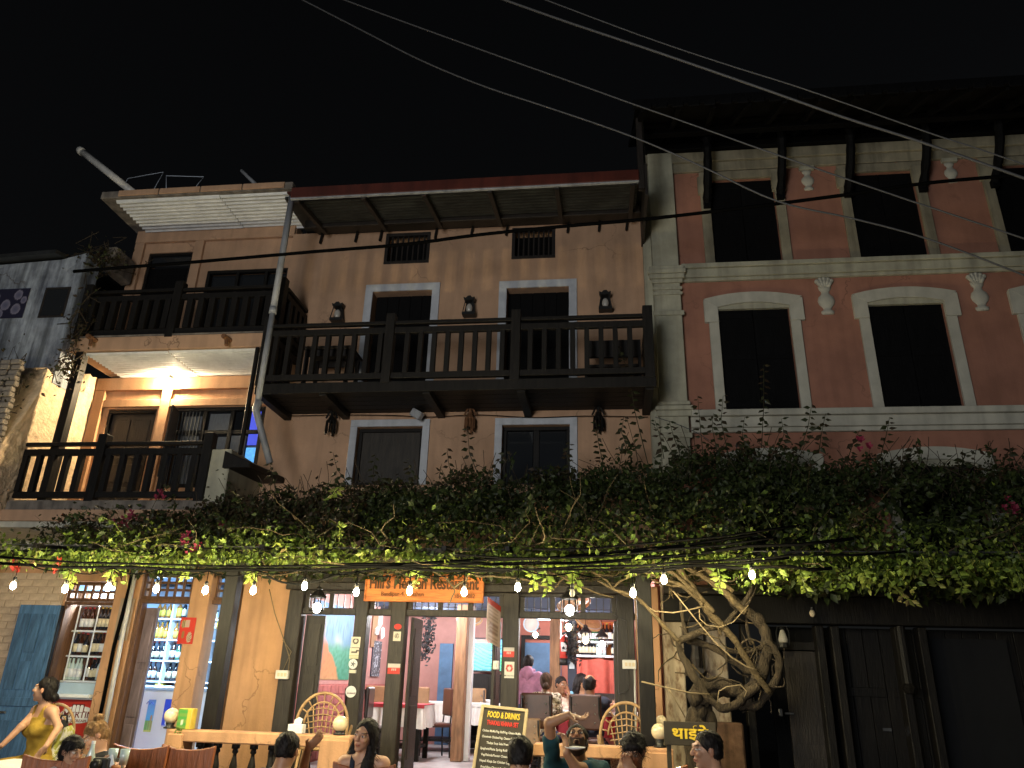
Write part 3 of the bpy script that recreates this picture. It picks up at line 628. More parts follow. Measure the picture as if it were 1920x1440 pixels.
# ------------------------------------------------------------------ the salmon house (east)
E_ = thing('salmon_house', 'tall salmon house with cream pilaster, arched windows, carved struts and an unlit wooden ground floor', 'house', (4, 0, 0))
Yr = -.1; UW = ((1.61, 2.53), (3.56, 4.46), (5.48, 6.40)); LW = ((1.59, 2.53), (3.54, 4.50), (5.50, 6.44))
hol = [(a, b, 7.12, 8.55) for a, b in UW]+[(a, b, 4.93, 6.43) for a, b in LW]+[(a, b, 2.95, 4.20) for a, b in LW]
wall('front_wall', .66, 7.6, 2.70, 9.1, Yr, .3, hol, 'salmon_paint', E_)
def arch_frame(x0, x1, z0, z1, nm='window_surround'):     # segmental arch with ears
    w, h = .13, .16; c = (x0+x1)/2; hw = (x1-x0)/2; o = []; i_ = []
    for k in range(9):
        t = -1+k/4; i_.append((c+hw*t, z1+.004+.065*(1-t*t))); o.append((c+(hw+w+.05)*t, z1+.135+.09*(1-t*t)))
    b = MB()
    for k in range(8):
        q = [i_[k], i_[k+1], o[k+1], o[k]]; b.prism(q, Yr-.058, Yr-.004)
    f = b.build(nm, 'cream_trim_clean', E_)
    for s in (0, 1):
        xa, xb = (x0-w, x0) if s == 0 else (x1, x1+w)
        pbox('side_trim', xa, xb, Yr-.045, Yr-.002, z0, z1-.22, 'cream_trim_clean', f); e = .055
        pbox('trim_ear', xa-(e if s == 0 else 0), xb+(e if s else 0), Yr-.054, Yr-.002, z1-.219, z1+.118, 'cream_trim_clean', f)
        pbox('trim_ear', xa-(e if s == 0 else 0), xb+(e if s else 0), Yr-.054, Yr-.002, z1+.021, z1+h+.10, 'cream_trim_clean', f, 0) if 0 else None
    b = MB(); b.prism([(x0+.002, z1-.02)]+[(x, z-.001) for x, z in i_]+[(x1-.002, z1-.02)], Yr-.03, Yr+.02); b.build('arch_filling', 'cream_trim', f)
def shutters(x0, x1, z0, z1, y):
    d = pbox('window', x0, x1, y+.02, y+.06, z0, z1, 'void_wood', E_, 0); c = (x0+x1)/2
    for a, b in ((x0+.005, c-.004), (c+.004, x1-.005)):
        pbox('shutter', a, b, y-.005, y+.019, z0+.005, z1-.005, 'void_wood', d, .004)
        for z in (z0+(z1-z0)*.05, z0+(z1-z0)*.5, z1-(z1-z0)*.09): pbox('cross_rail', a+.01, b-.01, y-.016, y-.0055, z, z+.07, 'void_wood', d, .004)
for a, b in UW:
    frame(E_, a, b, 7.105, 8.55, Yr-.002, .13, .045, 'cream_old_dim', 'window_surround'); shutters(a, b, 7.12, 8.55, Yr+.045)
    for x in (a-.13, b): pbox('trim_ear', x-.03, x+.16, Yr-.06, Yr-.003, 8.30, 8.60, 'cream_old_dim', E_)
for a, b in LW: arch_frame(a, b, 4.935, 6.43); shutters(a, b, 4.93, 6.43, Yr+.045); arch_frame(a, b, 2.96, 4.20); shutters(a, b, 2.95, 4.20, Yr+.045)
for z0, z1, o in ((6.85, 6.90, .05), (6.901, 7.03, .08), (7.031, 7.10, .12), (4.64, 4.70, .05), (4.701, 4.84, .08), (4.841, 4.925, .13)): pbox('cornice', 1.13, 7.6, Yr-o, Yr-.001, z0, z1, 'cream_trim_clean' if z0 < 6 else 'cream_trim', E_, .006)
for z0, z1, o in ((8.70, 8.85, .05), (8.851, 9.02, .09)): pbox('frieze', .70, 7.6, Yr-o, Yr-.001, z0, z1, 'cream_old_dim', E_, .006)
pl = pbox('pilaster', .74, 1.10, Yr-.10, Yr-.001, 4.0, 9.03, 'cream_trim', E_, .008)
for z0, z1, o in ((6.62, 6.66, .02), (6.70, 6.74, .02), (6.80, 6.86, .035), (6.861, 6.93, .06), (6.931, 7.0, .08), (7.001, 7.06, .06), (6.30, 6.37, .03), (4.84, 4.92, .04), (4.921, 4.98, .06), (5.0, 5.05, .03), (4.55, 4.62, .03)):
    pbox('capital_ring', .74-o, 1.10+o, Yr-.10-o, Yr-.102, z0, z1, 'cream_trim', pl, .008)
pbox('wall_edge', .62, .739, Yr-.03, Yr+.2, 4.0, 9.0, 'cream_trim', E_, .01)
def vase(p, s, name, crown):
    V = thing('vase_relief', name, 'ornament', p); pr = [(.07, 0), (.085, .02), (.085, .05), (.05, .07), (.06, .10), (.10, .15), (.115, .20), (.10, .26), (.06, .30), (.05, .34), (.075, .37), (.09, .42)]
    b = MB(); b.lathe([(r*s, z*s) for r, z in pr], (0, 0, 0), 12); b.v = [(p.x+x, p.y+y*.45, p.z+z) for x, y, z in b.v]; b.build('vase', 'cream_trim_clean', V, True)
    if crown:
        for i in range(5):
            a = (i-2)*.5; c = Vector((p.x+math.sin(a)*.11*s, p.y-.02, p.z+.46*s+math.cos(a)*.07*s)); MB().tube([(p.x+.02*(i-2), p.y-.02, p.z+.40*s), c], [.02*s, .035*s], 6).ball(c, .036*s, 7, 5).build('leaf_crown', 'cream_trim_clean', V, True)
    else: pbox('plaque', p.x-.13*s, p.x+.13*s, p.y-.05, p.y, p.z+.42*s, p.z+.50*s, 'cream_trim', V)
for (px, py, s, cr, lb) in ((1553, 590, 1, 1, 'cream leafy vase relief between the two fully visible arched windows'), (1843, 583, 1, 1, 'cream leafy vase relief between the arched windows at the picture edge'),
                            (1517, 357, .8, 0, 'weathered cream urn relief between the two uppermost unlit windows'), (1787, 343, .8, 0, 'weathered cream urn relief under the eave beside the outermost strut')):
    q = at(px, py, Yr-.004); vase(Vector((q.x, Yr-.004, q.z)), s, lb, cr)
# carved struts and the eave
for px, py0, py1 in ((1325, 292, 388), (1462, 287, 372), (1588, 280, 368), (1728, 273, 358), (1862, 262, 350)):
    q0 = at(px, py1, Yr-.02); 
    pts = [Vector((q0.x, Yr-.06-.42*t-.16*math.sin(t*3.1), q0.z+t*1.0)) for t in [i/12 for i in range(13)]]
    b = MB(); b.tube(pts, [.045+.022*abs(math.sin(i*1.4)) for i in range(13)], 7); b.build('carved_strut', 'void_wood', E_, False)
    pbox('strut_shoe', q0.x-.05, q0.x+.05, Yr-.12, Yr-.002, q0.z-.05, q0.z+.06, 'void_wood', E_)
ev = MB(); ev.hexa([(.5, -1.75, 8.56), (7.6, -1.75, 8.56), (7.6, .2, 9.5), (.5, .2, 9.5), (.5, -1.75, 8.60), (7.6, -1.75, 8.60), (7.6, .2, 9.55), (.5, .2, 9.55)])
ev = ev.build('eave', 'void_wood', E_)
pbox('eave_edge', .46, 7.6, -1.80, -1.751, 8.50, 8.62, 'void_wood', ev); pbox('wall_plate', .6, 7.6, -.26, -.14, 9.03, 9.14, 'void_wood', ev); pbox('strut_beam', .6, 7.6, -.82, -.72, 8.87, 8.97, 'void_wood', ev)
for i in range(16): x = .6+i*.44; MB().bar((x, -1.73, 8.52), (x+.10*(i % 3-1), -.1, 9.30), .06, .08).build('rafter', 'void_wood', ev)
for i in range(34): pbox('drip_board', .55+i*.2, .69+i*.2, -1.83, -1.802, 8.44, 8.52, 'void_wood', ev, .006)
MB().tube([(.62, -1.1, 7.9), (.60, -1.12, 9.0)], .03, 6).build('eave_pole', 'pipe_grey', ev)
# ground floor
pbox('ledge', .66, 7.6, -.42, -.10, 2.60, 2.70, 'dark_wood', E_, .008); lt = pbox('lintel', .66, 7.6, -.32, -.08, 2.30, 2.598, 'black_wood', E_, .008)
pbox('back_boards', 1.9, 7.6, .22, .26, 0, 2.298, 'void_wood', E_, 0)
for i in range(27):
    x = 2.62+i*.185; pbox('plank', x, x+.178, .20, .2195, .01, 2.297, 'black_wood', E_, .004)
for x in (2.9, 3.5, 4.6, 5.4):
    for z in (.55, 1.55): pbox('cross_rail', x-.24, x+.26, .178, .1995, z, z+.10, 'black_wood', E_, .004)
    pbox('hinge', x-.24, x-.10, .170, .1775, .57, .60, 'steel', E_, 0); pbox('latch', x+.16, x+.25, .165, .1775, 1.2, 1.23, 'steel', E_, 0)
for a, b, y0, y1 in ((at(1247, 1250, -.18).x, at(1284, 1250, -.18).x, -.2, .1), (at(1326, 1300, -.1).x, at(1368, 1300, -.1).x, -.12, .15)): pbox('worn_pillar', a, b, y0, y1, .004, 2.32 if a > .9 else 2.9, 'worn_plaster', E_, .012)
pbox('pillar_base', at(1335, 1300, -.3).x, at(1388, 1300, -.3).x, -.34, -.125, .004, 1.25, 'brown_plaster', E_, .02)
q = at(1307, 1250, -.2); b = MB(); b.box(q.x-.06, q.x+.06, -.26, -.14, .004, 1.5).box(q.x-.07, q.x+.07, -.27, -.13, 1.75, 1.80).box(q.x-.08, q.x+.08, -.28, -.12, 2.1, 2.298).lathe([(.05, 1.5), (.06, 1.56), (.045, 1.62), (.065, 1.68), (.05, 1.75)], (q.x, -.2, 0), 10).lathe([(.05, 1.8), (.07, 1.9), (.05, 2.0), (.06, 2.1)], (q.x, -.2, 0), 10); b.build('carved_column', 'dark_wood', E_)
for px in (1405, 1548, 1578, 1700, 1745): q = at(px, 1300, -.1); pbox('door_post', q.x-.045, q.x+.045, -.16, .0, .004, 2.298, 'black_wood', E_, .008)
q = at(1700, 1260, -.2); MB().lathe([(.05, 1.6), (.07, 1.63), (.09, 1.66), (.06, 1.70), (.055, 2.3)], (q.x, -.2, 0), 10).build('carved_column', 'black_wood', E_)
dl = at(1470, 1230, .0); dr = at(1540, 1230, .0)
d = pbox('door', dl.x, dr.x+.02, .02, .06, .02, 2.02, 'dark_wood', E_); pbox('door_head', dl.x-.1, dr.x+.06, -.02, .1, 2.03, 2.12, 'black_wood', d)
for z0, z1 in ((.2, .9), (1.05, 1.9)): pbox('panel', dl.x+.05, dr.x-.03, .008, .021, z0, z1, 'dark_wood', d, .006)
q = at(1482, 1338, 0); pbox('padlock_hasp', q.x-.06, q.x+.04, -.01, .018, q.z-.01, q.z+.012, 'steel', d, .003); pbox('padlock', q.x-.13, q.x-.09, -.04, .018, q.z-.03, q.z+.05, 'steel', d, .006)
for i in range(5): pbox('curtain_fold', at(1760+i*34, 1320, .1).x-.1, at(1760+i*34, 1320, .1).x+.1, .14, .20, .02, 2.2, 'void_cloth', E_, .03)

# ------------------------------------------------------------------ the neighbour with the bluish wall, and the rough party wall
N_ = thing('neighbour_house', 'stained bluish white house front with a dark banner and a window', 'house', (-9, 0, 0))
b = MB(); b.prism([(-12, 5.30), (-7.9, 5.32), (-7.5, 5.25), (-7.5, 7.32), (-7.9, 7.22), (-12, 7.02)], -.8, -.5); b.build('front_wall', 'blue_wall', N_)
b = MB(); b.hexa([(-12, -1.0, 7.02), (-7.85, -1.0, 7.21), (-7.85, 3, 8.0), (-12, 3, 7.9), (-12, -1.0, 7.08), (-7.85, -1.0, 7.27), (-7.85, 3, 8.06), (-12, 3, 7.98)]); b.build('roof_sheet', 'grey_tin', N_)
pbox('front_wall', -12, -8.0, -.75, -.5, 0, 5.3, 'rough_plaster', N_, 0)
p, q = at(88, 542, -.82), at(118, 590, -.82); w = frame(N_, p.x, q.x-.03, q.z, p.z, -.795, .03, .02, 'dark_wood', 'window', True); pbox('pane', p.x, q.x-.03, -.806, -.801, q.z, p.z, 'dark_glass', w, 0)
def banner(u, v):
    for cx, cy, r in ((.15, .7, .10), (.45, .45, .12), (.72, .78, .11), (.35, .15, .10), (.75, .3, .12), (.05, .35, .09), (.9, .6, .08)):
        d = ((u-cx)/r)**2+((v-cy)/(r*1.5))**2
        if d < 1: return (.10+.12*d, .10+.10*d, .16+.10*d)
    return (.015, .014, .035)
p, q = at(-30, 598, -.815), at(58, 540, -.815); picture('banner', (p.x, -.806, p.z), (q.x-p.x, 0, 0), (0, 0, q.z-p.z), 60, 34, banner, N_)
pw = thing('party_wall', 'rough plastered garden wall with broken top, lit orange beside the terrace', 'wall', (-7.6, -.5, 3.3))
b = MB(); ny, nz = 46, 60; y0, y1 = .095, -1.33
def topz(y):
    t = (y-.095)/(-1.42); z = 5.66 if t < .16 else 5.36 if t < .3 else 5.40+.05*math.sin(t*9) if t < .72 else 5.1-.9*(t-.72)/.28
    return z+.035*mnoise.noise((y*9, 0, 0))
for i in range(ny+1):
    y = y0+(y1-y0)*i/ny; zt = topz(y)
    for j in range(nz+1):
        z = 3.3+(zt-3.3)*j/nz; d = .014*mnoise.noise((y*4, z*4, 1))+.016*mnoise.noise((y*13, z*11, 3))+.012*mnoise.noise((y*30, z*30, 5)); b.v.append((-7.52+d, y, z))
for i in range(ny):
    for j in range(nz): a = i*(nz+1)+j; b.f.append((a, a+1, a+nz+2, a+nz+1))
k = len(b.v); b.v += [(-7.95, b.v[i*(nz+1)+nz][1], b.v[i*(nz+1)+nz][2]) for i in range(ny+1)]
for i in range(ny): b.f.append((i*(nz+1)+nz, k+i, k+i+1, (i+1)*(nz+1)+nz))
e = len(b.v); b.v += [(-7.95-.05*mnoise.noise((j*.4, 2, 2)), y1, 3.3+(topz(y1)-3.3)*j/nz) for j in range(nz+1)]
for j in range(nz): a = ny*(nz+1)+j; b.f.append((a, a+1, e+j+1, e+j))
b.build('wall_face', 'rough_plaster', pw, True)
for i in range(26):
    z = 3.4+i*.075; y = y1-.02
    for k in range(3): x = -7.95+k*.15+random.uniform(-.02, .02); pbox('stone', x, x+.13, y-.05-.03*random.random(), y+.03, z, z+.066, 'stone', pw, .01)

# furniture on the wooden balcony
t = thing('balcony_table', 'dark wooden table standing on the balcony near the drainpipe', 'table', (-3.65, -.5, 5.07)); pbox('tabletop', -4.0, -3.32, -.72, -.25, 5.70, 5.74, 'dark_wood', t)
for x in (-3.95, -3.37):
    for y in (-.68, -.30): pbox('leg', x-.025, x+.025, y-.025, y+.025, 5.072, 5.699, 'dark_wood', t)
pbox('apron', -3.92, -3.40, -.69, -.66, 5.60, 5.699, 'dark_wood', t); pbox('apron', -3.92, -3.40, -.31, -.28, 5.60, 5.699, 'dark_wood', t)
t = thing('balcony_bench', 'dark wooden bench with a solid back at the salmon house end of the balcony', 'bench', (.1, -.4, 5.07)); pbox('backrest', -.22, .50, -.62, -.58, 5.52, 5.76, 'dark_wood', t); pbox('seat', -.22, .50, -.575, -.18, 5.40, 5.44, 'dark_wood', t)
for x in (-.2, .48):
    for y in (-.60, -.2): pbox('leg', x-.02, x+.02, y-.02, y+.02, 5.072, 5.52 if y < -.5 else 5.399, 'dark_wood', t)
# ------------------------------------------------------------------ balustrade on the plinth
def balustrade(x0, x1, y, piers, lb):
    T = thing('balustrade', lb, 'railing', ((x0+x1)/2, y, .5))
    pbox('top_rail', x0, x1, y-.10, y+.10, .955, 1.065, 'peach_light', T, .012); pbox('base_rail', x0, x1, y-.08, y+.08, .504, .56, 'peach_light', T, .01)
    for a, b in piers: pbox('pier', a, b, y-.12, y+.12, .504, 1.03, 'peach_light', T, .012)
    x = x0+.12; first = None
    while x < x1-.06:
        if all(not (a-.05 < x < b+.05) for a, b in piers):
            if not first: first = baluster_mb(.394, .034, .03); first.v = [(vx+x, vy+y, vz+.561) for vx, vy, vz in first.v]; first = first.build('baluster', 'black_wood', T, True); fx = x
            else: piece(T, first, (x-fx, 0, 0))
        x += .19
    return T
bxl, bxr = at(312, 1380, -1.72).x, at(655, 1390, -1.72).x
balustrade(bxl, bxr, -1.6, ((bxl, bxl+.17), (bxr-.30, bxr)), 'peach balustrade with dark turned balusters in front of the shop pillar and panel wall')
cxl, cxr = at(1000, 1385, -1.72).x, at(1262, 1395, -1.72).x
balustrade(cxl, cxr, -1.6, ((cxr-.30, cxr),), 'peach balustrade with dark turned balusters below the restaurant window')
b = MB(); b.box(cxl+.05, cxr-.32, -1.42, -1.40, .51, .95); c = b.build('patterned_cloth', 'cloth_floral_red' if 'cloth_floral_red' in MATS else 'cloth_check'); tag(c, 'red patterned cloth hung behind the balusters under the restaurant window', 'cloth')
for px, Y, lb in ((429, -1.4, 'dark square veranda post beside the shop pillar'), (1208, -1.4, 'dark square veranda post at the edge of the restaurant window')):
    q = at(px, 1150, Y); p_ = thing('veranda_post', lb, 'post', (q.x, Y, .5)); pbox('post', q.x-.075, q.x+.075, Y-.07, Y+.07, .504, 2.76, 'black_wood', p_, .008); pbox('post_foot', q.x-.10, q.x+.10, Y-.10, Y+.10, .502, .62, 'black_wood', p_, .01); pbox('post_cap', q.x-.16, q.x+.16, Y-.09, Y+.09, 2.68, 2.765, 'black_wood', p_, .01)
for px, py, Y, lb in ((322, 1342, -1.6, 'cream globe lamp on the balustrade pier next to a green box'), (638, 1357, -1.6, 'cream globe lamp on the balustrade end beside the woman in a tank top'), (1236, 1372, -1.6, 'cream globe lamp on the balustrade pier before the vine trunk')):
    q = at(px, py, Y); t = thing('globe_lamp', lb, 'lamp', (q.x, q.y, 1.066)); MB().ball((q.x, q.y, q.z), .075, 14, 9).build('globe', 'globe_glass', t, True)
    MB().lathe([(.06, 1.067), (.06, 1.08), (.035, 1.09), (.045, q.z-.07), (.04, q.z-.055)], (q.x, q.y, 0), 12).build('lamp_base', 'black_metal', t, True)
q = at(1240, 1352, -1.2); tag(MB().ball(q, .055, 12, 8).lathe([(.04, 1.0), (.03, q.z-.04)], (q.x, q.y, 0), 8).build('globe_lamp', 'globe_glass', None, True, loc=q), 'smaller pale globe seen above the lamp on the end pier', 'lamp')
q = at(352, 1345, -1.6); t = thing('snack_box', 'green and yellow cardboard box on the balustrade beside a globe lamp', 'box', (q.x, -1.6, 1.066))
def greenbox(u, v): return (.50, .42, .05) if u > .72 else ((.62, .62, .5) if .25 < u < .5 and .2 < v < .5 else (.10+.06*math.sin(v*20), .28, .05))
pbox('carton', q.x-.075, q.x+.075, -1.66, -1.56, 1.067, 1.26, 'label_yellow', t); picture('front_print', (q.x-.07, -1.662, 1.07), (.14, 0, 0), (0, 0, .185), 12, 12, greenbox, t)
q = at(557, 1362, -1.6); t = thing('tissue_box', 'white tissue box with a tissue sticking out on the peach rail', 'box', (q.x, -1.6, 1.066)); pbox('carton', q.x-.075, q.x+.075, -1.65, -1.55, 1.067, 1.15, 'label_white', t)
b = MB(); b.add([(q.x-.04, -1.6, 1.15), (q.x+.04, -1.6, 1.15), (q.x+.055, -1.61, 1.2), (q.x+.01, -1.59, 1.215), (q.x-.03, -1.61, 1.19)], [(0, 1, 2, 3, 4)]); b.build('tissue', 'label_white', t)
b = MB()
for i in range(14): 
    c = at(335+random.uniform(-8, 8), 1372+random.uniform(-6, 5), -1.7); d = Vector((random.uniform(-1, 1), -.3, random.uniform(-1, 1)))*.025; e = Vector((d.z, 0, -d.x)); b.add([c-d, c-e*.5, c+d, c+e*.5], [(0, 1, 2, 3)])
tag(b.build('fallen_leaf_sprig', 'leaf'), 'small green leafy sprig lying on the corner of the balustrade', 'leaf')

# ------------------------------------------------------------------ bottles
def bottle(kind):
    prof, gm, cm, lm = kind
    t = thing('bottle', 'bottle', 'bottle'); h = prof[-1][1]
    MB().lathe([(r, z) for r, z in prof], (0, 0, 0), 10).build('glass', gm, t, True)
    r0 = prof[-1][0]; MB().lathe([(r0*1.2, h*.93), (r0*1.25, h), (r0*.9, h*1.02)], (0, 0, 0), 8).build('cap', cm, t, True)
    rb = max(r for r, z in prof); zl = [z for r, z in prof if r > rb*.95]; a, b = zl[0]+(zl[-1]-zl[0])*.18, zl[-1]*.92
    MB().lathe([(rb*1.015, a), (rb*1.015, b)], (0, 0, 0), 10).build('label', lm, t, True)
    return t
P1 = [(.034, 0), (.037, .01), (.037, .15), (.03, .185), (.015, .215), (.0135, .285)]
P2 = [(.036, 0), (.039, .01), (.039, .13), (.036, .16), (.016, .20), (.015, .27)]
P3 = [(.042, 0), (.044, .01), (.040, .14), (.044, .17), (.02, .20), (.016, .25)]
KINDS = {'dark beer': (P1, 'glass_dark', 'foil_gold', 'label_cream'), 'brown': (P1, 'glass_brown', 'cap_red', 'label_white'), 'clear': (P1, 'glass_clear', 'cap_black', 'label_white'),
         'whisky': (P3, 'glass_amber', 'foil_gold', 'label_yellow'), 'wine': (P2, 'glass_dark', 'cap_red', 'label_cream'), 'green': (P2, 'glass_green', 'foil_gold', 'label_white'), 'yellow': (P2, 'glass_amber', 'cap_black', 'label_yellow')}
PROTO = {}; LOOK = {'dark beer': 'gold capped dark bottle', 'brown': 'red capped brown bottle', 'clear': 'clear glass bottle', 'whisky': 'squat amber bottle',
        'wine': 'dark wine bottle', 'green': 'gold capped green bottle', 'yellow': 'yellow labelled amber bottle'}
def row_of_bottles(kinds, pxs, pyb, Y, where, group, s=1):
    cnt = {}
    for k in kinds: cnt[k] = cnt.get(k, 0)+1
    seen = {}; z = at(sum(pxs)/len(pxs), pyb, Y).z
    for px, k in zip(pxs, kinds):
        p = at(px, pyb, Y); seen[k] = seen.get(k, 0)+1; first = k not in PROTO
        if first: PROTO[k] = bottle(KINDS[k])
        lb = (ORD[seen[k]-1]+' ' if cnt[k] > 1 else '')+LOOK[k].replace(' with','',1 if 0 else 0)+' '+where
        loc = (p.x, Y+random.uniform(-.015, .015), z+.003)
        if first: o = PROTO[k]; o.location = loc; WL[o.name] = Vector(loc); o['label'] = lb; o['group'] = group
        else: o = dup(PROTO[k], loc, random.random()*6, lb, group)
        o.scale = (s, s, s)
SY = .30
SH = thing('bottle_shelf', 'white framed bottle shelves inside the small shop window by the blue door', 'shelf', (-6.75, .4, 1.4))
zs = [at(150, y, SY).z for y in (1182, 1229, 1276)]
pbox('back_board', -7.35, -6.45, .44, .46, 1.42, 2.62, 'brown_wood', SH, 0)
for z in zs: pbox('shelf_board', -7.3, -6.46, .235, .435, z-.022, z, 'shop_shelf', SH)
pbox('shelf_board', -7.3, -6.46, .235, .435, 2.40, 2.42, 'shop_shelf', SH)
for px in (146, 182): q = at(px, 1160, .23); pbox('upright', q.x-.010, q.x+.010, .222, .234, zs[2], 2.4, 'shop_shelf', SH)
G1 = 'bottles in the small shop window'
row_of_bottles(['brown', 'brown', 'brown'], (152, 160, 168), 1181, SY, 'on the window top shelf, door half', G1)
row_of_bottles(['dark beer']*4, (184, 191, 198, 205), 1181, SY, 'on the window top shelf, pilaster half', G1)
row_of_bottles(['dark beer', 'brown', 'wine'], (138, 146, 157), 1228, SY, 'on the window middle shelf, door half', G1)
row_of_bottles(['dark beer', 'dark beer', 'brown', 'clear'], (174, 181, 188, 195), 1228, SY, 'on the window middle shelf, pilaster half', G1)
row_of_bottles(['clear']*4, (124, 131, 138, 146), 1275, SY, 'on the window bottom shelf, door half', G1)
row_of_bottles(['brown', 'wine', 'dark beer', 'clear'], (162, 169, 177, 184), 1275, SY, 'on the window bottom shelf, pilaster half', G1)
SH = thing('bottle_shelf', 'tall bright shelves full of bottles at the back of the shop', 'shelf', (-6.8, 2.7, .31))
zs = [at(310, y, 2.6).z for y in (1160, 1199, 1238, 1277, 1298)]
pbox('back_board', -7.9, -5.3, 2.86, 2.88, .32, 2.95, 'shop_wall', SH, 0)
for z in zs: pbox('shelf_board', -7.9, -5.3, 2.48, 2.855, z-.025, z, 'shop_shelf', SH)
for x in (-7.88, -7.05, -6.45, -5.9, -5.32): pbox('upright', x-.012, x+.012, 2.475, 2.855, .32, 2.95, 'shop_shelf', SH)
G2 = 'bottles at the back of the shop'; w_ = 'on the shop back wall, {} shelf'
for y, nm, ks in ((1159, 'top', ['yellow']*3+['whisky']*2+['dark beer']*2), (1198, 'second highest', ['whisky']*2+['yellow']*3+['clear']*2), (1237, 'third highest', ['wine']*3+['brown']*2+['green']*2), (1276, 'lowest', ['brown']*2+['wine']*2+['dark beer']*3)):
    x0 = {1159: 296, 1198: 290, 1237: 284, 1276: 277}[y]
    row_of_bottles(ks, [x0+i*9.6 for i in range(7)], y, 2.6, w_.format(nm), G2, 1.0)
row_of_bottles(['clear', 'yellow', 'wine'], (404, 410, 416), 1180, 2.6, 'in the shelf seen between pillar and veranda post', G2)
for i, (m, c_) in enumerate((('label_cream', 'cream carton nearest the purple door leaf'), ('label_yellow', 'yellow carton'), ('label_white', 'white carton'), ('freezer_red', 'red carton'), ('glass_brown', 'dark carton'))):
    x = -7.3+i*.17; t = thing('carton', c_+' on the lowest shelf of the shop back wall', 'carton', (x+.065, 2.56, zs[4])); pbox('packet', x, x+.13, 2.5, 2.62, zs[4]+.002, zs[4]+.10+.03*(i % 2), m, t); pbox('packet_label', x+.02, x+.11, 2.496, 2.4995, zs[4]+.03, zs[4]+.08, 'label_white' if m != 'label_white' else 'text_blue', t, 0)
# freezers
t = thing('ice_cream_freezer', 'red ice cream freezer with a white oval emblem under the shop window', 'freezer', (-6.74, .2, .31))
pbox('body', -7.02, -6.45, .03, .5, .34, 1.245, 'freezer_red', t, .012); pbox('glass_case', -7.02, -6.45, .05, .5, 1.275, 1.44, 'counter_glass', t, .006); pbox('top_trim', -7.03, -6.44, .0, .5, 1.246, 1.274, 'freezer_white', t)
def oval(u, v): return (.60, .58, .55) if ((u-.5)/.5)**2+((v-.45)/.45)**2 < 1 else (.42, .035, .025)
p0, p1 = at(117, 1358, .025), at(185, 1325, .025)
b = MB(); c = at(146, 1340, .02); b.prism([(c.x+.235*math.cos(a*math.pi/12), c.z+.10*math.sin(a*math.pi/12)) for a in range(24)], .018, .029); b.build('emblem', 'label_white', t)
k = at(147, 1327, .02); b = MB(); b.box(k.x-.085, k.x+.085, .014, .0175, k.z-.055, k.z+.045); b.build('emblem_crown', 'text_maroon', t)
b = MB()
for i in range(3): x = k.x-.052+i*.052; b.prism([(x-.021, k.z-.05), (x+.021, k.z-.05), (x+.021, k.z+.015), (x+.012, k.z+.032), (x-.012, k.z+.032), (x-.021, k.z+.015)], .009, .0135)
b.build('emblem_lolly', 'label_white', t)
text('lettering', 'MARTIN', (c.x-.19, .016, c.z-.035), .39, .075, 'text_maroon', t, bold=.01); text('lettering', 'ICE CREAM', (c.x-.13, .016, c.z-.085), .26, .032, 'text_maroon', t)
t = thing('drinks_freezer', 'white chest freezer with bright blue picture panels inside the shop', 'freezer', (-6.2, 1.3, .31))
q0, q1 = at(262, 1300, 1.1), at(420, 1300, 1.1); pbox('body', q0.x-.05, q1.x, 1.1, 1.7, .33, 1.36, 'freezer_white', t, .02); pbox('lid', q0.x-.05, q1.x, 1.08, 1.72, 1.362, 1.41, 'counter_glass', t, .01)
def beach(u, v):
    if v < .35: return (.10+.25*u, .30+.1*math.sin(u*20), .08) if v > .06 else (.55, .55, .10)
    if (u-.75)**2*3+(v-.42)**2*6 < .06: return (.42, .24, .10)
    return (.06+.10*v, .30+.15*(1-v), .62)
def blue(u, v): return (.02, .06, .50) if v > .12 else (.6, .62, .65)
p0, p1 = at(268, 1372, 1.09), at(293, 1312, 1.09); picture('picture_panel', (p0.x, 1.098, p0.z), (p1.x-p0.x, 0, 0), (0, 0, p1.z-p0.z), 24, 30, beach, t)
p0, p1 = at(300, 1368, 1.09), at(345, 1312, 1.09); picture('picture_panel', (p0.x, 1.098, p0.z), (p1.x-p0.x, 0, 0), (0, 0, p1.z-p0.z), 12, 12, blue, t); text('lettering', 'Cr', (p0.x+.05, 1.09, p0.z+.05), .13, .13, 'text_white', t, shear=.3)
p0, p1 = at(395, 1380, 1.09), at(420, 1290, 1.09); picture('picture_panel', (p0.x, 1.098, p0.z), (p1.x-p0.x, 0, 0), (0, 0, p1.z-p0.z), 12, 12, lambda u, v: (.02, .06, .5) if u+v*.3 < .7 else (.6, .6, .2), t)
b = MB(); b.tube([at(275, 1320, 1.07), at(278, 1315, 1.07), at(281, 1321, 1.07), at(284, 1316, 1.07), at(288, 1321, 1.07)], .006, 4); b.build('scribble', 'text_blue', t)
for i in range(6): pbox('vent_slat', q0.x+.0+i*.03, q0.x+.016+i*.03, 1.085, 1.099, .42, .58, 'steel', t, 0)
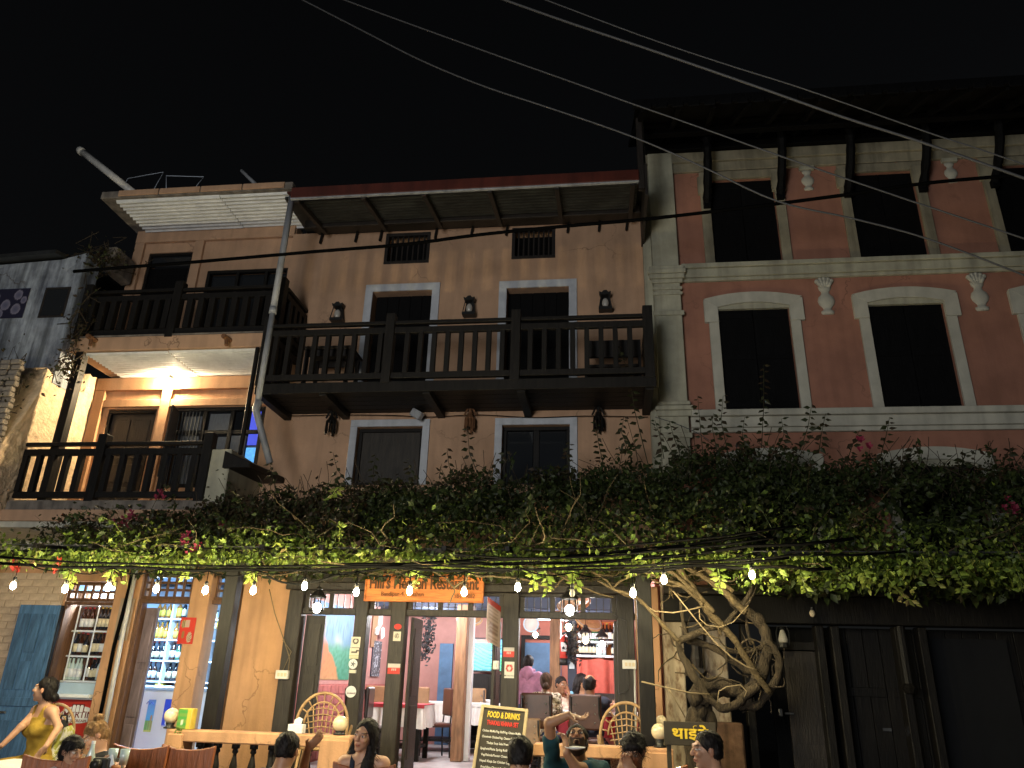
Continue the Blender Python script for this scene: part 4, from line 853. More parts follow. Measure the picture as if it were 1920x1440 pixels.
# blue door, posters, pipes
t = thing('blue_door', 'weathered blue panelled wooden door leaf standing open against the brick', 'door', (-7.22, -.27, .3))
lf = pbox('leaf', -7.53, -6.96, -.29, -.25, .31, 2.36, 'blue_wood', t)
for a, b, c, d in ((.07, .33, 1.35, 2.25), (.38, .62, 1.78, 2.25), (.38, .62, 1.35, 1.68), (.67, .93, 1.35, 2.25), (.07, .46, .45, 1.0), (.54, .93, .45, 1.0)): pbox('panel', -7.53+.57*a, -7.53+.57*b, -.310, -.289, c, d, 'blue_wood', t, .009)
pbox('cross_rail', -7.50, -6.99, -.312, -.2905, 1.16, 1.26, 'blue_wood', t); pbox('bolt', -7.50, -7.34, -.32, -.292, 1.075, 1.10, 'steel', t, .005)
pbox('door_edge', -6.958, -6.945, -.285, -.235, .31, 2.36, 'black_wood', t)
def charm(u, v):
    v2 = (v*2) % 1; c = (.32, .24, .17)
    d = ((u-.5)/.38)**2+((v2-.5)/.42)**2
    if d < 1: c = (.40, .30, .24) if v > .5 else (.42, .36, .26)
    if d < .45: c = (.30, .10, .09) if v > .5 else (.36, .33, .26)
    if v2 < .22 and .15 < u < .85: c = (.10, .11, .14)
    return c
p0, p1 = at(208, 1200, -.07), at(233, 1122, -.07); tag(picture('poster', (p0.x+.02, -.062, p0.z), (.19, 0, 0), (0, 0, p1.z-p0.z), 14, 30, charm), 'faded poster of two figures pasted on the pilaster beside the pipe', 'poster')
def redposter(u, v):
    if .35 < u < .62 and .62 < v < .9: return (.45, .30, .24)
    if ((u-.72)/.16)**2+((v-.25)/.2)**2 < 1: return (.22, .09, .05) if (u*v*60) % 2 < 1 else (.5, .4, .3)
    if ((u-.25)/.14)**2+((v-.75)/.16)**2 < 1: return (.16, .10, .03) if (u*40) % 2 < 1 else (.4, .35, .2)
    if ((u-.3)/.10)**2+((v-.35)/.14)**2 < 1: return (.25, .12, .04)
    return (.50, .03, .015)
p0, p1 = at(331, 1207, -.13), at(369, 1158, -.13); tag(picture('poster', (p0.x, -.125, p0.z), (p1.x-p0.x, 0, 0), (0, 0, p1.z-p0.z), 30, 36, redposter), 'bright red picture poster on the orange shop pillar', 'poster')
tag(MB().tube([at(256, 1066, -.12), at(228, 1200, -.12), at(192, 1385, -.12)], .028, 8).build('downpipe', 'pipe_white', None, True), 'white plastic pipe running down beside the shop pilaster', 'pipe')
tag(MB().tube([at(249, 1066, -.1), at(243, 1100, -.1), at(214, 1210, -.1), at(178, 1390, -.1)], .022, 6).build('cable', 'cable_black', None, True), 'thick black cable running down next to the white pipe', 'cable')
t = thing('downpipe', 'long grey drainpipe running down in front of both terraces with an elbow', 'pipe', at(515, 560, -.98)); q0, q1 = at(548, 366, -1.0), at(482, 762, -1.0)
MB().tube([q0, q0.lerp(q1, .58)], .045, 10).build('pipe', 'pipe_grey', t, True); MB().tube([q0.lerp(q1, .57), q1], .040, 10).build('pipe', 'pipe_grey', t, True)
MB().tube([at(486, 752, -1.0), at(480, 768, -1.0), at(484, 785, -1.0), at(506, 868, -.9)], [.055, .05, .042, .042], 10).build('elbow', 'pipe_grey', t, True); MB().tube([q0.lerp(q1, .56), q0.lerp(q1, .59)], .052, 10).build('pipe_joint', 'pipe_grey', t, True)
t = thing('paper_notice', 'white paper sheet on the peach wall under the terrace', 'poster', at(16, 1040, -.02)); p0, p1 = at(3, 1050, -.01), at(32, 1022, -.01); pbox('sheet', p0.x, p1.x, -.012, -.001, p0.z, p1.z+.1, 'label_white', t, 0)

# ------------------------------------------------------------------ restaurant front: sign, stickers, lanterns, boards
p0, p1 = at(682, 1127, -.16), at(908, 1077, -.16)
t = thing('wooden_sign', 'carved orange wooden sign board over the restaurant door', 'sign', p0); pbox('board', p0.x, p1.x, -.16, -.12, p0.z, p1.z, 'sign_wood', t, .006); sw, sh_ = p1.x-p0.x, p1.z-p0.z
fr_ = MB(); 
for a in ((p0.x, p1.x, p0.z, p0.z+.022), (p0.x, p1.x, p1.z-.022, p1.z), (p0.x, p0.x+.022, p0.z+.0225, p1.z-.0225), (p1.x-.022, p1.x, p0.z+.0225, p1.z-.0225)): fr_.box(a[0], a[1], -.178, -.161, a[2], a[3])
fr_.build('sign_frame', 'sign_wood', t, bevel=.004)
text('lettering', "Hill's Heaven Restaurant", (p0.x+sw*.04, -.165, p0.z+sh_*.44), sw*.92, sh_*.46, 'sign_letter', t, bold=.03, depth=.008); text('lettering', 'Bandipur-4, Tanahun', (p0.x+sw*.145, -.165, p0.z+sh_*.15), sw*.36, sh_*.20, 'sign_letter', t, depth=.006); text('lettering', '984   4082', (p0.x+sw*.76, -.165, p0.z+sh_*.15), sw*.17, sh_*.16, 'sign_letter', t, depth=.006)
STK = []
def stick(px, py, w, h, fn, lb, rnd=False, Y=-.062, n=14):
    c = at(px, py, Y); f = 1400/10.2; w, h = w/f, h/f
    if rnd: STK.append(tag(MB().prism([(c.x+w/2*math.cos(a*math.pi/10), c.z+h/2*math.sin(a*math.pi/10)) for a in range(20)], Y-.004, Y).build('sticker', fn), lb, 'sticker'))
    else: tag(picture('sticker', (c.x-w/2, Y, c.z-h/2), (w, 0, 0), (0, 0, h), n, n, fn, depth=.003), lb, 'sticker')
cream = (.60, .55, .44); dk = (.06, .05, .04)
stick(667, 1204, 16, 17, lambda u, v: dk if (.2 < u < .8 and .25 < v < .85 and abs(((u-.5)/.3)**2+((v-.6)/.25)**2-.8) < .45) else cream, 'square cream sticker with a round drum drawing, topmost on the sticker post')
stick(664, 1225, 16, 17, lambda u, v: dk if (.5 < v < .68 and .15 < u < .85) or (.7 < v < .85 and u > .7) else ((.35, .4, .2) if v < .35 and (v*14) % 2 < 1 else cream), 'cream sticker with a dark reclining figure, second on the sticker post')
stick(662, 1245, 15, 16, 'label_white', 'round white sticker with a scribbled emblem on the sticker post', True)
c = at(662, 1245, -.07); b = MB()
for a in range(5): b.tube([c+Vector((.03*math.cos(a*1.26), 0, .03*math.sin(a*1.26))), c+Vector((.012*math.cos(a*1.26+2), 0, .012*math.sin(a*1.26+2)))], .004, 4)
b.build('sticker_emblem', 'text_black', STK[-1])
stick(661, 1259, 13, 5, lambda u, v: cream if .1 < u < .9 else (.3, .3, .3), 'tiny pale strip sticker below the round emblem sticker')
stick(658, 1297, 18, 18, 'label_white', 'large round white sticker, lowest on the sticker post', True); text('sticker_print', 'RECOMMENDED', at(651, 1301, -.068), .10, .016, 'text_maroon', STK[-1])
stick(746, 1175, 13, 9, 'text_red', 'orange red oval sticker, topmost on the door post', True); stick(744.5, 1193, 13, 15, lambda u, v: dk if ((u-.5)/.3)**2+((v-.55)/.3)**2 < 1 and (u*9+v*5) % 2 < 1.2 else cream, 'square cream sticker with a dark emblem on the door post')
def redwhite(u, v): return (.50, .47, .44) if v > .62 or (.3 < v < .55 and .25 < u < .75 and (u*13) % 2 < 1.2) else (.50, .035, .025)
stick(738.5, 1254, 21, 16, redwhite, 'red and white card on the door post at door handle height'); stick(954, 1223, 18, 15, redwhite, 'red and white card on the post between door and window')
stick(955, 1256, 16, 25, lambda u, v: (.5, .04, .03) if .04 < ((u-.5)/.9)**2+((v-.6)/.6)**2 < .16 else (dk if .1 < v < .2 and (u*15) % 2 < 1.2 else (.62, .60, .56)), 'white notice with a red round emblem below the red card')
for px, py, w_, Y, lb in ((529, 1265, .16, -.10, 'white socket box with cables on the dark post of the panel wall'), (1180, 1246, .16, -.10, 'white double switch box on the window post'), (930, 1247, .07, .1, 'small white switch on the dark door leaf')):
    q = at(px, py, Y); t = thing('switch_box', lb, 'switch', q); pbox('box', q.x-w_/2, q.x+w_/2, Y-.02, Y+.035, q.z-.05, q.z+.05, 'white_plastic', t, .006)
    for i in range(3 if w_ > .1 else 1): pbox('rocker', q.x-w_*.32+i*w_*.26, q.x-w_*.32+i*w_*.26+.03, Y-.026, Y-.0205, q.z-.02, q.z+.02, 'globe_glass', t, .003)
p = [at(540, 1262, -.1), at(543, 1235, -.12), at(534, 1205, -.12), at(515, 1150, -.1), at(505, 1105, -.1)]; tag(MB().tube(p, .006, 5).tube([at(528, 1262, -.1), at(546, 1222, -.12), at(530, 1200, -.12)], .005, 5).build('cable', 'wire_tan', None, True), 'thin looped cables hanging above the socket box', 'cable')
tag(MB().tube([at(1180, 1240, -.1), at(1176, 1200, -.1), at(1175, 1165, -.1), at(1150, 1152, -.1)], .004, 4).tube([at(1178, 1252, -.1), at(1180, 1290, -.1), at(1172, 1298, -.1), at(1160, 1300, -.1)], .004, 4).build('cable', 'cable_grey', None, True), 'thin cable running to the double switch box', 'cable')
tag(MB().tube([at(1190, 1252, -.09), at(1193, 1390, -.09)], .014, 6).build('conduit', 'pipe_white', None, True), 'white conduit running down from the double switch box', 'conduit')
def lantern(px, py, Y, s, lit, lb, hang=.25):
    q = at(px, py, Y); t = thing('lantern', lb, 'lamp', q)
    MB().lathe([(.085*s, .07*s), (.09*s, .085*s), (.055*s, .12*s), (.03*s, .15*s), (.035*s, .165*s), (.012*s, .185*s)], q, 10).build('lantern_roof', 'black_metal', t, False)
    MB().ball(q+Vector((0, 0, -.03*s)), (.045*s, .045*s, .052*s), 12, 8).build('lamp_bulb', lit, t, True)
    c = MB()
    for i in range(8): a = i*math.pi/4; d = Vector((math.cos(a), math.sin(a), 0)); c.tube([q+d*.078*s+Vector((0, 0, .075*s)), q+d*.075*s+Vector((0, 0, -.05*s))], .0045*s, 4)
    c.lathe([(.079*s, -.05*s), (.079*s, -.062*s)], q, 12); c.build('cage', 'black_metal', t); MB().tube([q+Vector((0, 0, .18*s)), q+Vector((0, 0, .18*s+hang))], .004, 4).build('lantern_cord', 'cable_black', t)
lantern(595, 1134, -.55, 1.15, 'lamp_cool', 'bright cage lantern hanging before the folded door leaf'); lantern(1068, 1138, -.5, 1.2, 'lamp_cool', 'brightest cage lantern hanging over the restaurant window')
lantern(1066, 1172, 1.0, .95, 'lamp_warm', 'warm cage lantern hanging just behind the brightest lantern'); lantern(1098, 1196, 3.0, 1.1, 'lamp_warm', 'warm cage lantern hanging before the bar shelf'); lantern(1129, 1205, 2.6, 1.1, 'lamp_cool', 'white cage lantern hanging over the red curtain'); lantern(1004, 1187, 4.4, 1.0, 'lamp_warm', 'warm glowing lamp on the red wall under the blue disc', .3)
q = at(1468, 1196, -.34); t = thing('hurricane_lantern', 'unlit hurricane lantern hanging from the dark lintel', 'lamp', q); MB().lathe([(.05, -.05), (.055, -.02), (.04, .03), (.02, .09)], q, 10).build('lantern_glass', 'dull_glass', t, True); MB().lathe([(.06, -.10), (.062, -.06), (.045, -.05)], q, 10).build('oil_base', 'black_metal', t)
MB().tube([q+Vector((-.06, 0, -.08)), q+Vector((-.07, 0, .05)), q+Vector((-.05, 0, .12)), q+Vector((.05, 0, .12)), q+Vector((.07, 0, .05)), q+Vector((.06, 0, -.08))], .007, 5).lathe([(.022, .085), (.03, .10), (.015, .12)], q, 8).build('cage', 'black_metal', t)
q = at(1523, 1150, -.4); t = thing('bare_bulb', 'unlit white bulb on the dark ledge above the wooden door', 'lamp', q); MB().ball(q, (.032, .032, .042), 10, 7).build('glass', 'globe_glass', t, True); MB().lathe([(.016, .035), (.018, .065)], q, 8).build('socket', 'black_metal', t)
q = at(783, 778, -.12); t = thing('flood_light', 'small pale flood light fixed above the white framed window', 'lamp', q); b = MB(); b.bar(q+Vector((-.07, -.02, .04)), q+Vector((.07, -.06, -.05)), .1, .11); b.build('housing', 'pipe_grey', t, bevel=.012); MB().tube([q, q+Vector((0, .115, .03))], .015, 6).build('bracket', 'pipe_grey', t)
for px, py, lb in ((633, 588, 'shaded wall lantern beside the first balcony door'), (880, 577, 'shaded wall lantern between the two balcony doors'), (1135, 567, 'shaded wall lantern near the pilaster of the salmon house')):
    q = at(px, py, -.09); t = thing('wall_lantern', lb, 'lamp', (q.x, -.003, q.z)); MB().prism([(q.x-.09, q.z-.12), (q.x+.09, q.z-.12), (q.x+.055, q.z+.12), (q.x-.055, q.z+.12)], -.04, -.003).build('back_plate', 'black_metal', t)
    MB().ball((q.x, -.09, q.z-.01), (.048, .048, .075), 10, 7).build('lamp_glass', 'dull_glass', t, True); pbox('tray', q.x-.095, q.x+.095, -.15, -.041, q.z-.13, q.z-.085, 'black_metal', t)
    b = MB()
    for s in (-1, 1): b.bar((q.x+s*.085, -.14, q.z-.085), (q.x+s*.05, -.13, q.z+.12), .012, .012)
    b.prism([(q.x-.07, q.z+.10), (q.x+.07, q.z+.10), (q.x+.08, q.z+.15), (q.x+.045, q.z+.135), (q.x+.02, q.z+.17), (q.x-.02, q.z+.135+.03), (q.x-.05, q.z+.135), (q.x-.085, q.z+.15)], -.15, -.041); b.build('crest', 'black_metal', t)
for px, py, m, lb in ((621, 792, 'black_wood', 'dark hanging tassel ornament under the balcony near the drainpipe'), (881, 787, 'wicker_dark', 'rust brown hanging tassel ornament under the middle of the balcony'), (1122, 786, 'black_wood', 'dark hanging bell ornament under the balcony near the salmon house')):
    q = at(px, py, -.12); t = thing('hanging_ornament', lb, 'ornament', q); MB().tube([q+Vector((-.08, 0, .06)), q+Vector((-.05, 0, .13)), q+Vector((0, 0, .20)), q+Vector((.05, 0, .13)), q+Vector((.08, 0, .06))], .014, 6).lathe([(.05, .0), (.07, .02), (.045, .05), (.02, .1), (.02, .17)], q, 9).build('bracket', m, t)
    b = MB()
    for i in range(9): a = i*.7; b.tube([q+Vector((.06*math.cos(a), .06*math.sin(a), .01)), q+Vector((.062*math.cos(a), .062*math.sin(a), -.12-.03*(i % 3)))], [.012, .015], 5)
    b.build('tassel', m, t)
# hanging menu sheet, standing menu board, devanagari sign
p0, p1 = at(911, 1200, -.6), at(936, 1215, -.1); hz = at(915.5, 1119, -.6).z-p0.z
def sheet(u, v): return (.48, .06, .04) if v > .86 else ((.40, .30, .24) if (int(v*24) % 2 and .12 < u < .85) else ((.26, .17, .13) if abs(u-.5) < .3 and abs(v-.35) < .12 else (.58, .46, .40)))
tag(picture('menu_sheet', p0, p1-p0, (-.0, 0, hz), 14, 40, sheet, loc=p0), 'laminated price sheet with a red head hanging beside the restaurant door', 'menu')
pl_, pr_, pt = at(872, 1440, -2.35), at(962, 1450, -2.35), at(903, 1321, -2.15); pq = at(991, 1330, -2.15)
ux = (pq-pt); w_ = ux.length; ux.normalize(); dn = (pl_-pt); uz = -(dn-ux*dn.dot(ux)).normalized(); hgt = 1.15; o = pt-uz*hgt
t = thing('menu_board', 'black standing menu board in a pale frame listing food and drinks', 'menu board', o); nn = ux.cross(uz)
def slab(b, x0, x1, z0, z1, d0, d1): b.hexa([o+ux*x+uz*z+nn*d for d, z in ((d0, z0), (d0, z1)) for x in (x0, x1)] and [o+ux*x0+uz*z0+nn*d0, o+ux*x1+uz*z0+nn*d0, o+ux*x1+uz*z0+nn*d1, o+ux*x0+uz*z0+nn*d1, o+ux*x0+uz*z1+nn*d0, o+ux*x1+uz*z1+nn*d0, o+ux*x1+uz*z1+nn*d1, o+ux*x0+uz*z1+nn*d1]); return b
slab(MB(), .02, w_-.02, .02, hgt-.02, -.02, 0).build('board', 'menu_black', t)
f = MB(); [slab(f, *a) for a in ((0, .028, 0, hgt, -.025, .012), (w_-.028, w_, 0, hgt, -.025, .012), (.0281, w_-.0281, hgt-.028, hgt, -.025, .012), (.0281, w_-.0281, 0, .028, -.025, .012))]; f.build('board_frame', 'menu_frame', t, bevel=.004)
slab(MB(), .04, w_-.04, 0, .9, -.30, -.28).build('back_leg', 'menu_frame', t)
L_ = [('FOOD & DRINKS', .68, .055, 'text_yellow', .02), ('THAKALI KHANA SET', .66, .042, 'text_red', .02), ('Chicken MoMo/Veg. Buff/Veg. Cheese MoMo', .80, .026, 'text_white', .015), ('Chowmein Chicken/Veg. Cheese Chowmein', .78, .026, 'text_white', .015), ('Thukpa Soup Salad French Fry', .56, .026, 'text_white', .015),
      ('Spaghetti/Pasta Spring Roll/Mushroom', .78, .026, 'text_white', .015), ('Veg.Pakoda/Paneer Cheese Pakoda', .72, .026, 'text_white', .015), ('Nepali Khaja Set Chicken Leg/Wing', .74, .026, 'text_white', .015), ('Fried Rice Chapati Set Plain Rice', .66, .026, 'text_white', .015), ('Chicken/Pork Sukuti Sadeko', .62, .026, 'text_white', .015), ('Local Chicken Curry Set', .54, .026, 'text_white', .015)]
z = hgt-.105
for s_, ww, hh, m, bo in L_:
    text('lettering', s_, o+ux*(w_*(1-ww)/2)+uz*z+nn*.0025, w_*ww, hh, m, t, ux, uz, .002, bold=bo); z -= .066 if hh > .03 else .050
p0, p1 = at(1246, 1392, -2.0), at(1342, 1360, -2.0); t = thing('black_sign', 'black board sign with yellow lettering at the foot of the vine', 'sign', p0); pbox('board', p0.x, p1.x, -2.0, -1.97, p0.z-.02, p1.z+.02, 'menu_black', t)
text('lettering', 'थाईने', (p0.x+.07, -2.003, p0.z+.02), (p1.x-p0.x)*.70, (p1.z-p0.z)*.86, 'text_yellow', t, bold=.025); pbox('sign_leg', p0.x+.02, p0.x+.06, -1.968, -1.93, .504 if 0 else .01, p0.z, 'menu_black', t); pbox('sign_leg', p1.x-.06, p1.x-.02, -1.968, -1.93, .01, p0.z, 'menu_black', t)

# ------------------------------------------------------------------ things in the restaurant room
def mural(u, v):
    n1 = mnoise.noise((u*7, v*7, 1)); n2 = mnoise.noise((u*24, v*20, 4)); n3 = mnoise.noise((u*38, v*6, 8)); cx = .26+.20*(v/.72)**1.5*(1-v)+.05*n1+.05*math.sin(v*9); hw = .46*max(0, 1-v/.74)**1.5+.015
    lerp = lambda a, b, t: tuple(a[i]+(b[i]-a[i])*t for i in range(3)); cl = lambda x: max(0, min(1, x))
    far = lerp((.16, .30, .36), (.07, .22, .46), cl((v-.45)*2.2+.4*n1)); far = lerp(far, (.03, .08, .16), cl(n3*1.8-.2)*cl((v-.4)*5)); far = lerp(far, (.40, .52, .36), cl(1-abs(u-.62-.1*n1)/.14)*cl(1-abs(v-.52)/.13)*.8)
    gr = lerp((.06, .26, .15), (.12, .36, .26), cl(.5+1.2*n2)); c = lerp(gr, far, cl((v-.40+.06*n1)*9))
    if u < .2: c = lerp(c, (.08, .26, .12), cl(1.2-v*2.2)*.7)
    pa = lerp((.58, .34, .16), (.62, .20, .08), cl(v*2.6)); pa = lerp(pa, (.50, .34, .44), cl((v-.44)*7)); return lerp(c, lerp(pa, (.3, .12, .06), cl(n2*.6)), cl((hw-abs(u-cx)+.02*n2)/.03)*cl((.76-v)*12))
tag(picture('mural', (RX0+.006, 1.0, 1.56), (0, 1.85, 0), (0, 0, 1.06), 60, 44, lambda u, v: tuple(max(.012, c*.62-.02) for c in mural(u, v)), loc=(RX0+.006, 1.0, 1.56)), 'large painting of a path between blue green trees on the side wall', 'painting')
q = at(704, 1235, 2.4); t = thing('painted_board', 'tall black board with white drawings hanging on the pink side wall', 'board', (RX0+.03, 4.0, 1.6))
def doodle(u, v): return (.32, .34, .38) if (mnoise.noise((u*9, v*22, 2)) > .30 or abs(((u-.5)/.17)**2+((v-.42)/.16)**2-.8) < .3) else (.05, .052, .06)
a, b_ = atx(696, 1268, RX0+.03), atx(711, 1268, RX0+.03); za = atx(703, 1201, RX0+.03).z; pbox('backing', RX0+.001, RX0+.025, a.y, b_.y, a.z, za, 'navy_wall', t); picture('drawing', (RX0+.026, a.y, a.z), (0, b_.y-a.y, 0), (0, 0, za-a.z), 16, 44, doodle, t)
a = atx(707, 1175, RX0+.05); t = thing('wall_rack', 'white bracket and hose hanging above the black board', 'bracket', a); b = MB(); b.bar(atx(714, 1150, RX0+.05), atx(712, 1172, RX0+.05), .08, .05).bar(atx(712, 1172, RX0+.05), atx(707, 1180, RX0+.05), .06, .05).bar(atx(707, 1178, RX0+.05), atx(706, 1190, RX0+.05), .05, .14); b.build('bracket', 'white_plastic', t, bevel=.01); b = MB(); b.bar(atx(717, 1177, RX0+.08), atx(717, 1197, RX0+.08), .05, .13); b.build('wall_box', 'white_plastic', t, bevel=.02)
pbox('wood_board', RX0+.001, RX0+.03, atx(697, 1165, RX0).y, atx(706, 1165, RX0).y, 2.1, 2.66, 'old_post', B)
def tvfn(u, v):
    y = v*9+1.6*mnoise.noise((u*3, v*2, 7))+u*2.2; k = y % 1
    if v > .88: return (.10, .40, .75) if .5 < u or u < .2 else (.5, .12, .10)
    g_ = (.05, .28+.3*k, .20) if mnoise.noise((u*2, v*3, 9)) > .1 else (.03+.1*k, .26+.3*k, .58)
    return (.01, .10, .28) if k < .22 else g_
p0, p1 = at(872, 1256, 4.9), at(966, 1200, 4.9); t = thing('television', 'flat television showing terraced fields in blue and green', 'television', p0); pbox('casing', p0.x-.03, p1.x+.03, 4.9, 4.95, p0.z-.03, p1.z+.03, 'black_metal', t); picture('screen', (p0.x, 4.898, p0.z), (p1.x-p0.x, 0, 0), (0, 0, p1.z-p0.z), 60, 40, tvfn, t, 'screen', .003); pbox('stand', (p0.x+p1.x)/2-.15, (p0.x+p1.x)/2+.15, 4.951, 5.39, p0.z+.2, p0.z+.3, 'black_metal', t)
t = thing('tv_cabinet', 'black low cabinet under the television', 'cabinet', (p0.x, 5, RZ)); pbox('body', p0.x-.1, p1.x+.1, 4.85, 5.35, RZ+.002, p0.z-.06, 'black_wood', t); pbox('door', p0.x-.08, (p0.x+p1.x)/2-.01, 4.835, 4.849, RZ+.05, p0.z-.1, 'black_wood', t)
# bar shelf, curtain, extinguisher, discs
t = thing('bar_shelf', 'white bar shelf with two rows of bottles on an orange wall', 'shelf', (0, 5, 2)); a, b_ = at(1078, 1210, 5.0), at(1166, 1210, 5.0); zz = [at(1120, y, 5.0).z for y in (1202.5, 1229)]
pbox('orange_back', a.x, b_.x, 5.36, 5.395, zz[1]-.05, 2.70, 'orange_wall', t, 0)
for z in zz: pbox('shelf_board', a.x, b_.x, 4.85, 5.355, z-.035, z, 'shop_shelf', t)
pbox('upright', a.x-.02, a.x+.02, 4.85, 5.36, zz[1]-.1, zz[0]+.42, 'shop_shelf', t); pbox('upright', (a.x+b_.x)/2+.35, (a.x+b_.x)/2+.38, 4.85, 5.36, zz[1], zz[0]-.036, 'shop_shelf', t)
G3 = 'bottles on the bar shelf'
row_of_bottles(['brown', 'wine', 'dark beer', 'green', 'green', 'green', 'wine', 'brown', 'dark beer', 'brown', 'wine'], [1087+i*6.4 for i in range(11)], 1202, 5.0, 'on the upper bar shelf', G3, 1.08)
row_of_bottles(['dark beer']*5+['clear']*3+['wine'], [1088, 1094.5, 1101, 1107.5, 1114, 1121, 1127, 1133, 1150], 1228.5, 5.0, 'on the lower bar shelf', G3, 1.0)
b = MB(); a, b_ = at(1079, 1260, 4.7), at(1172, 1260, 4.7); zt, zb = at(1120, 1234, 4.7).z, RZ+.3; n = 60
for i in range(n+1):
    for j in range(13):
        u, v = i/n, j/12; x = a.x+(b_.x-a.x)*u; b.v.append((x+.05*(u-.48)*math.sin(v*2), 4.7+(.045*v+.012)*math.sin(u*34+3*math.sin(u*7)), zt-.10*math.sin(u*3.14)*(1-v)*(abs(u-.48)*2)+(zb-zt)*v))
for i in range(n):
    for j in range(12): k = i*13+j; b.f.append((k, k+1, k+14, k+13))
tag(b.build('red_curtain', 'curtain_red', None, True), 'draped red curtain hanging under the bar shelf', 'curtain')
q = at(1058, 1222, 3.2); t = thing('fire_extinguisher', 'red fire extinguisher hanging next to the navy post', 'fire extinguisher', q); MB().lathe([(.06, -.2), (.075, -.18), (.075, .16), (.05, .22), (.025, .25)], q, 12).build('cylinder', 'freezer_red', t, True); MB().lathe([(.076, -.205), (.078, -.10)], q, 12).build('base_band', 'black_metal', t, True); pbox('label', q.x-.045, q.x+.045, q.y-.083, q.y-.072, q.z, q.z+.14, 'label_white', t); MB().bar(q+Vector((-.04, 0, .27)), q+Vector((.06, 0, .30)), .03, .03).build('handle', 'black_metal', t)
pbox('paper_notice', at(1067, 1254, 3.1).x, at(1077, 1254, 3.1).x, 3.10, 3.106, at(1072, 1254, 3.1).z, at(1072, 1240, 3.1).z, 'counter_glass', None, 0); tag(bpy.data.objects['paper_notice.001'] if 'paper_notice.001' in bpy.data.objects else bpy.data.objects['paper_notice'], 'small pale blue paper pinned on the navy post', 'notice')
def disc(px, py, Y, r, m, tilt, lb, name='hanging_disc'):
    q = at(px, py, Y); t = thing(name, lb, 'ornament', q); M_ = Matrix.Rotation(R(tilt[0]), 3, 'X') @ Matrix.Rotation(R(tilt[1]), 3, 'Y'); MB().lathe([(r*.98, 0), (r, .012), (r*.92, .03), (r*.9, .012)], q, 24, M_).build('plate', m, t, True); MB().lathe([(r*1.03, -.006), (r*1.05, .016), (r*1.0, .024)], q, 24, M_).build('rim', 'wicker' if m != 'lamp_blue' else 'pipe_white', t, True); MB().tube([q, (q.x, q.y, 2.87)], .005, 4).build('disc_cord', 'cable_black', t)
disc(996, 1170, 3.0, .125, 'lamp_blue', (90, 0), 'round blue glowing disc lamp near the ceiling', 'disc_lamp'); disc(1103, 1166, 3.2, .23, 'counter_glass', (35, 22), 'pale woven tray tilted under the ceiling over the bar'); disc(880, 1160, 3.6, .22, 'counter_glass', (35, 10), 'pale woven tray hanging above the television'); disc(1076, 1133, .9, .22, 'cloth_white', (30, -10), 'large shallow white shade behind the brightest lantern')
def garland(p0, p1, r, lb, n=260, m='leaf_black'):
    b = MB(); d = p1-p0
    for i in range(n):
        c = p0+d*random.random()+Vector((random.gauss(0, r), random.gauss(0, r), random.gauss(0, r))); u = Vector((random.gauss(0, 1), random.gauss(0, 1), random.gauss(0, 1))).normalized(); w = u.orthogonal().normalized(); s = .035
        b.add([c-u*s, c+w*s*.6, c+u*s, c-w*s*.6], [(0, 1, 2, 3)])
    b.tube([p0, p0.lerp(p1, .5)+Vector((.02, 0, 0)), p1], .015, 5); tag(b.build('garland', m, None, loc=p0), lb, 'garland')
mat('leaf_black', (.02, .022, .024), .5, .4, 8)
garland(at(1072, 1172, 3.0), at(1074, 1238, 3.0), .055, 'dark leafy garland hanging down the navy post'); garland(at(808, 1152, 3.0), at(797, 1232, 3.0), .05, 'dark leafy garland hanging in front of the back doorway')
# dining furniture
def dchair(lb, p, rot, m, proto={}):
    if m not in proto:
        t = thing('dining_chair', lb, 'chair'); 
        pbox('seat', -.2, .2, -.2, .2, .42, .48, m, t, .018); pbox('backrest', -.2, .2, .17, .22, .58, .98, m, t, .018)
        for sx in (-1, 1):
            MB().tube([(sx*.18, -.17, 0), (sx*.18, -.17, .42)], .013, 6).build('leg', 'black_metal', t, True); MB().tube([(sx*.18, .20, 0), (sx*.18, .18, .42), (sx*.17, .235, .95)], .013, 6).build('back_leg', 'black_metal', t, True)
            for z in (.66, .76, .86): MB().ball((sx*.12, .226, z), .012, 6, 4).build('back_button', 'steel', t)
        [MB().tube([(-.18, yy, .2), (.18, yy, .2)], .010, 5).build('stretcher', 'black_metal', t, True) for yy in (-.17, .19)]
        proto[m] = t; t.location = p; t.rotation_euler = (0, 0, R(rot)); WL[t.name] = Vector(p); t['group'] = 'padded chairs in the restaurant'; return t
    return dup(proto[m], p, R(rot), lb, 'padded chairs in the restaurant')
def floorpt(px, py, Y): q = at(px, py, Y); return (q.x, Y, RZ+.002)
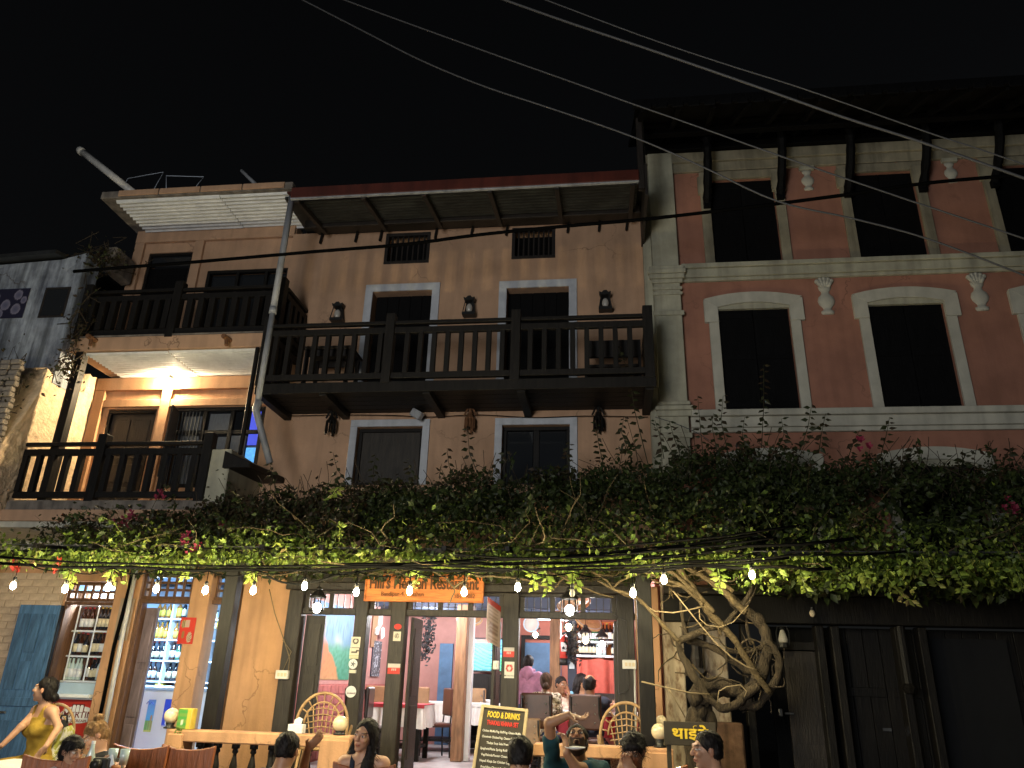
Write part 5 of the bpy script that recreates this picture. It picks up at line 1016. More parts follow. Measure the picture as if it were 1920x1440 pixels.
def dtable(px, Y, w, d, lb, top, skirt, lb2):
    q = at(px, 1320, Y); x = q.x; z = RZ+.74; t = thing('dining_table', lb, 'table', (x, Y, RZ)); pbox('tabletop', x-w/2, x+w/2, Y-d/2, Y+d/2, z-.03, z, 'dark_wood', t)
    for a in (-1, 1):
        for c in (-1, 1): pbox('leg', x+a*(w/2-.08)-.035, x+a*(w/2-.08)+.035, Y+c*(d/2-.08)-.035, Y+c*(d/2-.08)+.035, RZ+.002, z-.031, 'black_wood', t)
    pbox('apron', x-w/2+.06, x+w/2-.06, Y-d/2+.05, Y+d/2-.05, RZ+.16, RZ+.20, 'black_wood', t)
    c = thing('tablecloth', lb2, 'tablecloth', (x, Y, z)); b = MB(); n = 150; per = []
    for i in range(n):
        s = i/n*4; k = int(s); f_ = s-k; per.append([(-1+2*f_, -1), (1, -1+2*f_), (1-2*f_, 1), (-1, 1-2*f_)][k])
    for j, (dz, g_) in enumerate(((.006, 0), (-.02, .008), (-.14, .018), (-.30, .028))):
        for i, (a, e) in enumerate(per): o_ = g_*(1+.9*math.sin(i*1.26)) if j else .006; b.v.append((x+a*(w/2+o_), Y+e*(d/2+o_), z+dz+(.012*math.sin(i*.3) if j == 3 else 0)))
    for j in range(3):
        for i in range(n): b.f.append((j*n+i, (j+1)*n+i, (j+1)*n+(i+1) % n, j*n+(i+1) % n))
    b.build('skirt', skirt, c, True); pbox('cloth_top', x-w/2-.012, x+w/2+.012, Y-d/2-.012, Y+d/2+.012, z+.004, z+.014, top, c, 0); pbox('cloth_edge', x-w/2-.02, x+w/2+.02, Y-d/2-.02, Y-d/2-.013, z-.035, z+.0135, top, c, 0)
    return x, Y, z
t1 = dtable(752, 2.5, .86, .72, 'dark dining table under the red topped cloth behind the door post', 'cloth_red', 'cloth_white', 'red tablecloth with a white pleated skirt in the doorway')
t2 = dtable(905, 4.0, .8, .7, 'dark dining table before the television', 'cloth_white', 'cloth_white', 'white pleated tablecloth before the television')
t3 = dtable(1095, 1.75, 1.5, .65, 'dark table where the family sits in the restaurant window', 'cloth_white', 'cloth_red', 'red skirted tablecloth on the table of the seated family')
t4 = dtable(828, 4.1, .75, .7, 'dark dining table behind the wooden room post', 'cloth_white', 'cloth_white', 'white pleated tablecloth behind the wooden room post')
dchair('black padded chair seen edge on next to the sticker post', floorpt(684, 1330, 1.6), 75, 'chair_black'); dchair('black padded chair seen edge on beside the door post', floorpt(718, 1330, 1.5), 95, 'chair_black')
dchair('brown padded chair at the far corner of the red topped table', floorpt(818, 1320, 3.0), -60, 'chair_brown'); dchair('tan plastic wrapped chair behind the red topped table', floorpt(776, 1320, 3.3), 0, 'chair_tan'); dchair('tan plastic wrapped chair between the two door posts', floorpt(700, 1310, 3.4), 0, 'chair_tan')
dchair('brown padded chair behind the woman in the patterned blouse', floorpt(1008, 1345, .62), 180, 'chair_brown'); dchair('brown padded chair behind the bald man', floorpt(1098, 1345, .72), 180, 'chair_brown'); lc = dchair('low tan plastic wrapped chair in front of the patterned blouse woman', floorpt(990, 1370, .30), 180, 'chair_tan'); lc.scale = (.8, .8, .72)
dchair('maroon striped chair under the television', floorpt(893, 1310, 4.65), 180, 'chair_tan'); dchair('dark padded chair beyond the family table near the window post', floorpt(1146, 1300, 2.5), 160, 'chair_black')
for x, y, z, nm, lb in ((t1[0]-.2, 2.6, t1[2], 'bowl', 'small bowl on the red topped table'), (t2[0]+.1, 4.0, t2[2], 'bowl', 'small bowl on the table before the television'), (t3[0]+.38, 1.62, t3[2], 'mug', 'white mug on the family table'), (t3[0]-.12, 1.6, t3[2], 'plate', 'white plate on the family table')):
    tag(MB().lathe([(.03, 0), (.05, .05), (.06, .06), (.045, .03)] if nm == 'bowl' else ([(.04, 0), (.042, .09), (.036, .09), (.034, .02)] if nm == 'mug' else [(.06, 0), (.11, .015), (.10, .012)]), (x, y, z+.015), 14).build(nm, 'label_white', None, True, loc=(x, y, z)), lb, nm)
def wicker(px, py, Y, zs, rot, m, lb, s=1):
    q = at(px, py, Y); t = thing('wicker_chair', lb, 'chair', (0, 0, 0)); b = MB()
    arc = lambda r, n=17, z0=.62: [(r*math.cos(math.pi*i/(n-1)), .22, z0+r*1.15*math.sin(math.pi*i/(n-1))) for i in range(n)]
    MB().tube([(.27, .2, .38)]+arc(.27)+[(-.27, .2, .38)], .016, 7).build('back_frame', m, t, True); MB().tube(arc(.19), .011, 6).build('inner_hoop', m, t, True)
    for i in range(-3, 4): x = i*.055; b.tube([(x*.6, .21, .42), (x, .22, .62+1.15*math.sqrt(max(0, .19**2-x*x)))], .007, 5)
    for i in range(6): z = .45+i*.06; b.tube([(-.17, .222, z), (0, .232, z+.03), (.17, .222, z)], .006, 5)
    for i in range(9): a = math.pi*(i+.5)/9; b.tube([(.19*math.cos(a), .22, .62+.19*1.15*math.sin(a)), (.27*math.cos(a), .22, .62+.27*1.15*math.sin(a))], .007, 5)
    b.build('woven_back', m, t, True); MB().lathe([(.25, .36), (.27, .38), (.25, .40), (.05, .405)], (0, 0, 0), 18).build('seat', m, t, True)
    for sx in (-1, 1):
        MB().tube([(sx*.27, .18, .40), (sx*.31, .05, .60), (sx*.30, -.2, .58), (sx*.25, -.22, .38)], .014, 6).build('armrest', m, t, True)
        for sy in (-1, 1): MB().tube([(sx*.2, sy*.2, .37), (sx*.24, sy*.24, 0)], .016, 6).build('leg', m, t, True)
    t.location = (q.x, Y, zs); t.rotation_euler = (0, 0, R(rot)); t.scale = (s, s, s); WL[t.name] = Vector((q.x, Y, zs)); return t
wicker(608, 1345, -.75, .503, 195, 'wicker', 'wicker chair with a round woven back behind the globe lamp and the balustrade'); wicker(1178, 1370, -.85, .503, 175, 'white_wicker' if 'white_wicker' in MATS else 'wicker', 'pale wicker chair with a round woven back before the window post')
wicker(131, 1350, -.85, .303, 175, 'wicker', 'wicker chair standing before the red freezer')
# ------------------------------------------------------------------ assumed lamps of the rooms: unseen fluorescent tubes on the ceilings, added for light
def assumed_tube_lamp(x0, x1, y, z, power, color, lb, omni=0):
    t = thing('assumed_tube_lamp', lb, 'lamp', ((x0+x1)/2, y, z)); pbox('tube_housing', x0, x1, y-.05, y+.05, z, z+.04, 'freezer_white', t); pbox('tube_glass', x0+.03, x1-.03, y-.02, y+.02, z-.035, z-.001, 'tube_white', t, .006)
    lamp('assumed_tube_light', 'POINT', ((x0+x1)/2, y, z-.22), power, color, .16) if omni else lamp('assumed_tube_light', 'AREA', ((x0+x1)/2, y, z-.06), power, color, x1-x0, (0, 0, 0), .12); return t
assumed_tube_lamp(-7.2, -6.0, 1.2, 2.94, 360, (.42, .69, 1), 'assumed fluorescent ceiling tube over the shop counter'); assumed_tube_lamp(-7.1, -6.5, .33, 2.66, 60, (.62, .82, 1), 'assumed fluorescent tube over the small window shelves')
assumed_tube_lamp(-3.4, -2.2, 2.0, 2.83, 230, (1, .96, .97), 'assumed fluorescent ceiling tube over the red topped table', 1); assumed_tube_lamp(-.9, .3, 1.0, 2.83, 200, (1, .97, .95), 'assumed fluorescent ceiling tube over the family table', 1); assumed_tube_lamp(-1.2, -.1, 3.7, 2.62, 140, (.97, .98, 1), 'assumed fluorescent ceiling tube near the bar shelf', 1); assumed_tube_lamp(-3.6, -2.6, 4.0, 2.83, 140, (.92, .96, 1), 'assumed fluorescent ceiling tube before the television', 1)
def spline(p, n=5):
    o = []
    for i in range(len(p)-1):
        a, b_, c, d = p[max(i-1, 0)], p[i], p[i+1], p[min(i+2, len(p)-1)]
        for k in range(n): t = k/n; o.append(.5*((2*b_)+(c-a)*t+(2*a-5*b_+4*c-d)*t*t+(3*b_-a-3*c+d)*t**3))
    return o+[p[-1]]
# ------------------------------------------------------------------ pergola, string lights, cables
PG = thing('pergola', 'dark wooden pergola carrying the flowering vine in front of the restaurant', 'pergola', (0, -1.2, 2.7))
for Y, z, x0, x1 in ((-2.12, 2.69, -8.4, 1.6), (-1.40, 2.775, -6.5, 7.5), (-.55, 2.90, -6.0, .6)): pbox('beam', x0, x1, Y-.035, Y+.035, z, z+.075, 'black_wood', PG)
for i in range(12): x = -5.9+i*.62; MB().bar((x, -2.3, 2.79), (x+.03, -.10, 3.02), .05, .05).build('rafter', 'black_wood', PG, bevel=.004)
for i in range(9): y = -2.2+i*.24; MB().tube([(-6.6, y, 2.815+i*.028), (0, y+.03, 2.80+i*.028), (7.4, y, 2.82+i*.028)], .005, 4).build('wire', 'cable_grey', PG)
BUL = [(25, 1098, 'above the brick wall at the open end'), (122, 1104, 'over the blue door'), (203, 1101, 'beside the lattice of the small shop window'), (293, 1104, 'over the purple shop door leaf'), (385, 1107, 'in front of the orange shop pillar'), (475, 1107, 'before the peach panel wall'),
       (571, 1099, 'above the cage lantern by the folded door'), (668, 1110, 'beside the start of the wooden sign'), (768, 1108, 'covering the middle of the wooden sign'), (870, 1110, 'covering the phone number on the wooden sign'), (971, 1101, 'over the post between door and window'),
       (1187, 1112, 'before the dark window post and the veranda post'), (1245, 1087, 'among the upper vine branches'), (1410, 1078, 'over the big loop of the vine')]
cord = []
for px, py, lb in BUL+[(1073, 1112, 'x')]:
    lit = lb != 'x'; q = at(px, py, -2.66); up = .13 if px > 60 else .2
    t = thing('string_bulb', ('glowing string bulb hanging '+lb) if lit else 'unlit clear string bulb hanging above the brightest lantern', 'light bulb', q, 'bulbs on the light string')
    MB().lathe([(.007, -.036), (.019, -.026), (.0255, -.006), (.023, .012), (.013, .034)], q, 12).build('bulb', 'bulb_lit' if lit else 'dull_glass', t, True); MB().lathe([(.017, .034), (.018, .075), (.010, .085)], q, 8).build('socket', 'black_metal', t, True); MB().tube([q+Vector((0, 0, .08)), q+Vector((0, 0, up+.05))], .004, 4).build('lead', 'cable_black', t)
    cord.append(q+Vector((0, 0, up+.05)))
cord.sort(key=lambda v: v.x); pts = []
for a, b in zip(cord, cord[1:]):
    for k in range(6): f = k/6; pts.append(a.lerp(b, f)+Vector((0, 0, -.05*4*f*(1-f))))
tag(MB().tube([pts[0]+Vector((-1.6, 0, .12))]+pts+[cord[-1]], .006, 5).build('light_cord', 'cable_black', None, loc=pts[0]), 'black cord of the string lights running under the vine', 'cord')
CBL = ['thickest black cable from the sign to the far end of the bundle', 'black cable rising from the wooden sign into the leaves', 'lowest long black cable passing beneath the leaves past the vine loop', 'thick black cable climbing steadily from the panel wall to the leaves', 'black cable over the restaurant window just above the bulbs', 'straight black cable over the blue door and the shop lattices', 'thick low black cable from the brick wall to the sign', 'short black cable drooping before the panel wall', 'highest black cable of the bundle deep among the leaves', 'short thick black cable above the looping trunk']
for k, q in enumerate(([(840, 1052), (1000, 1056), (1200, 1048), (1400, 1024), (1600, 1010)], [(860, 1040), (1050, 1046), (1250, 1030), (1450, 1008)], [(900, 1066), (1100, 1062), (1300, 1052), (1500, 1040), (1700, 1034)], [(640, 1058), (900, 1050), (1150, 1036), (1420, 1002)],
                     [(820, 1060), (1080, 1068), (1280, 1060), (1480, 1046)], [(0, 1044), (300, 1058), (600, 1060), (900, 1058)], [(0, 1056), (250, 1064), (480, 1068), (700, 1062), (960, 1070)], [(500, 1080), (560, 1096), (640, 1075), (760, 1056)], [(1000, 1030), (1200, 1020), (1500, 985)], [(1180, 1072), (1300, 1060), (1480, 1062), (1560, 1066)])):
    p = [at(x, y, -2.40-.03*(k % 3)) for x, y in q]; m = []
    for i in range(len(p)-1): m += [p[i], p[i].lerp(p[i+1], .5)+Vector((0, 0, -.02))]
    tag(MB().tube(m+[p[-1]], .011 if k % 3 else .016, 5).build('cable', 'cable_black', None, True, loc=p[0]), CBL[k], 'cable', 'black cables bundled under the vine')
for lb, Y, r, m, q in (('thick black twisted cable crossing all the house fronts below the eaves', -1.45, .022, 'cable_black', [(138, 509), (250, 500), (380, 490), (600, 471), (760, 458), (900, 440), (1060, 424), (1210, 411), (1400, 389), (1580, 366), (1750, 342), (1990, 322)]),
                  ('upper overhead wire falling across the windows to the edge of the arched windows', -3.2, .009, 'cable_grey', [(556, -6), (673, 54), (787, 112), (900, 159), (1014, 197), (1127, 235), (1215, 268), (1320, 314), (1457, 377), (1600, 410), (1737, 447), (1920, 516), (1990, 545)]),
                  ('overhead wire ending highest on the uppermost unlit windows', -3.2, .0085, 'cable_grey', [(630, -6), (730, 31), (843, 72), (957, 113), (1070, 153), (1184, 194), (1290, 231), (1453, 289), (1562, 327), (1745, 389), (1920, 447), (1990, 470)]),
                  ('thickest overhead wire crossing the dark eave of the salmon house', -3.6, .013, 'cable_grey', [(930, -6), (1060, 40), (1230, 97), (1412, 160), (1582, 220), (1720, 264), (1920, 334), (1990, 360)]),
                  ('thin overhead wire above the thickest one at the dark eave', -3.6, .007, 'cable_grey', [(1008, -6), (1200, 66), (1350, 117), (1487, 160), (1600, 199), (1745, 250), (1828, 277), (1920, 308), (1990, 330)]),
                  ('thin wire from the balcony end down to the salmon house ledge', -.5, .005, 'cable_grey', [(1228, 782), (1260, 792), (1300, 808), (1330, 826)]),
                  ('thin cable along the wall just under the balcony planks', -.06, .006, 'cable_black', [(545, 780), (640, 778), (740, 779), (800, 782), (900, 778), (1000, 783), (1100, 780), (1215, 782)])):
    p = spline([at(x, y, Y) for x, y in q]); tag(MB().tube(p, r, 6).build('overhead_wire', m, None, True, loc=p[0]), lb, 'wire')

# ------------------------------------------------------------------ the flowering vine
V = thing('bougainvillea_vine', 'huge bougainvillea with looping trunk and leafy crown spreading over the pergola', 'vine', (.9, -1.6, 0))
SIL = [(-200, 1060), (20, 1050), (50, 1030), (90, 992), (180, 966), (250, 955), (330, 945), (420, 950), (480, 930), (560, 925), (620, 912), (700, 905), (800, 900), (850, 895), (940, 885), (1000, 893), (1080, 880), (1130, 850), (1180, 835), (1230, 845), (1300, 838), (1400, 842), (1500, 838), (1600, 852), (1700, 858), (1800, 868), (1920, 865), (2100, 850)]
TX = np.array([at(a, b, -.75).x for a, b in SIL]); TZ = np.array([at(a, b, -.75).z for a, b in SIL])
LEAF = np.array([(0, 0, 0), (.42, 0, -.06), (.36, .30, .03), (.36, -.30, .03), (1, 0, -.05)]); LF = [(0, 1, 2), (1, 4, 2), (0, 3, 1), (1, 3, 4)]
rng = np.random.default_rng(5)
def leaf_frames(n, bias=(0, -.35, -.45)):
    a = rng.normal(size=(n, 3))*.75+np.array(bias); a /= np.linalg.norm(a, axis=1)[:, None]
    nn = rng.normal(size=(n, 3))*.7+np.array((0, -.6, .5)); s = np.cross(nn, a); s /= np.linalg.norm(s, axis=1)[:, None]; return a, s, np.cross(a, s)
def leaves_mesh(name, pos, size, m, parent, bias=(0, -.35, -.45)):
    n = len(pos); a, s, k = leaf_frames(n, bias); M_ = np.stack([a, s, k], 2)*size[:, None, None]
    v = np.einsum('nij,vj->nvi', M_, LEAF)+pos[:, None, :]; off = np.array(wloc(parent)); v = (v-off).reshape(-1, 3)
    f = (np.array(LF)[None]+(np.arange(n)*5)[:, None, None]).reshape(-1, 3)
    me = bpy.data.meshes.new(name); me.vertices.add(len(v)); me.vertices.foreach_set('co', v.astype(np.float32).ravel()); me.loops.add(f.size); me.loops.foreach_set('vertex_index', f.ravel().astype(np.int32))
    me.polygons.add(len(f)); me.polygons.foreach_set('loop_start', np.arange(0, f.size, 3, dtype=np.int32)); me.polygons.foreach_set('loop_total', np.full(len(f), 3, np.int32)); me.materials.append(MATS[m]); me.update(calc_edges=True); me.validate()
    o = bpy.data.objects.new(name, me); COL.objects.link(o); o.parent = parent; WL[o.name] = wloc(parent); return o
def crown(n, th=-.10):
    x = rng.uniform(-6.6, 7.6, n); u = rng.uniform(0, 1, n)**.85; zt = np.interp(x, TX, TZ)+np.array([.22*mnoise.noise((a*2.1, 3, 0))+.16*mnoise.noise((a*6.3, 9, 0)) for a in x])-.07; lo = rng.uniform(0, 1, n) < .30
    edge = np.clip((x+6.7)/1.2, .15, 1)
    y = -2.30+1.65*u**.8+rng.normal(0, .10, n); low = 2.76+.09*u-np.where(x > 1.3, .06+.12*np.sin(x*2.1)**2, 0)
    z = low+(zt-low)*u**.85+rng.normal(0, .085, n)
    z = np.where(lo, low+rng.uniform(-.06, .12, n), z)
    nz = np.array([mnoise.noise((a*1.5, b*1.5, c*2.2))+.5*mnoise.noise((a*4.2, b*4.2, c*4.2)) for a, b, c in zip(x, y, z)])
    keep = (nz > th+.28*rng.uniform(-1, 1, n))&(rng.uniform(0, 1, n) < edge)&(z < zt+.08)
    return np.stack([x, y, z], 1)[keep]
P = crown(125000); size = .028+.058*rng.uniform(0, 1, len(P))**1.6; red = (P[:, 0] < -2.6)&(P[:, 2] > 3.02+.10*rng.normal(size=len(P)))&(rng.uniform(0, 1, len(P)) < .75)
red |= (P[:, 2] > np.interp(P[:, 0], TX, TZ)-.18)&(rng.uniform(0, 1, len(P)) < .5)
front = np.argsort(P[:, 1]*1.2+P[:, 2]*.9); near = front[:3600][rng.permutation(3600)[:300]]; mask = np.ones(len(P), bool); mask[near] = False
drk = ~red&(P[:, 2] > 3.04+.24*rng.normal(size=len(P))); stuff(leaves_mesh('foliage', P[mask&~red&~drk], size[mask&~red&~drk], 'leaf', V)); stuff(leaves_mesh('foliage', P[mask&drk], size[mask&drk], 'leaf_shaded', V)); stuff(leaves_mesh('foliage', P[mask&red], size[mask&red], 'leaf_red', V))  # higher leaves take the darker colour, painting in the weaker light there
fill = crown(12000, -.7); fill[:, 1] += .38; fill[:, 2] -= .05; stuff(leaves_mesh('foliage', fill, rng.uniform(.07, .12, len(fill)), 'leaf_shaded', V))
n = 6500; fx = rng.uniform(-6.4, 7.4, n); fz = 2.74-.24*rng.uniform(0, 1, n)**1.6*np.clip(np.array([.35+1.7*mnoise.noise((a*1.7, 2, 5))+.8*mnoise.noise((a*5, 7, 5)) for a in fx]), 0, 1.4); fy = -2.18+rng.normal(0, .10, n)
fz = np.where((fx > -3.3)&(fx < -1.3), np.maximum(fz, 2.66), fz); stuff(leaves_mesh('foliage', np.stack([fx, fy, fz], 1), .03+.05*rng.uniform(0, 1, n), 'leaf', V, (0, -.3, -.9)))
lm = []
for k in range(5):
    me = bpy.data.meshes.new('leaf'); me.from_pydata([tuple(q) for q in LEAF*np.array((1, .85+.08*k, 1+.5*k))], [], LF); me.materials.append(MATS['leaf']); lm.append(me)
a, s, kx = leaf_frames(300)
for i in range(300):
    o = bpy.data.objects.new('leaf', lm[i % 5]); COL.objects.link(o); o.parent = V; p = P[near[i]]-np.array(wloc(V)); sc = float(rng.uniform(.06, .095))
    o.matrix_local = Matrix([[a[i][r]*sc, s[i][r]*sc, kx[i][r]*sc, p[r]] for r in range(3)]+[[0, 0, 0, 1]])
# twigs seen under and through the leaves
b = MB()
for i in range(230):
    x = random.uniform(-5.8, 5.5) if i % 3 else random.uniform(-2.4, 2.2); y = random.uniform(-2.35, -1.0); z = 2.70+random.uniform(-.03, .16); p = Vector((x, y, z)); d = Vector((random.choice((-1, 1)), random.uniform(-.5, .5), random.uniform(-.1, .35))); q = [p]
    for k in range(6): d = (d+Vector((random.gauss(0, .35), random.gauss(0, .35), random.gauss(0, .28)))).normalized(); p = p+d*random.uniform(.10, .24); p.z = max(p.z, 2.60); q.append(p.copy())
    r = random.uniform(.003, .009); b.tube(q, [r*(1-.1*k) for k in range(7)], 4)
stuff(b.build('twigs', 'bark_pale', V, True))
b = MB()
for i in range(170):
    x = random.uniform(-5.5, 7); zt = float(np.interp(x, TX, TZ)); y = random.uniform(-1.4, -.6); p = Vector((x, y, zt-.5)); q = [p]; d = Vector((random.gauss(0, .5), random.gauss(0, .2), 1))
    for k in range(4): d = (d+Vector((random.gauss(0, .25), 0, 0))).normalized(); p = p+d*.16; q.append(p.copy())
    b.tube(q, .004, 3)
stuff(b.build('twigs', 'bark', V))
def shoot(q, Y, r=.006, n=16, m='leaf_red', s=.098):
    p = [at(x, y, Y) for x, y in q]; b = MB().tube(p, [r*(1-.6*i/(len(p)-1)) for i in range(len(p))], 5); L_ = sum((p[i+1]-p[i]).length for i in range(len(p)-1))
    for i in range(n):
        f = .12+.88*i/(n-1); g_ = f*(len(p)-1); k = min(int(g_), len(p)-2); c = p[k].lerp(p[k+1], g_-k); sd = 1 if i % 2 else -1
        ax = Vector((sd*(.9+random.uniform(-.3, .3)), random.uniform(-.8, .3), random.uniform(-1.3, .1))).normalized(); sz = s*random.uniform(.7, 1.25)*(1.1-.4*f); sv = ax.cross(Vector((random.uniform(-.4, .4), -1, random.uniform(0, .9)))).normalized(); nv = ax.cross(sv)
        b.add([c+ax*(sz*(l[0]+.12))+sv*(sz*l[1])+nv*(sz*l[2]) for l in LEAF], LF)
    b.build('shoot', m, V)
for q, n in (([(1215, 870), (1190, 770), (1180, 700), (1158, 648)], 26), ([(1428, 840), (1432, 760), (1432, 684)], 22), ([(1318, 850), (1312, 790), (1308, 742)], 14), ([(1365, 850), (1352, 790), (1356, 742)], 16), ([(1500, 845), (1515, 800), (1522, 758)], 14), ([(1535, 850), (1540, 815), (1548, 775)], 14), ([(1650, 860), (1662, 815), (1668, 782)], 12),
             ([(905, 910), (880, 850), (876, 798)], 16), ([(722, 910), (700, 880), (705, 852)], 9), ([(655, 910), (632, 880), (624, 848)], 11), ([(860, 905), (842, 875), (838, 840)], 10), ([(920, 900), (930, 870), (950, 845)], 10), ([(1075, 890), (1062, 855), (1068, 828)], 11), ([(1130, 865), (1122, 830), (1118, 792)], 13), ([(1245, 860), (1238, 820), (1228, 788)], 13),
             ([(1275, 850), (1262, 815), (1255, 790)], 12), ([(1400, 850), (1392, 815), (1396, 782)], 12), ([(1455, 850), (1470, 815), (1465, 785)], 12), ([(1590, 860), (1600, 830), (1612, 806)], 10), ([(1800, 880), (1810, 850), (1850, 838)], 10), ([(440, 960), (428, 915), (412, 872)], 16), ([(400, 955), (385, 925), (390, 905)], 12), ([(330, 950), (318, 925), (305, 908)], 12),
             ([(110, 1000), (102, 978), (98, 960)], 10), ([(305, 960), (298, 940), (310, 930)], 10), ([(520, 930), (510, 890), (505, 865)], 10), ([(780, 900), (770, 880), (762, 862)], 8), ([(1180, 850), (1165, 810), (1170, 780)], 14), ([(1345, 850), (1335, 800), (1338, 775)], 12), ([(1700, 862), (1712, 842), (1722, 826)], 9), ([(1880, 870), (1888, 850), (1900, 838)], 9)):
    shoot(q, -.9, .006, n)
for q, n in (([(1660, 1075), (1675, 1100), (1700, 1122), (1715, 1128)], 12), ([(1492, 1050), (1505, 1085), (1510, 1106)], 14), ([(1345, 1060), (1350, 1085), (1346, 1108)], 14), ([(1610, 1060), (1625, 1080), (1622, 1096)], 12), ([(1790, 1060), (1805, 1090), (1800, 1110)], 14), ([(1905, 1060), (1914, 1090), (1918, 1110)], 10), ([(1740, 1060), (1752, 1085), (1760, 1098)], 12),
             ([(780, 1062), (785, 1080), (776, 1100)], 8), ([(995, 1066), (1002, 1085), (1000, 1105)], 10), ([(1022, 1068), (1028, 1090), (1024, 1112)], 9), ([(130, 1060), (138, 1080), (132, 1098)], 14), ([(470, 1060), (476, 1072), (468, 1090)], 12), ([(215, 1062), (210, 1078), (212, 1090)], 10), ([(345, 1062), (350, 1075), (346, 1084)], 9), ([(1075, 1080), (1085, 1095), (1078, 1104)], 9), ([(620, 935), (628, 920), (638, 912)], 10), ([(900, 1040), (880, 1058), (884, 1072)], 9)):
    shoot(q, -2.25, .005, n, 'leaf', .085)
def flower(px, py, Y, m, n=7):
    q = at(px, py, Y); b = MB()
    for i in range(n):
        c = q+Vector((random.gauss(0, .035), random.gauss(0, .02), random.gauss(0, .04)))
        for k in range(3): a_ = k*2.1+random.random(); d = Vector((math.cos(a_), -.5, math.sin(a_)))*.035; e = Vector((-d.z, .01, d.x))*.55; b.add([c, c+d*.5+e, c+d*1.2, c+d*.5-e], [(0, 1, 2, 3)])
    b.build('flower', m, V)
for px, py, m in ((350, 1012, 'petal'), (366, 1026, 'petal'), (248, 968, 'petal'), (238, 978, 'petal'), (27, 1056, 'petal_red'), (30, 1064, 'petal_red'), (118, 1058, 'petal_red'), (418, 984, 'petal'), (300, 930, 'petal'), (1898, 945, 'petal'), (1890, 960, 'petal'), (225, 985, 'petal'), (1620, 836, 'petal')): flower(px, py, -2.2 if py > 1000 else -1.3, m, 3 if m == 'petal_red' else 6)
# trunk and looping branches
def limb(name, q, Y, r0, r1, m='bark', wob=0):
    Ys = Y if isinstance(Y, (list, tuple)) else [Y]*len(q); p = [at(x, y, yy) for (x, y), yy in zip(q, Ys)]
    o = []
    for i in range(len(p)-1):            # Catmull-Rom through the points
        a, b_, c, d = p[max(i-1, 0)], p[i], p[i+1], p[min(i+2, len(p)-1)]
        for k in range(6): t = k/6; o.append(.5*((2*b_)+(c-a)*t+(2*a-5*b_+4*c-d)*t*t+(3*b_-a-3*c+d)*t**3))
    o.append(p[-1]); n = len(o); rs = [.86*(r0+(r1-r0)*i/(n-1))*(1+.30*mnoise.noise((o[i].x*11, o[i].z*11, 3))+.14*mnoise.noise((o[i].x*31, o[i].z*31, 7))) for i in range(n)]
    if wob: o = [v+Vector((mnoise.noise((i*.3, 1, r0*50)), mnoise.noise((i*.3, 5, r0*50)), mnoise.noise((i*.3, 9, r0*50))))*wob for i, v in enumerate(o)]
    return MB().tube(o, rs, 9).build(name, m, V, True)
limb('trunk', [(1298, 1520), (1305, 1440), (1303, 1380), (1308, 1340), (1318, 1310), (1345, 1292), (1375, 1292), (1396, 1300)], -1.72, .13, .08, wob=.02); limb('trunk', [(1330, 1520), (1322, 1420), (1330, 1360), (1318, 1320), (1330, 1296)], -1.66, .10, .08, wob=.02)
limb('trunk', [(1296, 1312), (1320, 1288), (1350, 1282), (1378, 1296), (1400, 1312), (1388, 1320)], -1.80, .085, .055, wob=.02)
limb('branch', [(1385, 1312), (1410, 1292), (1425, 1268), (1434, 1234), (1438, 1196), (1424, 1165), (1402, 1148), (1377, 1127), (1350, 1100), (1305, 1068)], -1.75, .075, .045, wob=.012)
limb('branch', [(1437, 1200), (1455, 1222), (1461, 1250), (1450, 1284), (1434, 1306), (1420, 1322), (1400, 1320), (1388, 1300)], -1.80, .035, .05, wob=.01)
limb('branch', [(1272, 1204), (1278, 1229), (1302, 1270), (1325, 1304), (1352, 1328), (1380, 1320), (1398, 1304), (1420, 1286)], -1.88, .038, .05, wob=.012)
limb('branch', [(1270, 1060), (1296, 1101), (1332, 1151), (1360, 1179), (1390, 1220), (1415, 1262), (1442, 1298)], -1.92, .045, .03, 'bark_pale', .01)
limb('branch', [(1270, 1204), (1293, 1193), (1327, 1179), (1354, 1173), (1371, 1157), (1404, 1115), (1415, 1085)], -1.85, .042, .016, wob=.01); limb('branch', [(1274, 1202), (1250, 1180), (1229, 1157), (1196, 1123), (1150, 1105), (1120, 1088)], -2.0, .026, .012, 'bark_pale', .01)
limb('branch', [(1290, 1198), (1318, 1208), (1345, 1218), (1370, 1236), (1396, 1254), (1416, 1262)], -1.70, .045, .03, wob=.012); limb('branch', [(1362, 1220), (1396, 1224), (1427, 1214), (1440, 1202)], -1.78, .022, .028); limb('branch', [(1276, 1125), (1280, 1160), (1286, 1190)], -1.75, .018, .024); limb('branch', [(1404, 1130), (1400, 1170), (1408, 1210)], -1.7, .02, .016)
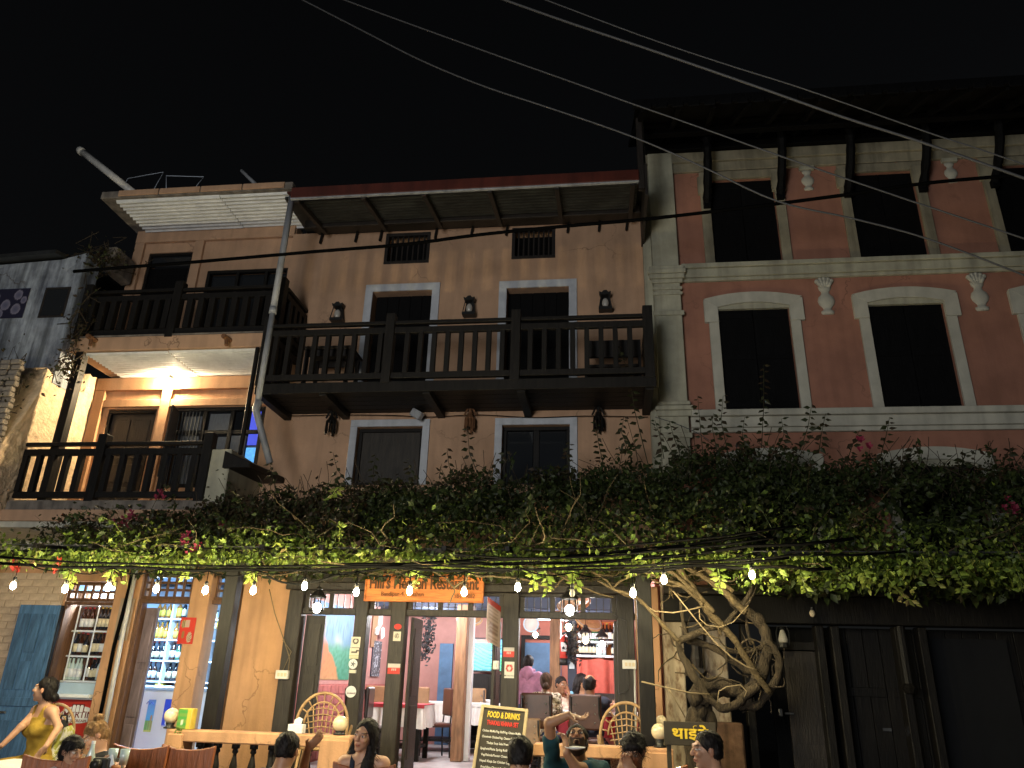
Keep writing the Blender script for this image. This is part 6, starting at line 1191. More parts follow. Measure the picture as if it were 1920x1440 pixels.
for q, r0, r1 in (([(1285, 1060), (1332, 1090), (1366, 1120), (1400, 1150)], .035, .05), ([(1240, 1060), (1275, 1085), (1310, 1118), (1340, 1150)], .03, .035), ([(1300, 1050), (1330, 1072), (1372, 1110)], .03, .035), ([(1180, 1066), (1230, 1080), (1280, 1100), (1320, 1135)], .022, .03),
                  ([(890, 1078), (940, 1082), (990, 1088), (1040, 1108)], .018, .014), ([(850, 1100), (872, 1088), (880, 1078), (900, 1074)], .02, .016), ([(1000, 1072), (1040, 1078), (1090, 1100), (1150, 1122)], .014, .012), ([(1095, 1062), (1130, 1085), (1160, 1110), (1196, 1124)], .016, .014), ([(1145, 1102), (1170, 1085), (1200, 1076)], .016, .012),
                  ([(840, 1130), (850, 1110), (838, 1085), (800, 1066)], .012, .01), ([(1040, 1100), (1055, 1085), (1075, 1072)], .014, .01), ([(440, 1062), (500, 1080), (560, 1072), (640, 1050)], .010, .008), ([(720, 1062), (760, 1050), (800, 1030)], .010, .008), ([(560, 1058), (590, 1046), (640, 1050)], .008, .006), ([(1220, 1085), (1255, 1098), (1290, 1100)], .014, .012)):
    limb('branch', q, -1.95, r0*.75, r1*.75, 'bark_pale', .02)
for lb, q, r in (('pale rope slanting through the looping vine branches', [(1262, 1108), (1305, 1162), (1338, 1201), (1371, 1232), (1400, 1250), (1418, 1256)], .007), ('tan rope tied from the veranda post to the vine trunk', [(1203, 1278), (1252, 1290), (1293, 1299), (1330, 1302)], .008), ('thin pale cable sagging from the post to the vine branches', [(1200, 1130), (1228, 1146), (1262, 1149), (1290, 1144), (1315, 1138)], .007),
                 ('pale cable hanging in a curve inside the vine loop', [(1311, 1142), (1312, 1160), (1325, 1172), (1350, 1176), (1375, 1166), (1403, 1135)], .005), ('thin pale cord wound round the vine knot', [(1345, 1318), (1348, 1296), (1362, 1288), (1388, 1284), (1400, 1296), (1396, 1306)], .006), ('thin cords crossing below the rope at the worn pillar', [(1248, 1285), (1262, 1305), (1285, 1345)], .006)):
    p = [at(x, y, -1.98) for x, y in q]; tag(MB().tube(p, r, 6).build('rope', 'wire_tan', None, True, loc=p[0]), lb, 'rope')
# thin stems wound through the loops
lo_ = [(1310, 1075), (1350, 1100), (1402, 1150), (1432, 1200), (1428, 1250), (1400, 1300), (1350, 1320), (1300, 1268), (1278, 1215), (1330, 1180), (1370, 1155), (1340, 1120), (1290, 1110), (1260, 1090), (1380, 1230), (1415, 1270)]
for i in range(46):
    a = random.randrange(len(lo_)); q = []
    x, y = lo_[a]; x += random.gauss(0, 14); y += random.gauss(0, 12); an = random.random()*6.28
    for k in range(random.randint(3, 6)): q.append((x, y)); an += random.gauss(0, .7); x += 22*math.cos(an)+random.uniform(-2, 2); y += 22*math.sin(an)*.9; x = min(max(x, 1225), 1470); y = min(max(y, 1060), 1335)
    limb('stem', q, random.uniform(-1.95, -1.6), random.uniform(.006, .016), .005, random.choice(('bark', 'bark_pale')), .01)
for i in range(120):      # shoots standing out of the face of the crown
    x = random.uniform(-6, 7.3); zt = float(np.interp(x, TX, TZ)); u_ = random.random(); y = -2.3+1.5*u_; z = 2.78+(zt-2.78)*u_**.85; p = Vector((x, y, z)); d = Vector((random.gauss(0, .8), -.5+random.gauss(0, .3), random.gauss(.2, .7))).normalized(); L_ = random.uniform(.22, .5); pp = [p, p+d*L_*.5, p+d*L_+Vector((0, 0, -.25*L_))]
    b = MB().tube(pp, [.005, .004, .002], 4)
    for k in range(random.randint(7, 13)):
        f = random.uniform(.15, 1); c = pp[0].lerp(pp[1], f*2) if f < .5 else pp[1].lerp(pp[2], f*2-1); ax = (d*.3+Vector((random.gauss(0, .7), random.gauss(-.2, .5), random.gauss(-.4, .6)))).normalized(); sz = random.uniform(.045, .095); sv = ax.cross(Vector((random.gauss(0, .5), -1, random.gauss(.4, .5)))).normalized(); nv = ax.cross(sv)
        b.add([c+ax*(sz*(l[0]+.1))+sv*(sz*l[1])+nv*(sz*l[2]) for l in LEAF], LF)
    b.build('shoot', 'leaf' if z < 2.98 else random.choice(('leaf_shaded', 'leaf_shaded', 'leaf_red')), V)
# plants on the neighbour's wall and the roof
def plant(q, Y, lb, n, sp, m='leaf_red', up=.25):
    c = at(q[0], q[1], Y); t = thing('wall_plant', lb, 'plant', c); b = MB()
    for i in range(n//8):
        p = c+Vector((random.gauss(0, sp[0]), random.gauss(0, .08), random.gauss(0, sp[1]))); b.tube([p, p+Vector((random.gauss(0, .08), random.gauss(0, .06), random.uniform(0, up))), p+Vector((random.gauss(0, .14), random.gauss(0, .06), random.uniform(-up*.3, up)))], .006, 4)
    b.build('stem', 'bark', t); pos = np.array([[c.x+random.gauss(0, sp[0]), c.y+random.gauss(0, .10), c.z+random.gauss(0, sp[1])] for _ in range(n)]); stuff(leaves_mesh('foliage', pos, rng.uniform(.04, .08, n), m, t))
plant((190, 488), -.7, 'dark scrubby plant growing on top of the neighbour wall', 260, (.22, .10)); plant((150, 620), -.9, 'ragged creeper hanging on the wall corner beside the upper terrace', 160, (.10, .35)); plant((125, 690), -.95, 'dry creeper clump at the lower end of the bluish wall', 120, (.10, .14)); plant((12, 720), -1.3, 'dry brown creeper on the broken end of the party wall', 140, (.10, .25))
pbox('wall_stub', -7.48, -7.3, -.5, .0, 7.2, 7.62, 'concrete', N_, .03)
# ------------------------------------------------------------------ people: one smooth surface per body, grown from a signed distance field
def v3(*a): return np.array(a[0] if len(a) == 1 else a, float)
def f_caps(P, a, b, ra, rb):
    ab = b-a; t = np.clip(((P-a)@ab)/max(ab@ab, 1e-9), 0, 1); return np.linalg.norm(P-a-t[..., None]*ab, axis=-1)-(ra+(rb-ra)*t)
def f_ell(P, c, r, Rm=None):
    q = P-c
    if Rm is not None: q = q@Rm
    k0 = np.linalg.norm(q/r, axis=-1); k1 = np.linalg.norm(q/(r*r), axis=-1); return k0*(k0-1)/np.maximum(k1, 1e-6)
def sdf_grid(prims, h, post=None, pad=.03):
    lo, hi = [], []
    for p in prims:
        if p[0] == 'c': m = max(p[3], p[4]); lo.append(np.minimum(p[1], p[2])-m); hi.append(np.maximum(p[1], p[2])+m)
        else: m = max(p[2]); lo.append(p[1]-m); hi.append(p[1]+m)
    lo = np.min(lo, 0)-pad; hi = np.max(hi, 0)+pad; n = np.ceil((hi-lo)/h).astype(int)+1
    ax = [lo[i]+h*np.arange(n[i]) for i in range(3)]; D = np.full(n, .2, np.float32)
    for p in prims:
        k = p[-1] if isinstance(p[-1], float) else .02; m = (max(p[3], p[4]) if p[0] == 'c' else max(p[2]))+max(k*1.3, .012)
        a0, b0 = (np.minimum(p[1], p[2])-m, np.maximum(p[1], p[2])+m) if p[0] == 'c' else (p[1]-m, p[1]+m)
        i0 = np.maximum(((a0-lo)/h).astype(int), 0); i1 = np.minimum(((b0-lo)/h).astype(int)+2, n); sl = tuple(slice(i0[i], i1[i]) for i in range(3))
        G = np.stack(np.meshgrid(*[ax[i][sl[i]] for i in range(3)], indexing='ij'), -1)
        d = f_caps(G, p[1], p[2], p[3], p[4]) if p[0] == 'c' else f_ell(G, p[1], v3(p[2]), p[3] if len(p) > 4 else None)
        e = D[sl]; hh = np.clip(.5+.5*(e-d)/k, 0, 1); D[sl] = e*(1-hh)+d*hh-k*hh*(1-hh)
    if post: D = post(np.stack(np.meshgrid(*ax, indexing='ij'), -1), D)
    return D, lo, h
def surface_net(D, lo, h):
    S = D < 0; n = np.array(D.shape)-1
    c = [(i, j, k) for i in (0, 1) for j in (0, 1) for k in (0, 1)]; sl = lambda o: tuple(slice(o[i], o[i]+n[i]) for i in range(3))
    cnt = sum(S[sl(o)].astype(np.int8) for o in c); M_ = (cnt > 0)&(cnt < 8); idx = -np.ones(n, np.int64); I = np.argwhere(M_); idx[M_] = np.arange(len(I))
    acc = np.zeros((len(I), 3)); w = np.zeros(len(I)); I0 = I
    for o in c:
        for ax in range(3):
            if o[ax]: continue
            o2 = list(o); o2[ax] = 1; a = D[tuple((I0+np.array(o)).T)]; b = D[tuple((I0+np.array(o2)).T)]; s = (a < 0) != (b < 0); t = np.where(s, a/np.where(s, a-b, 1), 0)
            q = np.tile(np.array(o, float), (len(I), 1)); q[:, ax] += t; acc += q*s[:, None]; w += s
    V_ = lo+h*(I0+acc/w[:, None]); F = []
    for ax in range(3):
        u, v = [(1, 2), (2, 0), (0, 1)][ax]; a = S; s0 = [slice(1, n[i]) for i in range(3)]; s0[ax] = slice(0, n[ax]); s1 = list(s0); s1[ax] = slice(1, n[ax]+1)
        A = S[tuple(s0)]; B_ = S[tuple(s1)]; E = np.argwhere(A != B_); 
        if not len(E): continue
        fl = A[tuple(E.T)]; base = E.copy()
        for i in range(3):
            if i != ax: base[:, i] += 1
        du = np.zeros(3, int); du[u] = 1; dv = np.zeros(3, int); dv[v] = 1
        q = np.stack([idx[tuple((base-du-dv).T)], idx[tuple((base-dv).T)], idx[tuple(base.T)], idx[tuple((base-du).T)]], 1); q[~fl] = q[~fl][:, ::-1]; F.append(q)
    return V_, np.concatenate(F)
def blob(name, prims, h, m, parent, post=None, colf=None, relax=2):
    D, lo, h = sdf_grid(prims, h, post); V_, F = surface_net(D, lo, h)
    for _ in range(relax):
        s = np.zeros_like(V_); c = np.zeros(len(V_))
        for i in range(4): a, b = F[:, i], F[:, (i+1) % 4]; np.add.at(s, a, V_[b]); np.add.at(s, b, V_[a]); np.add.at(c, a, 1); np.add.at(c, b, 1)
        V_ = .5*V_+.5*s/np.maximum(c, 1)[:, None]
    me = bpy.data.meshes.new(name); off = np.array(wloc(parent)); W_ = (V_-off).astype(np.float32)
    me.vertices.add(len(W_)); me.vertices.foreach_set('co', W_.ravel()); me.loops.add(F.size); me.loops.foreach_set('vertex_index', F.ravel().astype(np.int32)); me.polygons.add(len(F))
    me.polygons.foreach_set('loop_start', np.arange(0, F.size, 4, dtype=np.int32)); me.polygons.foreach_set('loop_total', np.full(len(F), 4, np.int32)); me.polygons.foreach_set('use_smooth', np.ones(len(F), bool)); me.materials.append(MATS[m]); me.update(calc_edges=True)
    if colf is not None:
        C = colf(V_); a = me.color_attributes.new('Col', 'FLOAT_COLOR', 'POINT'); a.data.foreach_set('color', np.concatenate([C, np.ones((len(C), 1))], 1).astype(np.float32).ravel())
    o = bpy.data.objects.new(name, me); COL.objects.link(o); o.parent = parent; WL[o.name] = wloc(parent); return o
def rotm(yaw, pitch=0, roll=0):      # local: faces -y, left hand at +x ; yaw turns towards +x, pitch > 0 looks down, roll > 0 tips the head to its left
    return np.array(Matrix.Rotation(R(yaw), 3, 'Z') @ Matrix.Rotation(R(pitch), 3, 'X') @ Matrix.Rotation(R(roll), 3, 'Y'))
def hand(w, d, nrm, s, curl, side):
    """wrist point, finger direction, palm normal, curl 0..1; side +1/-1 puts the thumb on either edge"""
    d = d/np.linalg.norm(d); nrm = nrm-d*(nrm@d); nrm /= np.linalg.norm(nrm); ac = np.cross(d, nrm)*side; Rm = np.stack([ac, d, nrm], 1); o = [('e', w+d*.048*s, (.040*s, .055*s, .017*s), Rm, .012)]
    for i, (x, L_) in enumerate(((.030, .070), (.010, .080), (-.010, .075), (-.029, .058))):
        b = w+d*.088*s+ac*x*s; p = b; dd = d.copy()
        for k, f in enumerate((.45, .32, .25)):
            a = curl*(.55 if k == 0 else 1.0)*(1+.08*i); dd = dd*math.cos(a)+np.cross(np.cross(d, nrm), dd)*math.sin(a)*-1; dd /= np.linalg.norm(dd); q = p+dd*L_*f*s; o.append(('c', p, q, (.0098-.001*k)*s, (.0090-.001*k)*s, .005)); p = q
    t0 = w+d*.022*s+ac*.030*s; t1 = t0+(ac*.75+d*.65+nrm*.25)*.040*s; t2 = t1+(d*.85+ac*.15+nrm*.3)*.032*s; o += [('c', t0, t1, .013*s, .0105*s, .008), ('c', t1, t2, .0105*s, .0085*s, .005)]
    return o
SKIN = {'fair': (.46, .26, .165), 'light': (.42, .235, .15), 'tan': (.33, .175, .10), 'brown': (.21, .105, .055), 'deep': (.15, .072, .038)}
def add_strands(o, H, Rh, s, f, n, L_):
    me = o.data; off = np.array(wloc(o)); k = len(me.vertices); co = np.empty(k*3, np.float32); no = np.empty(k*3, np.float32); me.vertices.foreach_get('co', co); me.vertices.foreach_get('normal', no); co = co.reshape(-1, 3); no = no.reshape(-1, 3)
    bm = bmesh.new(); bm.from_mesh(me)
    for i in rng.integers(0, k, n):
        p, nn = co[i].astype(float), no[i].astype(float); q = ((p+off-H)@Rh)/s
        d = Rh@v3(q[0]*3+rng.normal()*.5, .5+rng.normal()*.45, -.75+rng.normal()*.45); d = d-nn*(d@nn); d /= max(np.linalg.norm(d), 1e-6); w = np.cross(d, nn)*.0022*s*rng.uniform(.7, 1.6); L2 = L_*s*rng.uniform(.5, 1.3); vs = []
        for t in (0, .5, 1):
            c = p+d*L2*t+nn*(.001+.006*t*(1-.5*t)*rng.uniform(.3, 1.5))*s+v3(0, 0, -.18*L2*t*t)
            vs += [bm.verts.new(c-w*(1-.8*t)), bm.verts.new(c+w*(1-.8*t))]
        bm.faces.new((vs[0], vs[1], vs[3], vs[2])); bm.faces.new((vs[2], vs[3], vs[5], vs[4]))
    bm.to_mesh(me); bm.free()
def person(label, H, yaw, head=(0, 0, 0), s=1.0, skin='tan', hair=('short', 'hair_black'), top='grey_tee', style='tee', trousers='denim', lean=0, arms=None, hands=None, beard=0, mouth=0, glasses=0, female=0, h=.0085, legs=True, dl=(0, 0), hood=0, extra=None):
    H = v3(H); Rb = rotm(yaw); f = Rb@v3(0, -1, 0); l = Rb@v3(1, 0, 0); u = v3(0, 0, 1); Rh = rotm(yaw+head[0], head[1], head[2]); sk = v3(SKIN[skin])
    T = thing('person', label, 'person', tuple(H-u*.9*s)); hl = lambda x, y, z: H+Rh@(v3(x, y, z)*s)
    E_l = lambda c, r, k=.012: ('e', hl(*c), tuple(s*q for q in r), Rh, k)
    # head
    hd = [E_l((0, .018, .030), (.073, .090, .082)), E_l((0, -.022, -.040), (.055, .062, .070), .03), E_l((0, -.058, -.098), (.024, .022, .018), .02), ('c', hl(0, -.088, .012), hl(0, -.106, -.022), .0085*s, .014*s, .010), E_l((.013, -.096, -.026), (.009, .010, .007), .006), E_l((-.013, -.096, -.026), (.009, .010, .007), .006),
          ('c', hl(-.034, -.078, .030), hl(.034, -.078, .030), .013*s, .013*s, .014), E_l((.036, -.066, -.022), (.022, .020, .020), .014), E_l((-.036, -.066, -.022), (.022, .020, .020), .014), E_l((0, -.086, -.055), (.022, .012, .007), .006), E_l((0, -.084, -.068), (.019, .012, .007), .006)]
    for e in (1, -1): hd += [E_l((e*.075, .012, -.008), (.010, .020, .031), .008), E_l((e*.034, -.080, .006), (.016, .012, .010), .008)]
    nb = hl(0, .030, -.085)-u*.055*s-f*.0+(-f*math.sin(R(lean))*-.0); nk = H-u*.147*s-f*(.045*s)-f*math.sin(R(lean))*.03
    hd.append(('c', hl(0, .030, -.06), nk, (.052 if female else .060)*s, (.056 if female else .066)*s, .03))
    # torso
    tilt = -f*math.sin(R(lean))+u*-math.cos(R(lean)); ch = nk+tilt*.19*s; be = nk+tilt*.38*s; pv = nk+tilt*.52*s; wS = (.150 if female else .178)*s
    shl = [nk+e*l*wS+tilt*.055*s for e in (1, -1)]
    Rt = np.stack([l, np.cross(u, l), u], 1); to = [('e', ch, ((.150 if female else .172)*s, .105*s, .165*s), Rt, .05), ('e', be, ((.125 if female else .158)*s, (.092 if female else .112)*s, .15*s), Rt, .05), ('e', pv, (.165*s, .115*s, .12*s), Rt, .05), ('c', nk+tilt*.02*s, ch, .06*s, .09*s, .04)]
    for q in shl: to.append(('c', nk+tilt*.03*s, q, .055*s, .058*s, .03))
    if female: to += [('e', ch+f*.085*s+e*l*.065*s+tilt*.03*s, (.062*s, .055*s, .06*s), Rt, .03) for e in (1, -1)]
    ar = []; sl_ = []; fa = []
    for i, e in enumerate((1, -1)):       # left, right
        a = (arms or {}).get('LR'[i]); S_ = shl[i]
        if a is None: el = S_-u*.26*s+l*e*.05*s+f*.03; wr = el+f*.22*s-u*.03*s-l*e*.08*s
        else: el, wr = v3(a[0]), v3(a[1])
        r = .86 if female else 1; ar += [('c', S_, el, .050*r*s, .040*r*s, .03), ('c', el, wr, .041*r*s, .028*r*s, .015)]; sl_.append((S_, el, wr)); fa.append(wr-el)
        hh = (hands or {}).get('LR'[i], (None, None, .5)); d = v3(hh[0]) if hh[0] is not None else wr-el; nn = v3(hh[1]) if hh[1] is not None else -u
        ar += hand(wr, d, nn, s*(.92 if female else 1), hh[2], e)
    lg = []; tr = []
    if legs:
        for i, e in enumerate((1, -1)):
            hp = pv+e*l*.095*s-u*.02; kn = hp+f*.42*s+e*l*.04*s-u*.02+l*dl[0]; an = kn-u*.40*s+l*dl[1]; lg += [('c', hp, kn, .082*s, .058*s, .03), ('c', kn, an, .056*s, .038*s, .03), ('c', an, an+f*.16*s-u*.035*s, .036*s, .028*s, .02)]; tr += [('c', hp, kn, .095*s, .070*s, .04), ('c', kn, an+u*.06, .070*s, .058*s, .03)]
    sk_lo = sk*.82
    def col(P):
        q = ((P-H)@Rh)/s; C = np.tile(sk, (len(P), 1)); near = np.linalg.norm(q, axis=1) < .17; x, y, z = q.T; fr = near&(y < -.03)
        def put(mk, c, t=1.0): C[mk] = C[mk]*(1-t)+v3(c)*t
        put(fr&(np.hypot((np.abs(x)-.034)/.016, (z+.024)/.020) < 1), sk*v3(1.12, .88, .85), .45); put(fr&(np.abs(x) < .016)&(np.abs(z+.028) < .014), sk*v3(1.08, .86, .82), .4)
        put(near&(np.abs(x) > .072)&(np.abs(z+.01) < .04), sk*v3(1.05, .82, .78), .5)
        if beard: put(near&(z < -.035+.9*np.maximum(0, np.abs(x)-.03))&(z > -.13)&(y < .012)&(np.hypot(x/.024, (z+.062)/.014) > 1), (.02, .015, .012), beard)
        put(fr&(np.hypot((np.abs(x)-.032)/.021, (z-.008)/.011) < 1), sk*.55, .7); put(fr&(np.hypot((np.abs(x)-.032)/.014, (z-.007)/.0062) < 1), (.50, .46, .42)); put(fr&(np.hypot((np.abs(x)-.032)/.0068, (z-.007)/.0068) < 1), (.015, .01, .008))
        put(fr&(np.hypot((np.abs(x)-.034)/.022, (z-.030-.1*(np.abs(x)-.034))/.0055) < 1), (.02, .014, .010), .85); put(fr&(np.hypot(x/.025, (z+.061)/.0105) < 1), sk*v3(1.0, .52, .50), .75); put(fr&(np.abs(x) < .023)&(np.abs(z+.0615) < .0022), sk*.3, .8)
        if mouth: put(fr&(np.hypot(x/.017, (z+.066)/.016) < 1), (.03, .008, .008))
        return C
    blob('body', hd+to+ar+lg, h, 'skin', T, colf=col)
    # clothes
    inf = .012*s; cl = [('e', ch, tuple(np.array(p[2])+inf), Rt, .05) if 0 else (p[0], p[1], tuple(np.array(p[2])+inf), p[3], p[4]) if p[0] == 'e' else (p[0], p[1], p[2], p[3]+inf, p[4]+inf, p[5]) for p in to]
    if style in ('tee', 'long'):
        for S_, el, wr in sl_:
            k = .62 if style == 'tee' else 1; e2 = S_+(el-S_)*k; cl.append(('c', S_, e2, .062*s, .060*s if style == 'tee' else .052*s, .03))
            if style == 'long': cl.append(('c', el, el+(wr-el)*.93, .052*s, .040*s, .02))
    nc = nk+u*.045*s+f*.03*s; wv = 46.0
    def cut(G, D):
        fold = .0035*np.sin((G@(l*1.0+u*.5))*wv+3*np.sin((G@u)*19))+.003*np.sin((G@(u-.6*l))*71); D = D+fold*.9
        D = np.maximum(D, (.088 if style != 'tank' else .10)*s-np.linalg.norm(G-nc, axis=-1))
        if style == 'tank':
            q = G-ch; zz = q@u; xx = np.abs(q@l); lim = np.where((xx > .055*s)&(xx < .095*s), .40, np.where((q@f) > 0, .085*s, .10*s)); D = np.maximum(D, zz-lim); D = np.maximum(D, np.where(zz > .02, xx-.125*s, -1))
        return D
    blob('top' if style != 'tank' else 'tank_top', cl, h, 'cloth_'+top, T, cut)
    if hood: blob('hood', [('e', nk-f*.07*s+u*.0, (.10*s, .06*s, .10*s), Rt, .02), ('c', nk+l*.09*s+u*.03, nk-l*.09*s+u*.03, .035*s, .035*s, .02), ('c', nk-f*.085*s, nk-f*.10*s+tilt*.14*s, .05*s, .02*s, .02)], h, 'cloth_'+top, T)
    if legs and trousers: blob('trousers', tr+[('e', pv, (.180*s, .128*s, .125*s), Rt, .04)], .011, 'cloth_'+trousers, T)
    # hair
    hs_, hm = hair; hp_ = [E_l((0, .024, .040), (.083, .098, .085))]
    if hs_ in ('short', 'bald'): hp_.append(E_l((0, .045, -.02), (.074, .068, .07), .03))
    if hs_ == 'fringe': hp_ += [E_l((0, .045, -.02), (.076, .07, .07), .03), E_l((.01, -.060, .062), (.062, .035, .028), .02), E_l((-.03, -.072, .050), (.030, .022, .026), .015)]
    if hs_ == 'long': hp_ += [E_l((0, .05, -.04), (.088, .07, .11), .04), ('c', hl(.074, .02, .0), hl(.085, .005, -.20), .030*s, .045*s, .03), ('c', hl(-.072, .03, .0), hl(-.085, .03, -.20), .026*s, .04*s, .03), ('c', hl(0, .07, -.05), hl(0, .085, -.24), .07*s, .07*s, .04), ('c', hl(.09, .0, -.19), hl(.085, -.035, -.33), .044*s, .026*s, .03)]
    if hs_ == 'bun': hp_ += [E_l((0, .05, -.02), (.072, .066, .07), .03), E_l((0, .082, .125), (.042, .040, .036), .006)]
    if hs_ == 'lowbun': hp_ += [E_l((0, .05, -.03), (.076, .07, .075), .03), E_l((0, .122, -.058), (.042, .036, .040), .007)]
    if hs_ == 'bob': hp_ += [E_l((0, .05, -.03), (.083, .075, .085), .03), E_l((.06, .02, -.04), (.030, .05, .07), .02), E_l((-.06, .02, -.04), (.030, .05, .07), .02), E_l((0, .10, -.03), (.05, .04, .05), .03)]
    if hs_ == 'child': hp_ += [E_l((0, .05, -.03), (.08, .075, .085), .03), E_l((0, -.055, .06), (.06, .035, .03), .02)]
    def hcut(G, D):
        q = ((G-H)@Rh)/s; x, y, z = q[..., 0], q[..., 1], q[..., 2]; D = D+.0045*np.sin(x*47+5*np.sin(y*29+z*17))*np.sin(z*39+4*np.sin(x*23+y*31))+.0016*np.sin(x*190+7*np.sin(z*23+y*31))*np.sin(y*90+5*np.sin(x*40))+.0012*np.sin(z*260+x*170+y*110)
        if hs_ == 'bald': return np.maximum(np.maximum(D, (-(.9*y+.3*z)+.035)*s), (z-.075+.02*np.sin(x*60))*s)
        lim = -.052 if hs_ in ('fringe', 'child') else (-.002-.42*np.maximum(0, np.abs(x)-.006) if hs_ == 'long' else -.010-.14*np.abs(x))
        k = np.minimum((-(.78*y+.62*z)+lim), .05); k = np.where((hs_ == 'long')&(z < -.05)&(np.abs(x) > .045), -1, k); D = np.maximum(D, k*s)
        if hs_ in ('short', 'fringe'): D = np.maximum(D, (np.maximum(-.055-z, np.where((np.abs(x) > .065)&(y < .03), -z-.005, -1)))*s)
        return D
    ho = blob('hair', hp_, .007 if h < .01 else .009, hm, T, hcut); add_strands(ho, H, Rh, s, f, 520 if h < .01 else 200, .075 if hs_ in ('long', 'fringe', 'child') else (.022 if hs_ in ('short', 'bald') else .04))
    if glasses:
        b = MB()
        for e in (1, -1): b.tube([hl(e*.034+.021*math.cos(a), -.099, .006+.015*math.sin(a)) for a in [i*math.pi/5 for i in range(11)]], .0022*s, 4); b.tube([hl(e*.056, -.097, .010), hl(e*.078, .0, .012)], .002*s, 4)
        b.tube([hl(-.012, -.101, .008), hl(.012, -.101, .008)], .002*s, 4).build('glasses', 'black_metal', T)
    return T
A_ = at
# seated customers in the lane, from the blue door towards the vine
person('person in a mustard sleeveless jumpsuit sitting with one arm stretched to the knee', A_(84, 1293, -2.2), -26, (-52, -6, 0), .97, 'light', ('lowbun', 'hair_black'), 'mustard', 'tank', 'mustard', 4, {'L': (A_(110, 1364, -2.3), A_(86, 1400, -2.5)), 'R': (A_(40, 1362, -2.3), A_(4, 1397, -2.4))}, {'L': (v3(-.5, -.2, -.8), v3(-1, .3, .1), .35), 'R': (v3(-1, 0, -.35), v3(0, 0, -1), .3)}, female=1, dl=(0, .1))
person('person with a light brown bun and black sleeveless top bending over the table', A_(178, 1380, -3.0), -38, (-4, 34, -8), .95, 'fair', ('bun', 'hair_light'), 'black_tee', 'tee', 'denim', 24, {'R': (A_(176, 1432, -3.2), A_(196, 1428, -3.45)), 'L': (A_(226, 1440, -3.15), A_(206, 1432, -3.45))}, female=1)
person('dark haired child in a checked shirt seen in profile at the table', A_(136, 1408, -3.7), 62, (8, 12, 0), .86, 'light', ('child', 'hair_black'), 'check', 'tee', 'denim', 5, female=1)
person('person with short black hair in a dark shirt seen from behind raising one hand', A_(540, 1406, -3.6), 152, (22, 8, 0), 1.0, 'tan', ('short', 'hair_black'), 'grey_tee', 'tee', 'denim', 4, {'L': (A_(497, 1470, -3.75), A_(520, 1500, -3.3)), 'R': (A_(566, 1452, -3.3), A_(577, 1404, -3.4))}, {'R': (v3(.75, -.1, .75), v3(.5, -.8, -.5), .32)})
person('person with long dark hair in a black tank top looking aside with tilted head', A_(684, 1379, -3.35), 4, (-17, 2, 13), .98, 'fair', ('long', 'hair_black'), 'navy_tee', 'tank', 'denim', 2, female=1, h=.0075)
person('person with short dark hair in a beige shirt seen from behind at the menu board', A_(976, 1418, -4.1), 176, (4, 8, 0), .98, 'tan', ('short', 'hair_black'), 'sage_tee', 'tee', 'denim', 6)
person('bearded person in a teal shirt with head thrown back and one arm over the head', A_(1082, 1388, -3.3), 4, (-4, -36, 0), 1.0, 'tan', ('short', 'hair_black'), 'teal_tee', 'tee', 'denim', -4, {'R': (A_(1030, 1356, -3.45), A_(1066, 1341, -3.5)), 'L': (A_(1080, 1440, -3.6), A_(1062, 1412, -3.66))}, {'R': (v3(.9, .1, -.18), v3(0, .25, -1), .5), 'L': (v3(-.1, .1, 1), v3(.9, .5, 0), .7)}, beard=.9, mouth=1, glasses=1, h=.0075)
person('person with tousled black hair hiding the mouth behind both hands', A_(1187, 1408, -3.7), 8, (-22, 20, 4), .97, 'tan', ('fringe', 'hair_black'), 'dark_tee', 'tee', 'denim', 14, {'R': (A_(1140, 1500, -3.95), A_(1163, 1455, -3.98)), 'L': (A_(1222, 1495, -3.9), A_(1192, 1457, -4.0))}, {'R': (v3(.35, .25, .9), v3(.3, .9, 0), .5), 'L': (v3(-.5, .25, .8), v3(-.3, .9, 0), .5)})
person('person with short black hair and pale shirt seen in profile beside the black sign', A_(1324, 1406, -3.6), -62, (-16, 2, 0), 1.0, 'light', ('short', 'hair_black'), 'check', 'tee', 'denim', 4, beard=.25, h=.0075)
# guests inside the restaurant
person('person in a pink hooded top standing with the back turned near the kitchen door', A_(991, 1243, 3.4), 178, (4, 4, 0), 1.0, 'tan', ('short', 'hair_black'), 'pink_hood', 'long', 'denim', 0, hood=1, legs=True, h=.011)
person('person in a patterned blouse with a low bun sitting with the back to the window', A_(1024, 1279, 1.25), 176, (8, 4, 0), .97, 'brown', ('lowbun', 'hair_brown'), 'patterned', 'tee', 'denim', 2, female=1, h=.011)
person('elderly person in a pale floral top resting the chin on one hand', A_(1053, 1284, 2.2), 6, (30, 4, 4), .95, 'brown', ('short', 'hair_black'), 'floral', 'tee', 'denim', 4, {'L': (A_(1072, 1325, 2.1), A_(1066, 1298, 2.12)), 'R': (A_(1032, 1318, 2.1), A_(1045, 1325, 1.95))}, {'L': (v3(-.35, 0, .9), v3(-.6, .5, 0), .7)}, female=1, h=.010)
person('balding person in a dark navy shirt sitting with the back to the window', A_(1106, 1284, 1.25), 178, (-8, 6, 0), 1.08, 'brown', ('bald', 'hair_black'), 'navy_tee', 'tee', 'denim', 4, {'R': (A_(1137, 1330, 1.3), A_(1148, 1322, 1.55))}, h=.011)
person('person in pale blue half hidden behind the balding person', A_(1092, 1279, 2.35), 10, (60, 10, 0), .98, 'tan', ('long', 'hair_black'), 'blue_cloth', 'tee', 'denim', 4, female=1, h=.011)
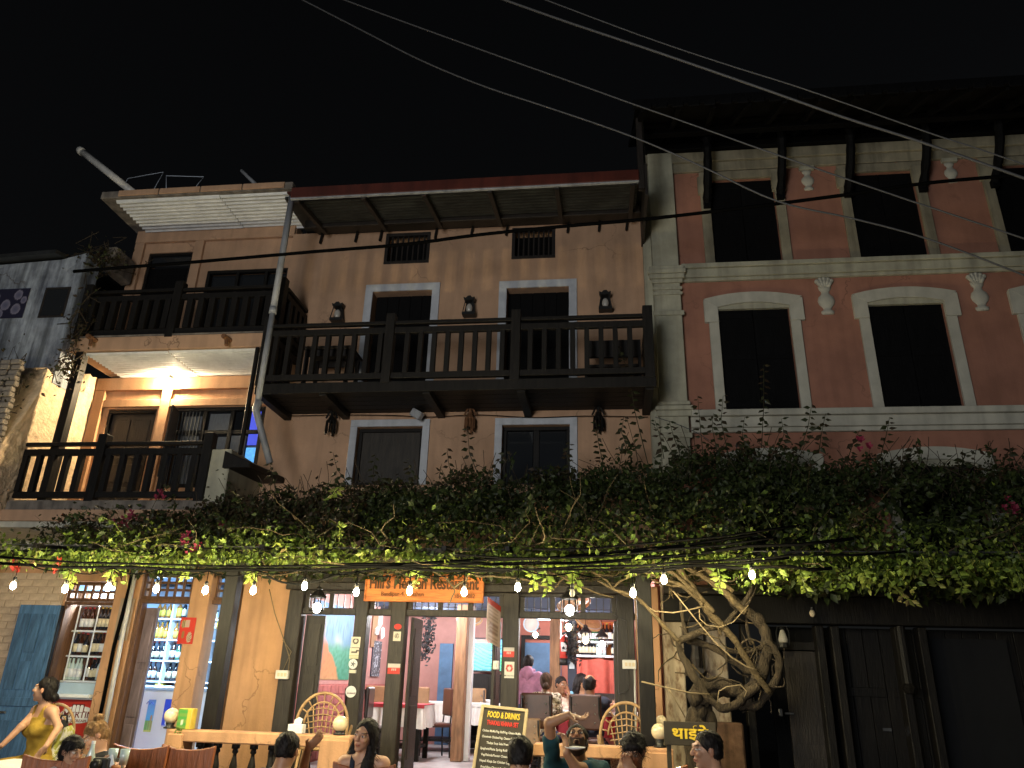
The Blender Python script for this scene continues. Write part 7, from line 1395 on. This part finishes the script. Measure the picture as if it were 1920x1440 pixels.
# ------------------------------------------------------------------ chairs, tables and small things in the lane
def slat_chair(px, py, Y, rot, lb, proto=[]):
    q = at(px, py, Y)
    if not proto:
        t = thing('slat_chair', lb, 'chair'); m = 'chair_wood'
        b = MB(); b.prism([(-.235, .80), (.235, .80), (.245, 1.0), (.20, .985), (.10, .965), (0, .96), (-.10, .965), (-.20, .985), (-.245, 1.0)], .20, .235); b.build('top_rail', m, t, bevel=.006)
        for x in (-.215, .215): b = MB(); b.hexa([(x-.022, .19, 0), (x+.022, .19, 0), (x+.022, .23, 0), (x-.022, .23, 0), (x-.022, .198, .80), (x+.022, .198, .80), (x+.022, .236, .80), (x-.022, .236, .80)]); b.build('back_leg', m, t, bevel=.004)
        for i in range(4): x = -.129+i*.086; pbox('slat', x-.024, x+.024, .205, .225, .52, .80, m, t)
        pbox('lower_rail', -.19, .19, .20, .23, .47, .52, m, t); pbox('seat', -.22, .22, -.22, .20, .42, .45, m, t, .008)
        for x in (-.2, .2): pbox('leg', x-.02, x+.02, -.21, -.17, 0, .419, m, t)
        proto.append(t); t.location = (q.x, Y, .005); t.rotation_euler = (0, 0, R(rot)); t['group'] = 'wooden slat chairs in the lane'; return t
    return dup(proto[0], (q.x, Y, .005), R(rot), lb, 'wooden slat chairs in the lane')
slat_chair(334, 1400, -2.75, 4, 'empty wooden slat chair before the balustrade corner'); slat_chair(245, 1400, -2.85, 8, 'wooden slat chair beside the person with the bun'); slat_chair(540, 1440, -3.95, 152, 'wooden slat chair carrying the person in the dark shirt with raised hand'); slat_chair(700, 1430, -3.15, 178, 'wooden slat chair behind the person in the black tank top'); slat_chair(1240, 1415, -2.7, 5, 'wooden slat chair standing at the end pier of the balustrade')
slat_chair(1085, 1430, -3.05, 180, 'wooden slat chair under the bearded person in teal'); slat_chair(1190, 1450, -3.4, 185, 'wooden slat chair under the person hiding the mouth'); slat_chair(1350, 1440, -3.65, 118, 'wooden slat chair under the person in profile by the black sign'); slat_chair(976, 1460, -4.05, 355, 'wooden slat chair under the person in the beige shirt'); slat_chair(75, 1440, -3.95, 10, 'dark red wooden slat chair in front of the paper covered table')
def lane_table(px, Y, w, d, z, lb, lb2):
    x = at(px, 1430, Y).x; t = thing('lane_table', lb, 'table', (x, Y, 0)); pbox('tabletop', x-w/2, x+w/2, Y-d/2, Y+d/2, z-.03, z, 'chair_wood', t)
    for a in (-1, 1):
        for c in (-1, 1): pbox('leg', x+a*(w/2-.06)-.03, x+a*(w/2-.06)+.03, Y+c*(d/2-.06)-.03, Y+c*(d/2-.06)+.03, .004, z-.031, 'chair_wood', t)
    if lb2: b = MB(); b.box(x-w/2-.02, x+w/2+.02, Y-d/2-.02, Y+d/2+.02, z+.001, z+.006).box(x-w/2-.022, x+w/2+.022, Y-d/2-.024, Y-d/2-.020, z-.10, z+.006).box(x+w/2+.020, x+w/2+.024, Y-d/2-.02, Y+d/2+.02, z-.10, z+.006); tag(b.build('table_cover', 'cloth_white', None, loc=(x, Y, z)), lb2, 'tablecloth')
    return x, z
x, z = lane_table(75, -3.2, 1.0, .7, .86, 'wooden table at the open end of the lane', 'white paper cover on the table before the mustard jumpsuit')
x2, z2 = lane_table(215, -3.55, .72, .6, .84, 'wooden table between the child and the person with the bun', None)
q = at(168, 1428, -3.62); t = thing('soda_bottle', 'clear glass soda bottle standing between child and bun', 'bottle', (q.x, -3.62, z2)); MB().lathe([(.030, 0), (.034, .02), (.032, .09), (.034, .14), (.016, .20), (.013, .245)], (q.x, -3.62, z2+.002), 12).build('glass', 'glass_clear', t, True); MB().lathe([(.015, .235), (.015, .255)], (q.x, -3.62, z2+.002), 8).build('cap', 'label_white', t)
for px, lb in ((209, 'drinking glass nearer the soda bottle'), (231, 'drinking glass at the corner of the table by the slat chair')):
    q = at(px, 1428, -3.5); tag(MB().lathe([(.028, 0), (.036, .11), (.033, .11), (.026, .008)], (q.x, -3.5, z2+.09), 14).lathe([(.006, -.088), (.008, .0)], (q.x, -3.5, z2+.09), 8).lathe([(.03, -.09), (.03, -.085)], (q.x, -3.5, z2+.09), 12).build('wine_glass', 'glass_clear', None, True, loc=(q.x, -3.5, z2)), lb, 'glass')
q = at(190, 1432, -3.75); t = thing('camera', 'small black camera held above the table by the child', 'camera', q); pbox('body', q.x-.06, q.x+.06, q.y-.03, q.y+.03, q.z-.04, q.z+.04, 'cap_black', t, .01); MB().tube([q+Vector((0, -.03, 0)), q+Vector((0, -.09, 0))], .032, 12).build('lens', 'black_metal', t, True)
q = at(207, 1426, -3.72); t = thing('paper_slip', 'small white paper slip standing before the drinking glasses', 'paper', q); b = MB(); b.bar(q+Vector((-.04, 0, -.03)), q+Vector((.035, -.02, .01)), .004, .07); b.build('slip', 'label_white', t)
lane_table(620, -4.15, .8, .6, .80, 'wooden table between the raised hand and the tank top', None); lane_table(1110, -4.35, 1.2, .6, .80, 'wooden table in front of the bearded person', None)
q = at(1070, 1412, -3.70); tag(MB().lathe([(.02, 0), (.065, .012), (.075, .02), (.06, .014)], q+Vector((.03, 0, .02)), 16).build('plate', 'label_white', None, True, loc=q), 'small white plate held under the chin of the bearded person', 'plate')
q = at(588, 1405, -3.45); 
b = MB(); c = at(114, 1372, -1.35); b.ball(c, (.075, .06, .12), 12, 8).tube([c+Vector((-.05, 0, .09)), c+Vector((-.03, 0, .16)), c+Vector((.03, 0, .16)), c+Vector((.05, 0, .09))], .010, 6); tag(b.build('shoulder_bag', 'cloth_black_tee', None, True, loc=c), 'black shoulder bag hanging on the wicker chair by the freezer', 'bag')
c = at(100, 1400, -2.05); b = MB()
for i in range(13):
    for j in range(11): u, v = i/12, j/10; b.v.append((c.x-.16+.32*u+.02*math.sin(v*9), c.y-.06*math.sin(u*9+v*4), c.z+.20-.36*v-.05*math.sin(u*3.1)))
for i in range(12):
    for j in range(10): k = i*11+j; b.f.append((k, k+1, k+12, k+11))
mat('scarf', (.62, .60, .52), .9, 0, 22, .2, 40, col2=(.36, .36, .06), lo=.47, hi=.53, stretch=(1, 1, .5)); tag(b.build('striped_scarf', 'scarf', None, True, loc=c), 'white and lime striped scarf draped beside the mustard jumpsuit', 'scarf')
